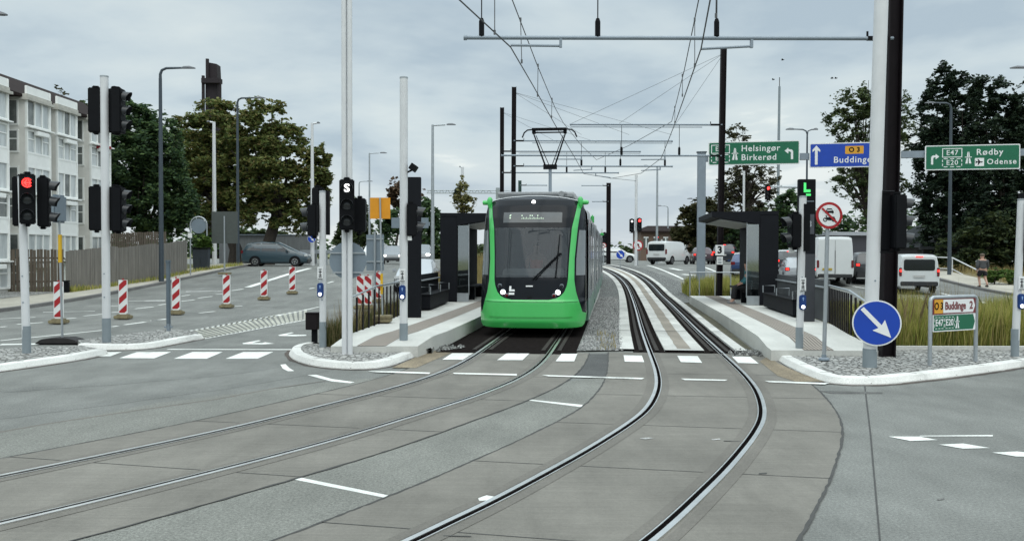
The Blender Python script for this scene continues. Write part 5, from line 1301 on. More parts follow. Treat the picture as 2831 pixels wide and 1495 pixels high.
lamp('street lamp out of frame whose head shows at the right edge above the green sign', 2640, 172, 42, -100, DKP, .08)
lamp('pale lamp post behind the slim young tree left of the tram', 1163, 420, 78, -8, POLEW, .15, True)
# far signal poles
def far_signal(label, xD, ytop, Y, heads, r=.09, arm=None):
    P0 = PDD(xD, ytop, Y); zg = gz(P0.x, Y); t = thing('traffic_signal', label, 'traffic signal', (P0.x, Y, zg)); h = P0.z-zg
    mb = MB(); mb.tube((0, 0, 0), (0, 0, h), r, n=10); mb.build('pole', POLEW, t, smooth=True)
    if arm: z = PDD(xD, arm[1], Y).z-zg; mb = MB(); mb.tube((0, 0, z), ((arm[0]-xD)*K/F*Y, 0, z+.05), .09, .05); mb.build('mast_arm', GALV, t)
    for xh, yh, lit in heads:
        Ph = PDD(xh, yh, Y); signal_head(t, (Ph.x-P0.x, -.15, Ph.z-zg), 0, 3, lit, w=.34, sc=1.05)
far_signal('far white signal pole with one white and one red light right of the tram', 1600, 440, 68, [(1588, 567, (0, 'white')), (1607, 565, (0, 'red'))], .11)
far_signal('mast arm signal with a red light hanging left of the black pylon', 2026, 462, 62, [(1929, 485, (0, 'red'))], .10, (1915, 471))
far_signal('white pole with a small red light behind the blue car', 1871, 430, 78, [(1870, 618, (0, 'red'))], .10)
far_signal('dark signal in line with the roof of the far white van', 1664, 602, 90, [(1652, 604, (0, 'red'))], .08)
far_signal('unlit signal beside the far dark mast', 1513, 575, 72, [(1520, 600, None)], .08)
# tall thin antenna mast, crane
P0 = PDD(1955, 560, 260); t = thing('antenna_mast', 'thin tall antenna mast far behind the green gantry sign', 'antenna', (P0.x, 260, 1.1)); hz_ = PDD(1958, 195, 260).z-1.1
mb = MB(); mb.tube((0, 0, 0), (.3, 0, hz_*.95), .55, .35, n=8); mb.build('lattice', mat('pale antenna', (.20, .235, .27), .6), t); mb = MB(); mb.tube((.3, 0, hz_*.95), (.3, 0, hz_), .12); mb.build('tip', CABLE, t)
# ---- tram shelters
GLS = glassmat('shelter glass', (.62, .66, .66), .60, .05); GLS.node_tree.nodes['Principled BSDF'].inputs['Metallic'].default_value = 1.0
def shelter(label, base, yaw, side):
    """side=+1: roof reaches to the right (track on the right)"""
    t = thing('tram_shelter', label, 'shelter', base, yaw); Lh = 4.6
    mb = MB(); mb.box((0, Lh/2, 1.5), (.60, Lh, 3.0)); mb.build('wall', CHARC, t, bevel=.01)
    mb = MB(); M = Matrix.Identity(4); o = [(-side*.30, 3.0), (-side*.30, 3.12), (side*1.86, 3.10), (side*1.86, 2.92), (side*.30, 2.66), (side*.30, 2.66)]
    mb.prism([(-side*.30, 3.004), (-side*.30, 3.12), (side*1.86, 3.10), (side*1.86, 2.93), (side*.304, 2.68), (side*.304, 3.004)], Lh+.02, Matrix.Translation((0, -.01, 0))); r_ = mb.build('roof', CHARC, t)
    mb = MB(); a_ = math.atan2(.25, 1.54); mb.box((side*1.0, Lh/2, 2.755), (1.2, Lh-.2, .03), Matrix.Rotation(-side*a_, 3, 'Y')); mb.build('ceiling_panel', mat('ceiling panel', (.30, .31, .31), .5), r_)
    mb = MB(); mb.box((side*.52, .06, 1.50), (.38, .03, 2.36)); mb.build('glass_panel', GLS, t)
    mb = MB(); mb.box((side*.715, .06, 1.5), (.025, .05, 2.5)); mb.box((side*.5, .06, .16), (.42, .06, .30)); mb.build('glass_frame', GALV, t)
    mb = MB(); mb.box((side*.52, Lh/2+.4, .48), (.42, 3.0, .06)); mb.box((side*.52, 1.6, .22), (.3, .08, .44)); mb.box((side*.52, 3.8, .22), (.3, .08, .44)); mb.build('bench', CHARC, t, bevel=.01)
    return t
pL = Vector((-2.23, 30.5, 0)); pL.z = ztL(30.5)+tz(pL.x, 30.5)*.6
shelter('charcoal tram shelter on the left platform half hidden by the tram', pL, -.115, 1)
pR = Vector((8.50, 28.7, ztR(28.7)))
shelter('charcoal tram shelter on the right platform with a person sitting inside', pR, -.115, -1)
# ---- parapets with benches, railings
def run(p0, p1): d = p1-p0; return d.length, math.atan2(d.y, d.x)
def parapet(label, p0, p1, side, m1, ends=False):
    l, a = run(p0, p1); t = thing('platform_wall', label, 'low wall', p0, a)
    mb = MB(); mb.box((l/2, 0, .52), (l, .08, 1.04)); mb.build('wall', m1, t)
    mb = MB(); mb.tube((0, side*.08, .86), (l, side*.08, .86), .028); mb.build('handrail', GALV, t)
    return t
def bench(label, p0, p1, side):
    l, a = run(p0, p1); t = thing('platform_bench', label, 'bench', p0, a)
    mb = MB(); mb.box((l/2, side*.32, .24), (l, .34, .40)); mb.build('bench_body', CHARC, t, bevel=.01); mb = MB(); mb.box((l/2, side*.32, .46), (l+.04, .42, .04)); mb.build('seat', BLACKM, t)
    for x in (.0, l*.5, l):
        mb = MB(); mb.path([(x, side*.14, .46), (x, side*.14, .70), (x, side*.5, .70), (x, side*.5, .46)], .018, 6); mb.build('armrest', GALV, t)
    return t
def railing(label, pts, picket=.45, m=MASTD, hh=.92, pw=.10):
    p0 = pts[0]; t = thing('railing', label, 'railing', p0); q = [p-p0 for p in pts]
    mb = MB(); top = [(p.x, p.y, p.z+hh) for p in q]; mb.path([(q[0].x, q[0].y, q[0].z), (q[0].x, q[0].y, q[0].z+hh-.05)]+top[:1]+top[1:], .026, 8); mb.build('handrail', GALV, t)
    for a, b in zip(q, q[1:]):
        l = (b-a).length; n = int(l/picket)
        for k in range(n):
            P_ = a.lerp(b, (k+.6)/n); mb = MB(); ang = math.atan2((b-a).y, (b-a).x); mb.box((P_.x, P_.y, P_.z+hh*.47), (pw, .02, hh*.94), Matrix.Rotation(ang, 3, 'Z')); mb.build('post', m, t)
    return t
def vz(x, y, f): return Vector((x, y, f(y)+tz(x, y)*.6))
parapet('black low wall along the back of the left platform', vz(-3.02, 24.0, ztL), vz(-2.62, 30.4, ztL), -1, CHARC)
bench('black platform bench with pale armrests along the left wall', vz(-2.92, 25.8, ztL), vz(-2.66, 29.8, ztL), -1)
railing('rail with dark brown posts along the near back edge of the left platform', [Vector((-3.42, 17.9, .14)), vz(-3.2, 20.5, ztL), vz(-3.03, 23.9, ztL)])
SLATE = mat('slate wall', (.06, .065, .07), .6, 0, .12, 3)
parapet('slate grey low wall along the back of the right platform', vz(7.88, 21.6, ztR), vz(8.75, 28.5, ztR), 1, SLATE)
bench('black platform bench with pale armrests along the right wall', vz(8.02, 23.2, ztR), vz(8.5, 27.6, ztR), 1)
railing('rail with dark posts behind the blue arrow sign at the right platform', [Vector((6.98, 17.0, .14)), Vector((7.12, 18.3, ztR(18.3))), vz(7.86, 21.5, ztR)], .27)
railing('pale rail across the far end of the right platform', [vz(7.3, 35.6, ztR), vz(9.9, 35.7, ztR)], .65, GALV, .95, .04)
# guard rail far left
def far_guard(label, x0, x1, yD, Y):
    A = PDD(x0, yD, Y); B_ = PDD(x1, yD, Y); zg = gz(A.x, Y); t = thing('guard_rail', label, 'guard rail', (A.x, Y, zg)); l = B_.x-A.x; h = A.z-zg
    mb = MB(); mb.box((l/2, 0, h), (l, .08, .28)); mb.build('rail', GALV, t)
    k = 0.
    while k <= l: mb = MB(); mb.box((k, .05, h/2), (.12, .1, h)); mb.build('post', GALV, t); k += 2.
far_guard('steel guard rail behind the teal car', 755, 860, 633, 66.)
p0 = PDD(2335, 646, 60.); t = thing('hand_rail', 'pale stair railing beside the walking person', 'railing', (p0.x, 60., 0))
mb = MB(); A = PDD(2310, 645, 62.)-Vector((p0.x, 60, 0)); B_ = PDD(2395, 648, 58.)-Vector((p0.x, 60, 0)); C_ = PDD(2470, 685, 54.)-Vector((p0.x, 60, 0)); mb.path([A, B_, C_], .04, 6); mb.path([A-Vector((0, 0, .75)), B_-Vector((0, 0, .75)), C_-Vector((0, 0, .75))], .03, 6); mb.build('rail', POLEW, t)
for P_ in (A, B_, C_): mb = MB(); mb.tube(P_, P_-Vector((0, 0, 1.7)), .035); mb.build('post', POLEW, t)

# ================================================================= VEHICLES
TYRE = mat('tyre', (.012, .012, .013), .85, 0, .2, 9); RIM = mat('wheel rim', (.35, .36, .37), .3, .8, .1, 6)
CGL = mat('car glass', (.010, .014, .017), .06, 0, .15, 2, spec=.45); BUMP = mat('black bumper', (.02, .021, .023), .6, 0, .1, 5)
HEADL = mat('headlight glass', (.55, .57, .58), .12, 0, .1, 8); HEADON = mat('lit headlight', (.9, .9, .85), .3, emit=(1, .97, .88), es=4.)
PLATE = mat('number plate', (.45, .45, .44), .5, 0, .2, 30)
CARS = {
 'hatch': (4.3, 1.52, 1.78, [(-2.15, .42, .70, .705, .90), (-2.12, .30, .90, .92, .95), (-2.02, .24, .97, 1.0, .98), (-1.60, .2, .98, 1.42, 1), (-.7, .2, .96, 1.52, 1), (.3, .2, .94, 1.47, 1), (1.15, .2, .93, .96, 1), (1.80, .22, .80, .83, .96), (2.08, .25, .66, .70, .90), (2.15, .3, .55, .58, .82)], (2, 3), (5, 6), 3, 5),
 'mpv': (4.47, 1.66, 1.83, [(-2.23, .42, .75, .755, .90), (-2.2, .3, 1.0, 1.02, .95), (-2.12, .24, 1.04, 1.08, .98), (-1.85, .2, 1.05, 1.56, 1), (-.9, .2, 1.02, 1.66, 1), (.15, .2, 1.0, 1.63, 1), (1.45, .2, .98, 1.02, 1), (1.95, .22, .85, .88, .95), (2.16, .25, .68, .72, .88), (2.23, .3, .55, .58, .80)], (2, 3), (5, 6), 3, 5),
 'suv': (4.55, 1.68, 1.88, [(-2.27, .5, .85, .855, .92), (-2.24, .38, 1.02, 1.04, .96), (-2.15, .3, 1.06, 1.10, .99), (-1.78, .28, 1.07, 1.60, 1), (-.7, .28, 1.05, 1.68, 1), (.3, .28, 1.03, 1.63, 1), (1.05, .28, 1.02, 1.06, 1), (1.9, .3, .95, .98, .97), (2.2, .34, .75, .80, .91), (2.27, .42, .6, .64, .84)], (2, 3), (5, 6), 3, 5),
 'van': (4.95, 1.95, 1.92, [(-2.47, .42, 1.05, 1.80, .955), (-2.44, .3, 1.08, 1.88, .98), (-2.2, .26, 1.1, 1.94, 1), (-1.2, .26, 1.1, 1.95, 1), (.7, .26, 1.1, 1.94, 1), (1.1, .26, 1.1, 1.88, 1), (1.85, .26, 1.08, 1.12, 1), (2.25, .3, .95, .98, .96), (2.42, .35, .7, .74, .9), (2.47, .4, .58, .6, .84)], None, (5, 6), 3, 5),
 'bigvan': (5.9, 2.68, 2.02, [(-2.95, .5, 1.3, 2.50, .955), (-2.92, .38, 1.32, 2.60, .98), (-2.7, .34, 1.32, 2.66, 1), (-1.2, .34, 1.32, 2.68, 1), (1.0, .34, 1.3, 2.62, 1), (1.45, .34, 1.3, 2.45, 1), (2.25, .34, 1.25, 1.3, 1), (2.7, .38, 1.05, 1.08, .96), (2.9, .42, .75, .8, .9), (2.95, .48, .6, .64, .85)], None, (5, 6), 3, 5)}
def car(kind, label, cat, x, y, heading, paint, sc=1., brake=True, lit_head=False, side_windows=True, name='parked_car', group='cars and vans on the road', rearglass=True, roof_col=None, yellow_plate=False, bumper=BUMP):
    L_, H_, W_, st, rear, front, ws0, ws1 = CARS[kind]
    t = thing(name, label, cat, (x, y, gz(x, y)), heading, group); t.scale = (sc, sc, sc)
    gh = {'van': .86, 'bigvan': .90}.get(kind, .78)
    def row(i):
        yy, zb, ze, zt, wf = st[i]; hw = W_/2*wf; green = zt-ze > .15; top = hw*(gh if green else .93)
        if green: pts = [(hw*.84, zb), (hw*.97, zb+.10), (hw, zb+(ze-zb)*.55), (hw*.965, ze), (top+(hw*.965-top)*.35, ze+(zt-ze)*.65), (top*.97, zt-.05), (top*.82, zt), (top*.4, zt+.02)]
        else: pts = [(hw*.84, zb), (hw*.97, zb+.10), (hw, zb+(ze-zb)*.55), (hw*.96, ze-.05), (hw*.93, ze-.02), (hw*.90, zt-.01), (hw*.75, zt), (hw*.4, zt+.015)]
        pts = [(px, yy, pz) for px, pz in pts]
        return pts+[(-a, b, c) for a, b, c in reversed(pts)]
    rows = [row(i) for i in range(len(st))]
    mb = MB(); mb.grid(rows); mb.add(rows[0], [tuple(range(16))]); mb.add(rows[-1], [tuple(range(16))]); body = mb.build('body', paint, t, smooth=True)
    if roof_col:
        mb = MB(); mb.grid([[Vector(p)+Vector((0, 0, .008)) for p in rows[i][5:11]] for i in range(3, 6)]); mb.build('roof', roof_col, body, smooth=True)
    def patch(name, quad, m, ins=.10, off=.012, parent=body):
        q = [Vector(p) for p in quad]; c = sum(q, Vector())/len(q); n = (q[1]-q[0]).cross(q[-1]-q[0]).normalized()
        if n.dot(c-Vector((0, 0, .8))) < 0: n = -n
        mb = MB(); mb.add([p+(c-p)*ins+n*off for p in q], [tuple(range(len(q)))]); return mb.build(name, m, parent)
    # glazing
    i, j = front
    a, b = rows[i], rows[j]; patch('windscreen', [b[4], b[11], a[10], a[5]], CGL, .06, .015)
    if rear:
        i, j = rear; a, b = rows[i], rows[j]; patch('rear_window', [a[4], a[11], b[10], b[5]], CGL, .07, .015)
    elif rearglass:
        a = rows[0]; yy = a[0][1]-.012; h0 = st[0][2]+.10; h1 = st[0][3]-.10; hw = W_/2*.80
        mb = MB(); mb.prism(rrect(hw*2*.93, h1-h0, .10, 0, (h0+h1)/2), .01, Matrix.Translation((0, yy, 0))); mb.build('rear_window', CGL, body)
    else:
        mb = MB(); yy = rows[0][0][1]-.008; mb.box((0, yy, 1.55), (.015, .012, 1.85)); 
        for sx in (-1, 1): mb.box((sx*.02+sx*.0, yy, 1.2), (.008, .012, 1.4))
        mb.build('door_seam', mat('door seam', (.16, .16, .16), .6), body)
    for s in (0, 1):
        idx = lambda r, k: r[k] if s == 0 else r[15-k]
        segs = [(3, 4), (4, 5)] if side_windows else []
        for (i, j) in segs:
            a, b = rows[i], rows[j]; patch('window', [idx(a, 3), idx(b, 3), idx(b, 5), idx(a, 5)], CGL, .09, .012)
        a, b = rows[5], rows[6]; patch('window', [idx(a, 3), Vector(idx(a, 3)).lerp(Vector(idx(b, 3)), .75), Vector(idx(a, 5)).lerp(Vector(idx(b, 5)), .15), idx(a, 5)], CGL, .09, .012)
        if kind in ('mpv', 'suv', 'hatch'):
            a, b = rows[2], rows[3]; patch('window', [Vector(idx(a, 3)).lerp(Vector(idx(b, 3)), .5), idx(b, 3), idx(b, 5)], CGL, .12, .012)
    sgs = (-1, 1)
    big = kind in ('van', 'bigvan')
    wr = .33 if not big else .35
    for yy in (-L_*.29, L_*.31):
        for sx in sgs:
            M = Matrix.Translation((sx*(W_/2-.10), yy, wr)) @ Matrix.Rotation(PI/2, 4, 'Y')
            mb = MB(); mb.lathe([(wr*.7, -.11), (wr, -.08), (wr, .08), (wr*.7, .11)], 20, M); w_ = mb.build('wheel', TYRE, t, smooth=True)
            mb = MB(); mb.lathe([(wr*.62, -.118), (wr*.62, .118)], 16, M); rim = mb.build('rim', RIM, w_)
            mb = MB()
            for q in range(5):
                a_ = 2*PI*q/5+.3; mb.box((sx*(W_/2+.02), yy+wr*.36*math.cos(a_), wr+wr*.36*math.sin(a_)), (.008, .10, .10))
            mb.build('rim_gap', TYRE, rim)
            mb = MB(); rows_ = [[(sx*(W_/2+.003), yy+rr_*math.cos(a_), max(.2, wr+rr_*math.sin(a_))) for rr_ in (wr*1.18, wr*.8)] for a_ in [math.radians(-20+220*k/16) for k in range(17)]]; mb.grid(rows_); mb.build('wheel_arch', BLACKM, body)
    # lights, bumpers, plates, mirrors
    yr = -L_/2; yf = L_/2
    lz = {'hatch': .86, 'mpv': .98, 'suv': 1.0, 'van': 1.08, 'bigvan': 1.15}[kind]
    for sx in sgs:
        mb = MB(); mb.box((sx*W_/2*(.90 if big else .84), yr+.03 if big else yr+.06, lz), (.12 if big else .26, .14, .42 if big else .2)); tl = mb.build('tail_light', REDDK, body, bevel=.02)
        if brake: mb = MB(); mb.box((sx*W_/2*(.90 if big else .84), yr-.045 if big else yr-.02, lz+(.06 if big else 0)), (.09 if big else .16, .02, .11)); mb.build('lit_brake_lamp', REDL, tl, bevel=.008)
        mb = MB(); mb.box((sx*W_/2*.74, yf-.12, st[-3][2]-.10), (.34, .22, .16)); mb.build('headlight', HEADON if lit_head else HEADL, body, bevel=.03)
        mb = MB(); mb.box((sx*(W_/2+.10), L_*.19, st[6][2]+.08), (.2, .12, .15)); mb.build('mirror', paint, body, bevel=.03)
    mb = MB(); mb.box((0, yr+.05, .42 if not big else .5), (W_*.90, .16, .22)); mb.build('rear_bumper', bumper, body, bevel=.03)
    mb = MB(); mb.box((0, yf-.05, .40), (W_*.84, .14, .20)); mb.build('front_bumper', bumper, body, bevel=.03)
    mb = MB(); mb.box((-.0 if kind != 'bigvan' else -.42, yr-.03, .78 if not big else .86), (.52, .02, .12)); mb.build('number_plate', mat('yellow plate', (.42, .30, .04), .5) if yellow_plate else PLATE, body)
    if brake and kind != 'bigvan': mb = MB(); mb.box((0, (yr-.01) if big else st[3][0]-.02, (st[0][3]+.03) if big else st[3][3]+.02), (.32, .03, .04)); mb.build('high_brake_lamp', REDL, body)
    return t
def paint(name, c, coat=.6, rough=.3): return mat('paint '+name, c, rough, 0, .04, 1, coat=coat)
P_TEAL = paint('dark teal grey', (.020, .045, .060)); P_WHITE = paint('white', (.60, .62, .62)); P_SILV = paint('silver', (.33, .35, .37)); P_DK = paint('dark blue black', (.012, .016, .024)); P_BLUE = paint('deep blue', (.012, .035, .11)); P_GREY = paint('mid grey', (.12, .13, .14)); P_MAR = paint('dark plum', (.035, .012, .02)); P_BLK = paint('black', (.010, .011, .013))
p = GD(688, 670); car('mpv', 'dark teal grey people carrier crossing in side view at the far left', 'car', p.x, p.y+.9, -PI/2+.05, P_TEAL, 1.0, brake=False)
Y = 85; p = PDD(945, 640, Y); car('suv', 'white car facing us far off behind the orange sign pole', 'car', p.x, Y, PI, P_WHITE, 1.15, brake=False)
Y = 72; p = PDD(988, 650, Y); car('hatch', 'dark car with lit headlights between the orange sign and the tall signal pole', 'car', p.x, Y, PI+.12, P_GREY, 1.0, brake=False, lit_head=True)
Y = 68; p = PDD(1058, 650, Y); car('suv', 'dark grey car with one bright headlight right of the tall signal pole', 'car', p.x, Y, PI+.05, P_GREY, .95, brake=False, lit_head=True)
Y = 40; p = PDD(1050, 700, Y); car('hatch', 'silver car close behind the black wall of the left platform', 'car', p.x, Y, PI, P_SILV, .97, brake=False)
Y = 92; p = PDD(1548, 655, Y); car('hatch', 'low white car in side view far down the line behind the blue round sign', 'car', p.x, Y, -PI/2, P_WHITE, 1.05, brake=False)
p = GD(1672, 664); car('van', 'white panel van turning away at the far junction', 'van', p.x, 74.5, -.62, P_WHITE, 1.0, brake=False, side_windows=False, name='delivery_van')
p = GD(1763, 664); car('hatch', 'small plum car with red brake lights just left of the gantry post', 'car', p.x, p.y, -.12, P_MAR, .98)
p = GD(1826, 664); car('suv', 'dark blue black estate car behind the number 3 mast', 'car', p.x, p.y, -.35, P_DK, 1.05, brake=True)
Y = 56; p = PDD(1873, 680, Y); car('hatch', 'deep blue car with a pale roof left of the right shelter', 'car', p.x, Y, -.25, P_BLUE, 1.0, brake=False, roof_col=P_WHITE)
Y = 58; p = PDD(1978, 680, Y); car('hatch', 'dark car with red tail lamp right behind the right shelter', 'car', p.x, Y, -.2, P_BLK, 1.05, roof_col=P_WHITE)
Y = 51; p = PDD(2003, 690, Y); car('hatch', 'white and dark car half hidden by the white signal pole on the right', 'car', p.x, Y, -.2, P_SILV, 1.0)
p = GD(2100, 722); car('bigvan', 'tall white cargo van seen from behind next to the red ringed sign', 'van', p.x+.58, p.y+2.9, -.2, P_WHITE, 1.0, brake=False, side_windows=False, rearglass=False, name='delivery_van', yellow_plate=True)
Y = 52; p = PDD(2175, 690, Y); car('suv', 'black car with glowing red tail lamps left of the thick white pole', 'car', p.x, Y, -.2, P_BLK, 1.05)
p = GD(2312, 742); car('van', 'white passenger van with lit brake lights behind the grass bed', 'van', p.x+.50, p.y+2.42, -.21, P_WHITE, 1.0, name='passenger_van')

# ================================================================= PEOPLE
SKIN = mat('skin', (.38, .22, .16), .55, 0, .08, 6)
def skinned(name, verts, edges, radii, m, parent, root=0, sub=2, smooth=True):
    me = bpy.data.meshes.new(name); me.from_pydata(verts, edges, []); 
    o = bpy.data.objects.new(name, me); COL.objects.link(o); o.parent = parent
    md = o.modifiers.new('skin', 'SKIN'); md.use_smooth_shade = True
    if not me.skin_vertices: 
        bm = bmesh.new(); bm.from_mesh(me); bm.verts.layers.skin.verify(); bm.to_mesh(me); bm.free()
    for i, s in enumerate(me.skin_vertices[0].data):
        r = radii[i]; s.radius = r if isinstance(r, tuple) else (r, r); s.use_root = (i == root)
    sb = o.modifiers.new('sub', 'SUBSURF'); sb.levels = sub; sb.render_levels = sub
    me.materials.append(m); return o
def hand(mbv, ed, rad, wrist_i, d, side):
    w = Vector(mbv[wrist_i]); pm = w+d*.07; mbv.append(tuple(pm)); rad.append((.034, .018)); i0 = len(mbv)-1; ed.append((wrist_i, i0))
    for k in range(4):
        off = Vector((0, .024*(k-1.5), 0)); a = pm+off+d*.035; b = a+d*(.05+.008*(1 if k in (1, 2) else 0))+Vector((-side*.012, 0, 0))
        mbv += [tuple(a), tuple(b)]; rad += [.010, .008]; ed += [(i0, len(mbv)-2), (len(mbv)-2, len(mbv)-1)]
    a = w+d*.03+Vector((0, -.04, 0)); b = a+d*.035+Vector((0, -.018, 0)); mbv += [tuple(a), tuple(b)]; rad += [.011, .009]; ed += [(wrist_i, len(mbv)-2), (len(mbv)-2, len(mbv)-1)]
# walking person seen from behind (faces +y)
p = GD(2470, 722, .12); t = thing('person', 'person in grey long sleeved top and black shorts walking away on the right pavement', 'person', (p.x, p.y, p.z), -.1); t.scale = (1.18, 1.15, 1.0)
V_ = [(0, 0, .95), (0, .01, 1.12), (0, .02, 1.30), (0, .01, 1.45), (0, .02, 1.53), (0, .035, 1.60), (0, .04, 1.70), (0, .03, 1.78),
      (-.19, .0, 1.42), (-.25, -.06, 1.15), (-.23, .02, .92), (.19, .0, 1.42), (.26, .06, 1.15), (.24, .16, .93),
      (-.10, .0, .90), (-.11, .10, .50), (-.11, -.02, .10), (-.11, .13, .03), (.10, .0, .90), (.11, -.03, .50), (.11, -.26, .18), (.11, -.20, .06)]
E_ = [(0, 1), (1, 2), (2, 3), (3, 4), (4, 5), (5, 6), (6, 7), (3, 8), (8, 9), (9, 10), (3, 11), (11, 12), (12, 13), (0, 14), (14, 15), (15, 16), (16, 17), (0, 18), (18, 19), (19, 20), (20, 21)]
R_ = [(.17, .12), (.17, .125), (.18, .12), (.12, .09), .058, .085, .10, .06, .07, .05, .032, .07, .05, .032, .10, .062, .042, .035, .10, .062, .042, .035]
Vb = list(V_); Eb = list(E_); Rb = list(R_); hand(Vb, Eb, Rb, 10, Vector((.0, .1, -1)).normalized(), -1); hand(Vb, Eb, Rb, 13, Vector((0, .2, -1)).normalized(), 1)
bdy = skinned('body', Vb, Eb, Rb, SKIN, t)
KN = mat('grey knit', (.055, .058, .062), .9, 0, .12, 12); SH = mat('black shorts', (.008, .008, .010), .9, 0, .15, 9)
skinned('shirt', [(0, 0, .93), (0, .01, 1.12), (0, .02, 1.30), (0, .01, 1.46), (-.19, .0, 1.42), (-.25, -.06, 1.15), (-.235, .0, .97), (.19, .0, 1.42), (.26, .06, 1.15), (.245, .14, .97)], [(0, 1), (1, 2), (2, 3), (3, 4), (4, 5), (5, 6), (3, 7), (7, 8), (8, 9)], [(.20, .145), (.205, .15), (.20, .14), (.14, .105), .09, .072, .055, .09, .072, .055], KN, t)
skinned('shorts', [(0, 0, .98), (0, 0, .88), (-.11, .0, .82), (-.115, .07, .58), (.11, .0, .82), (.115, -.02, .58)], [(0, 1), (1, 2), (2, 3), (1, 4), (4, 5)], [(.185, .14), (.18, .14), .12, .105, .12, .105], SH, t)
mb = MB(); mb.lathe([(.03, -.02), (.085, .0), (.108, .05), (.10, .10), (.06, .135), (.01, .145)], 14, Matrix.Translation((0, .03, 1.68))); mb.build('hair', mat('brown grey hair', (.10, .075, .055), .9, 0, .2, 20), t, smooth=True)
for sx, yy, zz_ in ((-1, .06, .04), (1, -.22, .07)): mb = MB(); mb.box((sx*.11, yy, zz_), (.10, .27, .09)); mb.build('shoe', SH, t, bevel=.03)
# seated person in the right shelter (faces the track, -x side)
bx = pR+Vector((-.42, 1.0, 0)); t = thing('person', 'seated person in teal jacket and black trousers inside the right shelter', 'person', bx, -.115)
V_ = [(0, 0, .55), (0, 0, .75), (.0, 0, .98), (-.02, 0, 1.12), (-.04, 0, 1.20), (-.06, 0, 1.30), (-.05, 0, 1.42), (0, -.20, 1.05), (-.06, -.26, .82), (-.26, -.20, .68), (0, .20, 1.05), (-.06, .26, .82), (-.26, .20, .68), (-.02, -.10, .55), (-.44, -.13, .58), (-.50, -.13, .12), (-.62, -.14, .05), (-.02, .10, .55), (-.44, .13, .58), (-.50, .13, .12), (-.62, .14, .05)]
E_ = [(0, 1), (1, 2), (2, 3), (3, 4), (4, 5), (5, 6), (3, 7), (7, 8), (8, 9), (3, 10), (10, 11), (11, 12), (0, 13), (13, 14), (14, 15), (15, 16), (0, 17), (17, 18), (18, 19), (19, 20)]
R_ = [(.12, .17), (.12, .17), (.12, .17), (.09, .12), .055, .09, .09, .07, .05, .032, .07, .05, .032, .10, .07, .045, .035, .10, .07, .045, .035]
Vb = list(V_); Eb = list(E_); Rb = list(R_); hand(Vb, Eb, Rb, 9, Vector((-1, .1, -.4)).normalized(), -1); hand(Vb, Eb, Rb, 12, Vector((-1, -.1, -.4)).normalized(), 1)
skinned('body', Vb, Eb, Rb, SKIN, t)
skinned('jacket', [(0, 0, .54), (0, 0, .75), (.0, 0, .98), (-.02, 0, 1.13), (0, -.20, 1.05), (-.06, -.26, .82), (-.22, -.21, .70), (0, .20, 1.05), (-.06, .26, .82), (-.22, .21, .70)], [(0, 1), (1, 2), (2, 3), (3, 4), (4, 5), (5, 6), (3, 7), (7, 8), (8, 9)], [(.15, .2), (.15, .2), (.145, .2), (.11, .14), .09, .075, .06, .09, .075, .06], mat('teal jacket', (.02, .12, .14), .85, 0, .12, 9), t)
skinned('trousers', [(0, 0, .56), (-.02, -.10, .56), (-.44, -.13, .58), (-.50, -.13, .14), (-.02, .10, .56), (-.44, .13, .58), (-.50, .13, .14)], [(0, 1), (1, 2), (2, 3), (0, 4), (4, 5), (5, 6)], [(.14, .18), .12, .095, .075, .12, .095, .075], SH, t)
mb = MB(); mb.lathe([(.06, -.06), (.105, .0), (.11, .06), (.08, .11), (.01, .13)], 14, Matrix.Translation((-.035, 0, 1.38))); mb.build('hair', mat('dark hair', (.02, .015, .012), .9), t, smooth=True)
for sy in (-1, 1): mb = MB(); mb.box((-.56, sy*.135, .05), (.27, .10, .09)); mb.build('shoe', mat('grey shoe', (.25, .25, .26), .7), t, bevel=.03)
# driver seen faintly through the windscreen
Mt = Matrix.Translation(Vector(TR)) @ Matrix.Rotation(-.115, 4, 'Z'); P_ = Mt @ Vector((0, 1.85, 1.42))
t = thing('person', 'tram driver in an orange vest seated behind the windscreen', 'person', P_, -.115)
V_ = [(0, 0, .05), (0, .02, .25), (0, .02, .45), (0, .0, .58), (0, 0, .66), (0, -.02, .75), (0, -.02, .86), (-.2, 0, .50), (-.27, -.1, .25), (-.18, -.35, .15), (.2, 0, .50), (.27, -.1, .25), (.18, -.35, .15), (-.1, -.05, .02), (-.12, -.45, .0), (-.12, -.45, -.38), (.1, -.05, .02), (.12, -.45, .0), (.12, -.45, -.38)]
E_ = [(0, 1), (1, 2), (2, 3), (3, 4), (4, 5), (5, 6), (3, 7), (7, 8), (8, 9), (3, 10), (10, 11), (11, 12), (0, 13), (13, 14), (14, 15), (0, 16), (16, 17), (17, 18)]
R_ = [(.17, .12), (.17, .12), (.17, .12), (.12, .09), .055, .09, .085, .07, .05, .032, .07, .05, .032, .10, .07, .05, .10, .07, .05]
Vb = list(V_); Eb = list(E_); Rb = list(R_); hand(Vb, Eb, Rb, 9, Vector((.2, -1, -.1)).normalized(), -1); hand(Vb, Eb, Rb, 12, Vector((-.2, -1, -.1)).normalized(), 1)
skinned('body', Vb, Eb, Rb, SKIN, t)
skinned('vest', [(0, 0, .04), (0, .02, .25), (0, .02, .45), (0, .0, .57), (-.19, 0, .51), (.19, 0, .51)], [(0, 1), (1, 2), (2, 3), (3, 4), (3, 5)], [(.19, .14), (.19, .14), (.19, .14), (.14, .11), .09, .09], mat('orange vest', (.75, .12, .05), .8), t)
mb = MB(); mb.lathe([(.06, -.06), (.1, .0), (.105, .05), (.07, .1), (.01, .12)], 12, Matrix.Translation((0, -.01, .83))); mb.build('hair', mat('dark hair', (.02, .015, .012), .9), t, smooth=True)
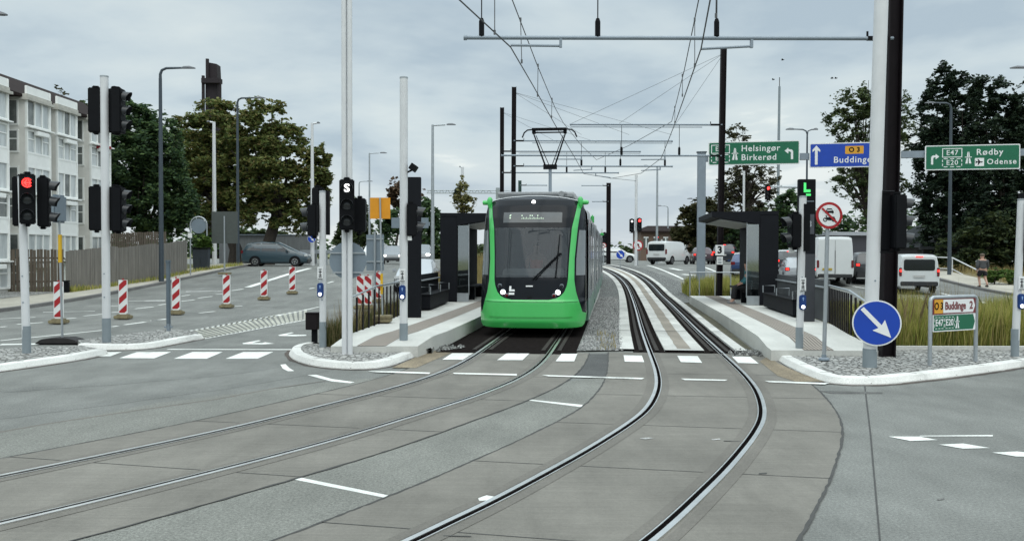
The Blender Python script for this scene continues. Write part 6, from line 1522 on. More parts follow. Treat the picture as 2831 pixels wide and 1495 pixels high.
# birds
random.seed(4)
for i, (bx_, by_, lab) in enumerate(((717/2.72+1900, 452/2.72, 'dark bird in the sky, highest of the four'), (647/2.72+1900, 600/2.72, 'dark bird in the sky beside the antenna tip'), (1088/2.72+1900, 590/2.72, 'left bird of the close pair in the sky'), (1118/2.72+1900, 590/2.72, 'right bird of the close pair in the sky'))):
    P_ = PD(bx_, by_, 110); t = thing('bird', lab, 'bird', P_, random.uniform(-1, 1), 'birds in the sky')
    mb = MB(); mb.lathe([(.01, -.2), (.06, -.1), (.075, .02), (.05, .13), (.045, .17), (.01, .22)], 8, Matrix.Rotation(PI/2, 4, 'Y')); mb.build('body', BLACKM, t, smooth=True)
    for s in (-1, 1): mb = MB(); mb.add([(-.1, 0, .03), (.1, 0, .03), (.06, s*.25, .12), (-.02, s*.42, .05), (-.1, s*.2, .1)], [(0, 1, 2, 3, 4)]); mb.build('wing', BLACKM, t)
# ================================================================= BUILDINGS AND FENCES
import numpy as np
WHF = mat('white window frame', (.82, .83, .81), .55, 0, .06, 2); BEIGE = mat('beige render', (.72, .71, .67), .75, 0, .10, 1.5)
PANE = mat('pale curtained pane', (.33, .36, .37), .07, 0, .45, 1.3, spec=.6, col2=(.66, .69, .69), stretch=(2.2, 2.2, .35)); PANED = mat('dark pane', (.06, .07, .07), .06, 0, .4, 1.6, spec=.6, col2=(.22, .235, .225))
ROOFD = mat('dark brown roof', (.022, .015, .014), .9, 0, .25, 3, spec=.1)
t = thing('apartment_building', 'white four storey apartment block with glazed bays and dark brown roof at the left', 'building', (-21.7, 37.5, .12))
def Q(y): return y-37.5
mb = MB(); mb.box((-6.2, Q(36.1), 4.4), (10, 22, 8.8)); mb.box((-9.2, Q(50.6), 4.4), (8, 7, 8.8)); mb.build('wall', BEIGE, t)
mb = MB(); mb.add([(-.15, Q(24), 8.98), (-.15, Q(47.5), 8.98), (-4.9, Q(54), 11.2), (-4.9, Q(24), 11.2), (-11, Q(24), 9.3), (-11, Q(47.5), 9.3), (-.15, Q(24), 8.85), (-.15, Q(47.5), 8.85), (-11, Q(24), 8.85), (-11, Q(47.5), 8.85)], [(0, 1, 2, 3), (3, 2, 5, 4), (0, 6, 7, 1), (1, 7, 9, 5, 2), (6, 8, 9, 7), (0, 3, 4, 8, 6)])
mb.build('roof', ROOFD, t)
bays = [(31.5, 33.5), (35.3, 37.5), (38.9, 40.9), (41.5, 43.4), (44.8, 47.0)]
random.seed(12)
for bi, (y0, y1) in enumerate(bays):
    a, b_ = Q(y0), Q(y1); w = b_-a
    mb = MB(); mb.box((-.75, (a+b_)/2, 4.36), (1.36, w-.06, 8.72)); bay = mb.build('bay', BEIGE, t)
    mb = MB(); mb.box((-.6, (a+b_)/2, 8.78), (1.5, w+.24, .12)); mb.box((-.6, (a+b_)/2, 8.92), (1.3, w+.10, .16)); mb.build('cornice', mat('weathered cornice', (.42, .41, .37), .8, 0, .2, 3), bay)
    for k in range(3):
        zs = 1.55+3.0*k
        for (za, zb_, n) in ((zs+.06, zs+1.22, 3), (zs-1.16, zs-.14, 3)):
            fr = MB(); gl = MB()
            for q in range(n):
                ya = a+.08+(w-.16)*q/n; yb = a+.08+(w-.16)*(q+1)/n; gl.cm = 0 if random.random() < .74 else 1
                gl.box((-.055, (ya+yb)/2, (za+zb_)/2), (.02, yb-ya-.07, zb_-za)); fr.box((-.03, ya, (za+zb_)/2), (.07, .07, zb_-za+.02))
                if za < zs and q != 1: fr.box((-.035, (ya+yb)/2, (za+zb_)/2+.12), (.045, yb-ya-.08, .05))
            fr.box((-.03, b_-.08, (za+zb_)/2), (.07, .07, zb_-za+.02))
            for zf in (za, zb_): fr.box((-.025, (a+b_)/2, zf), (.08, w-.02, .09))
            gl.build('window', [PANE, PANED], bay); fr.build('window_frame', WHF, bay)
            fr = MB(); gl = MB(); gl.box((-.72, a+.02, (za+zb_)/2), (.62, .03, zb_-za-.1))
            for xx in (-1.04, -.40): fr.box((xx, a+.012, (za+zb_)/2), (.07, .06, zb_-za))
            for zf in (za+.03, zb_-.03): fr.box((-.72, a+.010, zf), (.72, .065, .07))
            if za < zs: fr.box((-.72, a+.014, (za+zb_)/2+.1), (.60, .05, .05))
            gl.build('window', PANED, bay); fr.build('window_frame', WHF, bay)
        fr = MB(); fr.box((-.03, (a+b_)/2, zs+1.54), (.06, w, .56)); fr.box((-.02, a+.03, zs+.3), (.1, .07, 3.0)); fr.box((-.02, b_-.03, zs+.3), (.1, .07, 3.0)); fr.build('facade_band', WHF, bay)
        sl = MB(); sl.box((.06, (a+b_)/2, zs-.02), (.26, w+.14, .06)); sl.build('sill', WHF, bay)
        if (bi+k) % 4 != 3:
            bx = MB(); bx.box((.12, a+w*.52, zs-.24), (.22, .95, .20)); bx.build('flower_box', WHF, bay, bevel=.02)
            if (bi, k) == (4, 2):
                bx = MB()
                for _ in range(40): bx.box((.12+random.uniform(-.14, .16), a+w*.5+random.uniform(-.5, .5), zs-.08+random.uniform(-.08, .1)), (.09, .09, .07), Matrix.Rotation(random.random()*3, 3, 'X'))
                bx.build('flowers', mat('red flowers', (.30, .02, .03), .8), bay)
    mb = MB(); mb.tube((-.9, b_+.12, 0), (-.9, b_+.12, 9.2), .05); mb.build('drainpipe', WHF, t)
for (ya, yb) in ((33.5, 35.3), (37.5, 38.9), (43.4, 44.8)):
    for k in range(3):
        zs = 1.5+3.0*k; mb = MB(); mb.box((-1.17, Q((ya+yb)/2), zs+.5), (.04, yb-ya-.5, 1.7)); mb.build('window', PANED, t)
WOOD = mat('grey weathered boards', (.17, .158, .14), .85, 0, .3, 1.2, stretch=(9, 9, .6)); WOODB = mat('brown boards', (.105, .083, .062), .85, 0, .3, 1.2, stretch=(9, 9, .6))
def board_fence(label, pts, h, m, bw=.11, gap=.012, top=0.06, gaps=False, seed=1):
    random.seed(seed); p0 = Vector((*pts[0], 0)); t = thing('wooden_fence', label, 'fence', (p0.x, p0.y, 0)); mb = MB(); ra = MB()
    for (x0, y0), (x1, y1) in zip(pts, pts[1:]):
        d = Vector((x1-x0, y1-y0, 0)); l = d.length; a = math.atan2(d.y, d.x); n = int(l/(bw+gap)); R_ = Matrix.Rotation(a, 3, 'Z')
        for k in range(n):
            f = (k+.5)/n; x, y = x0+d.x*f-p0.x, y0+d.y*f-p0.y; z = tz(x+p0.x, y+p0.y)+.1
            off = R_ @ Vector((0, (.03 if (gaps and k % 2) else 0)+random.uniform(-.006, .006), 0))
            hh = h+random.uniform(-.02, .02)+top*abs(math.sin(k*.045))
            mb.box((x+off.x, y+off.y, z+hh/2), (bw*random.uniform(.9, 1.04), .022, hh), R_)
        for zf in (.25, .8):
            A = Vector((x0-p0.x, y0-p0.y, tz(x0, y0)+.1+h*zf)); B_ = Vector((x1-p0.x, y1-p0.y, tz(x1, y1)+.1+h*zf)); off = R_ @ Vector((0, .05, 0)); ra.tube(A+off, B_+off, .04, n=4)
    mb.build('boards', m, t); ra.build('rail', m, t); return t
board_fence('brown board fence with gaps in front of the apartment block', [(-21.9, 37.5), (-19.42, 37.62)], 1.84, WOODB, .115, .03, 0, True, 3)
board_fence('long grey weathered board fence along the left pavement', [(-19.35, 37.62), (-18.75, 41.3), (-18.3, 44.7), (-18.6, 49.7)], 1.78, WOOD, .11, .01, .07, False, 4)
board_fence('dark taller fence top showing behind the grey board fence', [(-21.2, 45), (-19.9, 50)], 2.35, WOODB, .10, .04, 0, False, 5)
p = GD(171, 741); t = thing('waste_bin', 'narrow dark bin at the foot of the board fence', 'bin', (p.x, p.y-.12, .12)); mb = MB(); mb.box((0, 0, .33), (.20, .2, .66)); b_ = mb.build('bin_body', BLACKM, t, bevel=.02); mb = MB(); mb.box((0, 0, .69), (.23, .23, .05)); mb.build('lid', BLACKM, t, bevel=.015)
for xD, lab in ((494, 'dark bin with lid left of its twin beyond the board fence'), (512, 'dark bin with lid right of its twin beyond the board fence')):
    P0 = PDD(xD, 655, 52.); z = tz(P0.x, 52)+.05; h = PDD(xD, 622, 52).z-z; t = thing('waste_bin', lab, 'bin', (P0.x, 52, z), 0, 'bins beyond the fence'); mb = MB(); mb.prism([(-.2, 0), (.2, 0), (.25, h-.1), (-.25, h-.1)], .5); mb.build('bin_body', mat('dark blue bin', (.015, .022, .03), .6), t, bevel=.02); mb = MB(); mb.box((0, .25, h-.05), (.56, .6, .08)); mb.build('lid', BLACKM, t, bevel=.02)
P0 = PDD(735, 610, 75); t = thing('grey_wall', 'plain grey wall behind the teal car', 'wall', (P0.x, 75, 1.15)); z1 = PDD(735, 592, 75).z-1.15; mb = MB()
mb.box((0, 0, z1/2), (4.2, .3, z1)); mb.box((-4.2, .1, z1/2*1.02), (4.2, .3, z1*1.02)); mb.build('wall', mat('grey boards wall', (.17, .18, .185), .8, 0, .2, 2, stretch=(6, 1, .4)), t); mb = MB(); mb.box((-2.1, 0, z1+.05), (8.6, .42, .08)); mb.build('coping', GALVD, t)
# far low houses
def house(label, xD0, xD1, y0D, y1D, Y, wallm, roofm, roof_h, flat=False, wins=4):
    A = PDD(xD0, y1D, Y); B_ = PDD(xD1, y1D, Y); zt2 = PDD(xD0, y0D, Y).z; w = B_.x-A.x; t = thing('house', label, 'building', ((A.x+B_.x)/2, Y, 1.1)); h = zt2-1.1
    mb = MB(); mb.box((0, 4, h/2), (w, 8, h)); mb.build('wall', wallm, t)
    if flat: mb = MB(); mb.box((0, 4, h+.2), (w+1, 9, .4)); mb.build('roof', roofm, t)
    else: mb = MB(); M = Matrix.Identity(4); mb.add([(-w/2-.5, -.5, h), (w/2+.5, -.5, h), (w/2-1.5, 4, h+roof_h), (-w/2+1.5, 4, h+roof_h), (w/2+.5, 8.5, h), (-w/2-.5, 8.5, h)], [(0, 1, 2, 3), (3, 2, 4, 5), (0, 3, 5), (1, 4, 2)]); mb.box((0, -.45, h-.05), (w+1.1, .12, .22)); mb.build('roof', roofm, t)
    for k in range(wins):
        x = -w/2+w*(k+.5)/wins; mb = MB(); mb.box((x, -.03, h*.62), (w/wins*.45, .08, h*.34)); wn = mb.build('window', PANED, t); mb = MB(); mb.box((x, -.08, h*.62), (.12, .06, h*.34)); mb.box((x, -.08, h*.62+h*.18), (w/wins*.5, .06, .14)); mb.build('window_frame', WHF, wn)
    return t
BRK = mat('brown brick', (.14, .095, .07), .85, 0, .15, 6)
house('low brown brick house with dark roof far behind the white van', 1612, 1760, 582, 640, 118, BRK, ROOFD, .9, False, 6)
house('long flat roofed building far right behind the white cargo van', 2085, 2240, 592, 640, 100, mat('dark glass front', (.05, .05, .06), .3), mat('pale roof edge', (.35, .37, .4), .6), 0, True, 0)
house('dark shed with sloping roof under the pines on the right', 2322, 2440, 622, 660, 68, mat('dark shed boards', (.03, .03, .034), .8), mat('dark shed roof', (.022, .026, .03), .7), 1.9, False, 1)
# industrial tower
P0 = PDD(537, 250, 150); t = thing('chimney_tower', 'dark brown industrial chimney tower rising above the chestnut tree', 'tower', (P0.x, 150, 1.1)); s = K/F*150; z1 = PDD(537, 160, 150).z-1.1; z2_ = PDD(537, 208, 150).z-1.1
TWR = mat('dark rusty steel', (.013, .008, .011), .8, 0, .35, .25)
mb = MB(); mb.box((0, 0, z2_/2), (32*s*.95, 2, z2_)); mb.build('shaft', TWR, t)
mb = MB(); mb.add([(-13*s, -1, z2_), (15*s, -1, z2_), (13*s, -1, z1-.3), (-11*s, -1, z1), (-13*s, 1, z2_), (15*s, 1, z2_), (13*s, 1, z1-.3), (-11*s, 1, z1)], [(0, 1, 2, 3), (4, 7, 6, 5), (0, 3, 7, 4), (1, 5, 6, 2), (3, 2, 6, 7)]); mb.build('upper_shaft', TWR, t)
mb = MB(); mb.box((2*s, -1.2, z2_), (46*s, 1.4, .8)); mb.build('platform', TWR, t)
for dx in (-19, 22): mb = MB(); mb.tube((dx*s, -1.3, z2_*.4), (dx*s, -1.3, z2_+.3*(1 if dx > 0 else 3)), .28, n=8); mb.build('pipe', TWR, t)
mb = MB(); mb.tube((-9*s, -1.2, z2_), (-9*s, -1.2, z1+.5), .3, n=8); mb.build('pipe', TWR, t)
P0 = PDD(1113, 482, 220); P1 = PDD(1212, 485, 220); t = thing('crane', 'pale construction crane jib far behind the slim young tree', 'crane', (P1.x+4, 220, 1)); l = P1.x-P0.x+8
mb = MB(); mb.tube((0, 0, 0), (0, 0, P0.z), .5, n=4); mb.build('mast', GALV, t); mb = MB(); z = P0.z-1
for dz in (-.35, .35): mb.tube((-l, 0, z+dz), (3, 0, z+dz), .12, n=4)
for k in range(int(l/1.5)): mb.tube((-l+k*1.5, 0, z-.35), (-l+k*1.5+.75, 0, z+.35), .06, n=4); mb.tube((-l+k*1.5+.75, 0, z+.35), (-l+k*1.5+1.5, 0, z-.35), .06, n=4)
mb.build('jib', GALV, t)

# ================================================================= VEGETATION
def leaf_mesh(name, centres, size, m, parent, rng, flat=.6, aspect=1.5):
    n = len(centres); a = rng.normal(size=(n, 3)); a /= np.linalg.norm(a, axis=1)[:, None]
    b = rng.normal(size=(n, 3)); b -= (b*a).sum(1)[:, None]*a; b /= np.linalg.norm(b, axis=1)[:, None]
    s = size*rng.uniform(.6, 1.35, (n, 1)); a[:, 2] *= flat; b[:, 2] *= flat; la = a*s*.5*aspect; lb = b*s*.5
    P_ = np.stack([centres-la, centres+lb*.9-la*.15, centres+la, centres-lb*.9-la*.15], 1).reshape(-1, 3)
    me = bpy.data.meshes.new(name); me.vertices.add(n*4); me.vertices.foreach_set('co', P_.astype(np.float32).ravel())
    me.loops.add(n*4); me.loops.foreach_set('vertex_index', np.arange(n*4, dtype=np.int32)); me.polygons.add(n)
    me.polygons.foreach_set('loop_start', np.arange(0, n*4, 4, dtype=np.int32))
    try: me.polygons.foreach_set('loop_total', np.full(n, 4, dtype=np.int32))
    except Exception: pass
    me.update(); me.validate(); me.materials.append(m); o = bpy.data.objects.new(name, me); COL.objects.link(o)
    if parent is not None: o.parent = parent
    return o
def tree(name, label, lobes, Y, n, size, m, seed, trunk=None, clump=.16, nclump=40, group=None, dens_in=.5, limbs=7, trunk_m=None, depth=.8, trunk_x=None, tr=.22, cat='tree', thin=None):
    """lobes in picture units (x, y, rx, ry) at distance Y; crown = leaf clumps spread through the lobes' volume"""
    rng = np.random.default_rng(seed); k = K/F*Y
    Ls = []
    for l in lobes:
        c = PDD(l[0], l[1], Y+(l[4] if len(l) > 4 else 0)); Ls.append((np.array(c), l[2]*k, max(l[2], l[3])*k*depth, l[3]*k))
    bx_ = PDD(trunk_x or lobes[0][0], 600, Y).x; bz_ = tz(bx_, Y); base = np.array((bx_, Y, bz_))
    t = thing(name, label, cat, tuple(base), 0, group)
    vol = np.array([a*b*c for _, a, b, c in Ls])**.8; vol /= vol.sum()
    # leaf positions: lobes' volumes thinned by a random 3-d field, so that sprays, gaps and an uneven edge appear
    def field(p, lam, nk=26):
        kk = rng.normal(size=(nk, 3)); kk /= np.linalg.norm(kk, axis=1)[:, None]; kk *= (2*PI/lam)*rng.uniform(.7, 1.4, (nk, 1)); kk[:, 2] *= 1.5
        return np.cos(p @ kk.T+rng.uniform(0, 2*PI, nk)).sum(1)/math.sqrt(nk/2.)
    rm = float(np.mean([min(a, d) for _, a, b, d in Ls])); lam = max(.9, rm*clump*5.5)
    thin = thin or {'BIR': 1}.get(name) or {'birch_tree': 7, 'sparse_tree': 9, 'chestnut_tree': 4.6, 'pine_tree': 3.3, 'broadleaf_tree': 3.0}.get(name, 4); pts = []; cl = []; tot = int(n*thin)
    for i, (c, a, b, d) in enumerate(Ls):
        q = int(tot*vol[i]); v = rng.normal(size=(q, 3)); v /= np.linalg.norm(v, axis=1)[:, None]
        r = (rng.uniform(dens_in**3, 1, (q, 1)))**.36*(1+rng.normal(size=(q, 1))*.06+(.12 if name == 'broadleaf_tree' else .20)*np.clip(field(v*2.2+i*7.7, 2.2)[:, None], -1.3, 1.1))
        pts.append(c+v*r*np.array((a, b, d))); m_ = max(3, int(nclump*vol[i])); cl.append(pts[-1][rng.integers(0, q, m_)])
    pts = np.concatenate(pts); f_ = field(pts, lam*1.15)*.85+field(pts, lam*.45)*.5
    f_ += rng.normal(size=len(pts))*.25; th = np.partition(f_, len(f_)-n)[len(f_)-n]; pts = pts[f_ > th]
    pts = pts-base; pts = pts[pts[:, 2] > .15]
    leaf_mesh('crown', pts, size, m, t, rng)
    cl = np.concatenate(cl)-base
    # trunk and limbs
    TM = trunk_m or mat('bark', (.035, .028, .022), .9, 0, .3, 4)
    top = np.mean([c for c, *_ in Ls], axis=0)-base; mb = MB()
    h1 = max(.8, (min(c[2]-d for c, a, b, d in Ls)-bz_)*.9 if trunk is None else trunk)
    mb.path([(0, 0, -.2), (rng.normal()*.1, 0, h1*.5), (top[0]*.3, top[1]*.3, h1+.3), (top[0]*.8, top[1]*.8, h1+(top[2]-h1)*.75)], [tr*1.25, tr, tr*.85, tr*.35], 8); mb.build('trunk', TM, t, smooth=True)
    mb = MB()
    for j in rng.choice(len(cl), min(limbs, len(cl)), replace=False):
        e_ = cl[j]; s0 = np.array((top[0]*.3, top[1]*.3, h1+.2))+np.array((top[0]*.5, top[1]*.5, (top[2]-h1)*.5))*rng.uniform(0, .8); md_ = (s0+e_)/2+np.array((rng.normal()*.2, rng.normal()*.2, abs(e_[2]-s0[2])*.12))
        mb.path([tuple(s0), tuple(md_), tuple(e_)], [tr*.38, tr*.22, tr*.07], 5)
    if len(mb.v): mb.build('limb', TM, t, smooth=True)
    return t
DKG = leafmat('dark green leaves', [(.024, .050, .028), (.055, .10, .042), (.11, .17, .06)], trans=.35)
OLV = leafmat('chestnut leaves browning', [(.052, .078, .026), (.105, .142, .042), (.18, .20, .06), (.20, .15, .06)], trans=.35)
MIDG = leafmat('mid green leaves', [(.022, .040, .014), (.05, .075, .025), (.09, .11, .04)])
PINE = leafmat('pine needles', [(.007, .015, .011), (.016, .032, .018), (.038, .058, .028)], trans=.1)
BIR = leafmat('birch leaves', [(.03, .048, .02), (.065, .095, .036), (.13, .155, .06)])
SPA = leafmat('thin foliage', [(.030, .034, .02), (.06, .062, .03), (.09, .085, .045)])
BRN = leafmat('reddish brown leaves', [(.05, .035, .022), (.10, .065, .04), (.15, .10, .06)])
YEL = leafmat('yellow green leaves', [(.08, .09, .03), (.16, .15, .05), (.22, .19, .08)])
BRG = leafmat('bright shrub leaves', [(.03, .07, .012), (.07, .13, .025), (.12, .18, .04)])
TREES = 'broad trees on the left'
tree('broadleaf_tree', 'dense dark green tree behind the wooden fence on the left', [(345, 330, 48, 70), (395, 400, 62, 105), (325, 420, 50, 130), (385, 500, 85, 95), (440, 520, 50, 85), (300, 500, 40, 105), (415, 330, 30, 45)], 57, 48000, .22, DKG, 1, .8, .20, 150)
tree('broadleaf_tree', 'green tree top peeking above the apartment roof', [(222, 275, 34, 30), (255, 310, 45, 45), (232, 330, 40, 50)], 66, 6000, .30, MIDG, 2, 4, .22, 34)
tree('chestnut_tree', 'left half of the browning chestnut pair, below the chimney tower', [(545, 305, 70, 48), (488, 345, 62, 55), (590, 330, 60, 60), (545, 410, 105, 80), (520, 500, 85, 70), (600, 480, 70, 80), (470, 420, 40, 60)], 68, 52000, .23, OLV, 3, 2.4, .17, 170, limbs=14, trunk_x=590, tr=.5)
tree('chestnut_tree', 'right half of the browning chestnut pair, nearest the slim white lamp post', [(665, 300, 62, 48), (640, 360, 70, 60), (715, 380, 60, 70), (700, 460, 95, 80), (770, 440, 55, 60), (795, 470, 35, 60), (640, 500, 60, 60), (740, 530, 75, 50), (800, 400, 28, 40)], 66, 56000, .23, OLV, 4, 2.4, .16, 190, limbs=16, trunk_x=672, tr=.5)
tree('bare_tree', 'thin bare twigs behind the apartment roof', [(150, 240, 20, 26), (165, 265, 16, 22)], 75, 130, .25, SPA, 5, 6, .3, 20, limbs=20, tr=.10)
tree('broadleaf_tree', 'green tree far away between the two left signal poles', [(900, 540, 26, 42), (880, 580, 30, 40), (915, 580, 22, 40), (860, 600, 20, 34)], 108, 7000, .42, MIDG, 6, 2, .22, 44)
tree('russet_tree', 'thin reddish brown tree behind the orange sign', [(1000, 475, 28, 24), (1035, 478, 26, 22), (1015, 500, 40, 26)], 100, 2200, .42, BRN, 7, 4, .2, 46, limbs=14, tr=.14)
tree('broadleaf_tree', 'dark green rounded tree left of the tram shelter', [(1065, 530, 36, 32), (1040, 560, 40, 40), (1085, 570, 26, 42), (985, 560, 40, 34)], 96, 9000, .42, DKG, 8, 1.5, .22, 54)
tree('young_tree', 'slim young tree with thin yellow green leaves left of the tram roof', [(1163, 470, 13, 26), (1158, 500, 24, 24), (1172, 515, 26, 22)], 70, 900, .24, YEL, 9, 3, .22, 40, limbs=18, tr=.09, depth=.9)
tree('dark_conifer_top', 'little dark conifer tip beside the slim young tree', [(1150, 487, 7, 14)], 76, 260, .25, PINE, 10, 6, .4, 9, limbs=2, tr=.08)
tree('shrub', 'bright green shrub at the end of the board fence', [(505, 605, 22, 16), (515, 618, 18, 14)], 56, 2200, .16, BRG, 11, .5, .3, 22, limbs=5, tr=.05, cat='shrub')
tree('hedge', 'clipped dark green hedge behind the teal car', [(620, 594, 34, 14), (660, 592, 34, 14), (700, 596, 30, 13)], 78, 5000, .26, MIDG, 12, .3, .4, 50, limbs=0, tr=.08, cat='hedge')
tree('broadleaf_tree', 'olive green trees left of the gantry post', [(1740, 545, 32, 34), (1770, 530, 30, 40), (1720, 590, 30, 40), (1765, 590, 42, 45), (1800, 570, 30, 60)], 100, 12000, .42, leafmat('olive leaves', [(.025, .032, .012), (.05, .055, .02), (.085, .07, .03)]), 13, 1, .24, 70)
tree('sparse_tree', 'thinly leaved tree with bare forks under the green gantry sign', [(1850, 345, 34, 36), (1880, 440, 55, 44), (1850, 480, 50, 40), (1930, 460, 32, 40), (1830, 500, 30, 50), (1900, 520, 40, 30)], 92, 6000, .26, SPA, 14, 5.5, .15, 120, limbs=60, tr=.34, trunk_x=1885, dens_in=.2)
tree('broadleaf_tree', 'dark green trees behind the right shelter and black pylon', [(1930, 555, 46, 45), (1985, 535, 45, 50), (2030, 560, 40, 50), (1880, 590, 50, 40), (1960, 600, 80, 40)], 98, 14000, .42, DKG, 15, 1, .22, 80)
tree('broadleaf_tree', 'rusty green bushes behind the dark estate car', [(1830, 585, 45, 36), (1865, 575, 34, 34), (1800, 600, 34, 34)], 104, 7000, .40, leafmat('rusty green leaves', [(.03, .028, .014), (.055, .045, .02), (.08, .06, .03)]), 16, .6, .24, 60)
tree('birch_tree', 'airy birch with gaps in its crown beside the thick white pole', [(2145, 270, 48, 50), (2110, 310, 40, 44), (2180, 255, 36, 50), (2185, 340, 46, 60), (2130, 380, 40, 36), (2160, 440, 55, 55), (2110, 460, 30, 30), (2190, 500, 40, 60), (2245, 330, 46, 90), (2230, 470, 40, 70)], 74, 22000, .20, BIR, 17, 3, .13, 210, limbs=70, tr=.26, trunk_x=2195, dens_in=.3)
tree('pine_tree', 'tall dark pine whose top stands highest right of the mast', [(2380, 215, 45, 50), (2350, 280, 50, 50), (2420, 250, 40, 45), (2390, 330, 75, 60), (2345, 380, 50, 60), (2400, 430, 70, 80), (2350, 500, 50, 80), (2420, 540, 60, 90), (2375, 600, 70, 60)], 68, 60000, .21, PINE, 18, 3, .17, 210, limbs=22, tr=.36, trunk_x=2400)
tree('pine_tree', 'second dark pine at the right edge behind the green Odense sign', [(2480, 240, 50, 55), (2530, 280, 55, 50), (2500, 340, 70, 60), (2560, 350, 60, 80), (2480, 420, 50, 70), (2520, 480, 60, 80), (2580, 520, 60, 110), (2490, 560, 55, 80), (2600, 300, 60, 90)], 64, 60000, .21, PINE, 19, 3, .17, 210, limbs=22, tr=.36, trunk_x=2525)
tree('broadleaf_tree', 'mid green undergrowth behind the walking person', [(2440, 610, 60, 60), (2510, 600, 60, 70), (2560, 630, 50, 70), (2390, 640, 40, 35), (2600, 600, 60, 90)], 60, 14000, .24, leafmat('dark undergrowth', [(.012, .024, .010), (.028, .044, .016), (.06, .075, .026)]), 20, .4, .22, 90, limbs=4, tr=.12)
tree('shrub', 'low pale green shrub right beside the walking person', [(2500, 690, 26, 18), (2530, 695, 26, 18)], 49, 1600, .14, BRG, 21, .3, .3, 26, limbs=4, tr=.04, cat='shrub')
# far wood on the skyline
def far_wood(label, x0, x1, Y, h0, h1, n, m, seed):
    rng = np.random.default_rng(seed); nc = int((x1-x0)/1.6); cx_2 = rng.uniform(x0, x1, nc); hh = h0+(h1-h0)*(.5+.5*np.sin(cx_2*.21+seed))*rng.uniform(.5, 1, nc)
    idx = rng.integers(0, nc, n); w = rng.normal(size=(n, 3))*np.array((1.3, 1.2, .7)); pts = np.stack([cx_2[idx], np.full(n, Y), 1.1+hh[idx]*rng.uniform(.1, 1, n)], 1)+w*.8
    o = leaf_mesh('far_wood', pts, .7, m, None, rng); tag(o, label, None, kind='stuff')
far_wood('distant dark wood on the left skyline', -115, -12, 150, 2.5, 6, 12000, DKG, 31)
far_wood('distant low green wood behind the tram and the far van', -16, 45, 150, 1.5, 3.4, 7000, MIDG, 32)
far_wood('distant dark wood on the right skyline', 36, 125, 140, 4, 9, 14000, DKG, 33)
# tall grass
def grass(label, fn, n, h, w, m, seed, lean=.13, zoff=.04):
    rng = np.random.default_rng(seed); xy_ = np.array([fn(rng) for _ in range(n)]); hh = rng.uniform(*h, n)*(.75+.5*(np.sin(xy_[:, 0]*2.1+seed)*np.sin(xy_[:, 1]*1.7)*.5+.5)); z = np.array([tz(x, y) for x, y in xy_])+zoff
    an = rng.uniform(0, PI, n); dx = np.cos(an)*w; dy = np.sin(an)*w; lx_ = rng.normal(size=n)*lean*hh; ly_ = rng.normal(size=n)*lean*hh
    b0_ = np.stack([xy_[:, 0]-dx, xy_[:, 1]-dy, z], 1); b1_ = np.stack([xy_[:, 0]+dx, xy_[:, 1]+dy, z], 1)
    m0 = np.stack([xy_[:, 0]-dx*.8+lx_*.35, xy_[:, 1]-dy*.8+ly_*.35, z+hh*.55], 1); m1 = np.stack([xy_[:, 0]+dx*.8+lx_*.35, xy_[:, 1]+dy*.8+ly_*.35, z+hh*.55], 1)
    tp = np.stack([xy_[:, 0]+lx_, xy_[:, 1]+ly_, z+hh], 1); V2 = np.stack([b0_, b1_, m1, tp, m0], 1).reshape(-1, 3)
    me = bpy.data.meshes.new('tall_grass'); me.vertices.add(n*5); me.vertices.foreach_set('co', V2.astype(np.float32).ravel()); me.loops.add(n*5); me.loops.foreach_set('vertex_index', np.arange(n*5, dtype=np.int32)); me.polygons.add(n); me.polygons.foreach_set('loop_start', np.arange(0, n*5, 5, dtype=np.int32))
    try: me.polygons.foreach_set('loop_total', np.full(n, 5, dtype=np.int32))
    except Exception: pass
    me.update(); me.validate(); me.materials.append(m); o = bpy.data.objects.new('tall_grass', me); COL.objects.link(o); tag(o, label, None, kind='stuff'); return o
def inpoly(poly):
    xs_ = [p[0] for p in poly]; ys_ = [p[1] for p in poly]
    def f(rng, near=1.6):
        while True:
            x = rng.uniform(min(xs_), max(xs_)); y = min(ys_)+(max(ys_)-min(ys_))*rng.uniform(0, 1)**near; c = False
            for i in range(len(poly)):
                (x1, y1), (x2, y2) = poly[i-1], poly[i]
                if (y1 > y) != (y2 > y) and x < (x2-x1)*(y-y1)/(y2-y1)+x1: c = not c
            if c: return x, y
    return f
GRS = leafmat('tall grass blades', [(.13, .165, .038), (.28, .31, .065), (.44, .41, .11), (.52, .44, .18)], trans=.3, rough=.8)
GRD = leafmat('dry grass blades', [(.18, .15, .06), (.32, .26, .11), (.42, .34, .16)], trans=.3, rough=.8)
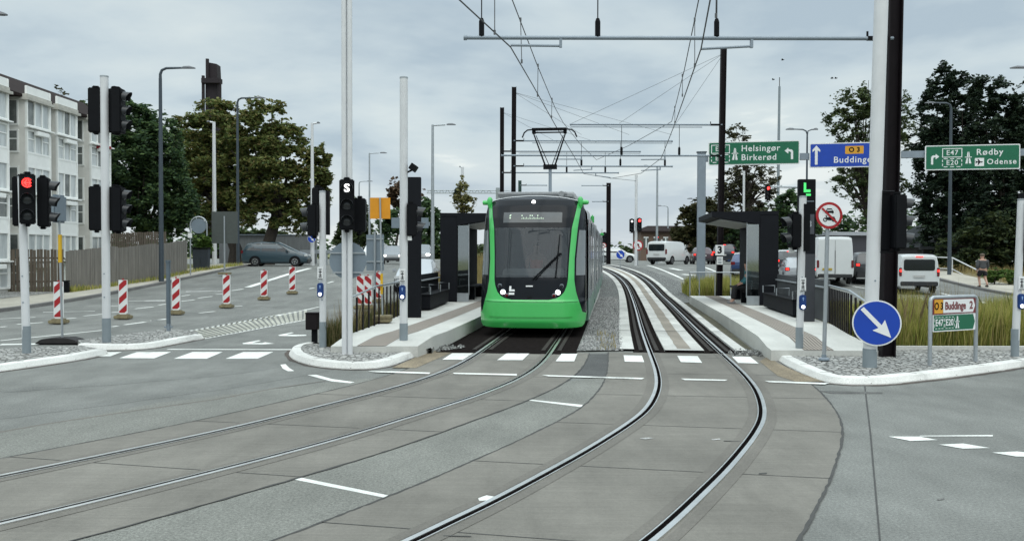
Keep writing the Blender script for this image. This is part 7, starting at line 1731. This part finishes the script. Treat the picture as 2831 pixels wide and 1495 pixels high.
grass('tall yellow green grass in the bed right of the dark mast', inpoly([(7.5, 17.6), (13.2, 18.4), (13.2, 21.2), (10.5, 22.5), (8.2, 21)]), 44000, (.40, .98), .0055, GRS, 41)
grass('tall grass farther along the right planted strip', inpoly([(8.0, 21), (10.4, 22), (10.6, 31), (10.8, 38), (10.4, 48), (10.0, 42), (9.7, 34), (8.9, 27)]), 20000, (.25, .6), .007, GRS, 42)
grass('tall grass behind the far end of the right platform', inpoly([(7.9, 36.4), (10.9, 36.4), (10.8, 44), (8.6, 44)]), 15000, (.4, .95), .010, GRS, 46)
grass('weeds along the left platform railing', inpoly([(-3.9, 17.75), (-3.45, 17.75), (-3.1, 24), (-3.2, 31), (-3.75, 31), (-3.75, 24)]), 9000, (.15, .62), .006, leafmat('weed blades', [(.05, .06, .02), (.11, .115, .04), (.20, .16, .08)], trans=.3, rough=.8), 43)
grass('dry grass behind the left shelter', inpoly([(-1.7, 36.3), (-3.3, 36.3), (-3.7, 58), (-.3, 58)]), 9000, (.5, 1.1), .016, GRD, 44)
grass('dry weeds beside the ballast', inpoly([(1.75, 17.9), (2.15, 17.9), (2.6, 21.5), (2.1, 21.5)]), 90, (.03, .16), .007, GRD, 45)
grass('dry grass along the right footpath', inpoly([(26.6, 38), (32, 38), (40, 66), (31.5, 66)]), 9000, (.2, .6), .02, GRD, 47)
grass('weeds at the foot of the wooden fence', inpoly([(-19.2, 37.4), (-18.95, 37.4), (-18.0, 44.5), (-18.3, 49.7), (-17.9, 58), (-18.6, 58), (-18.6, 49.8), (-18.25, 44.7)]), 2500, (.08, .35), .012, GRS, 48)

# taller seed stalks and broad weeds that break the top of the grass
SEED = leafmat('seed stalks', [(.16, .12, .06), (.27, .20, .10), (.33, .28, .15)], trans=.2, rough=.9)
grass('tall dry seed stalks in the grass bed', inpoly([(7.5, 17.6), (13.2, 18.4), (13.2, 21.2), (10.5, 22.5), (8.2, 21)]), 900, (.85, 1.22), .006, SEED, 51, .10)
grass('dry stalks along the left railing', inpoly([(-3.95, 17.8), (-3.4, 17.8), (-3.2, 24), (-3.8, 24)]), 260, (.5, 1.0), .006, SEED, 52, .16)
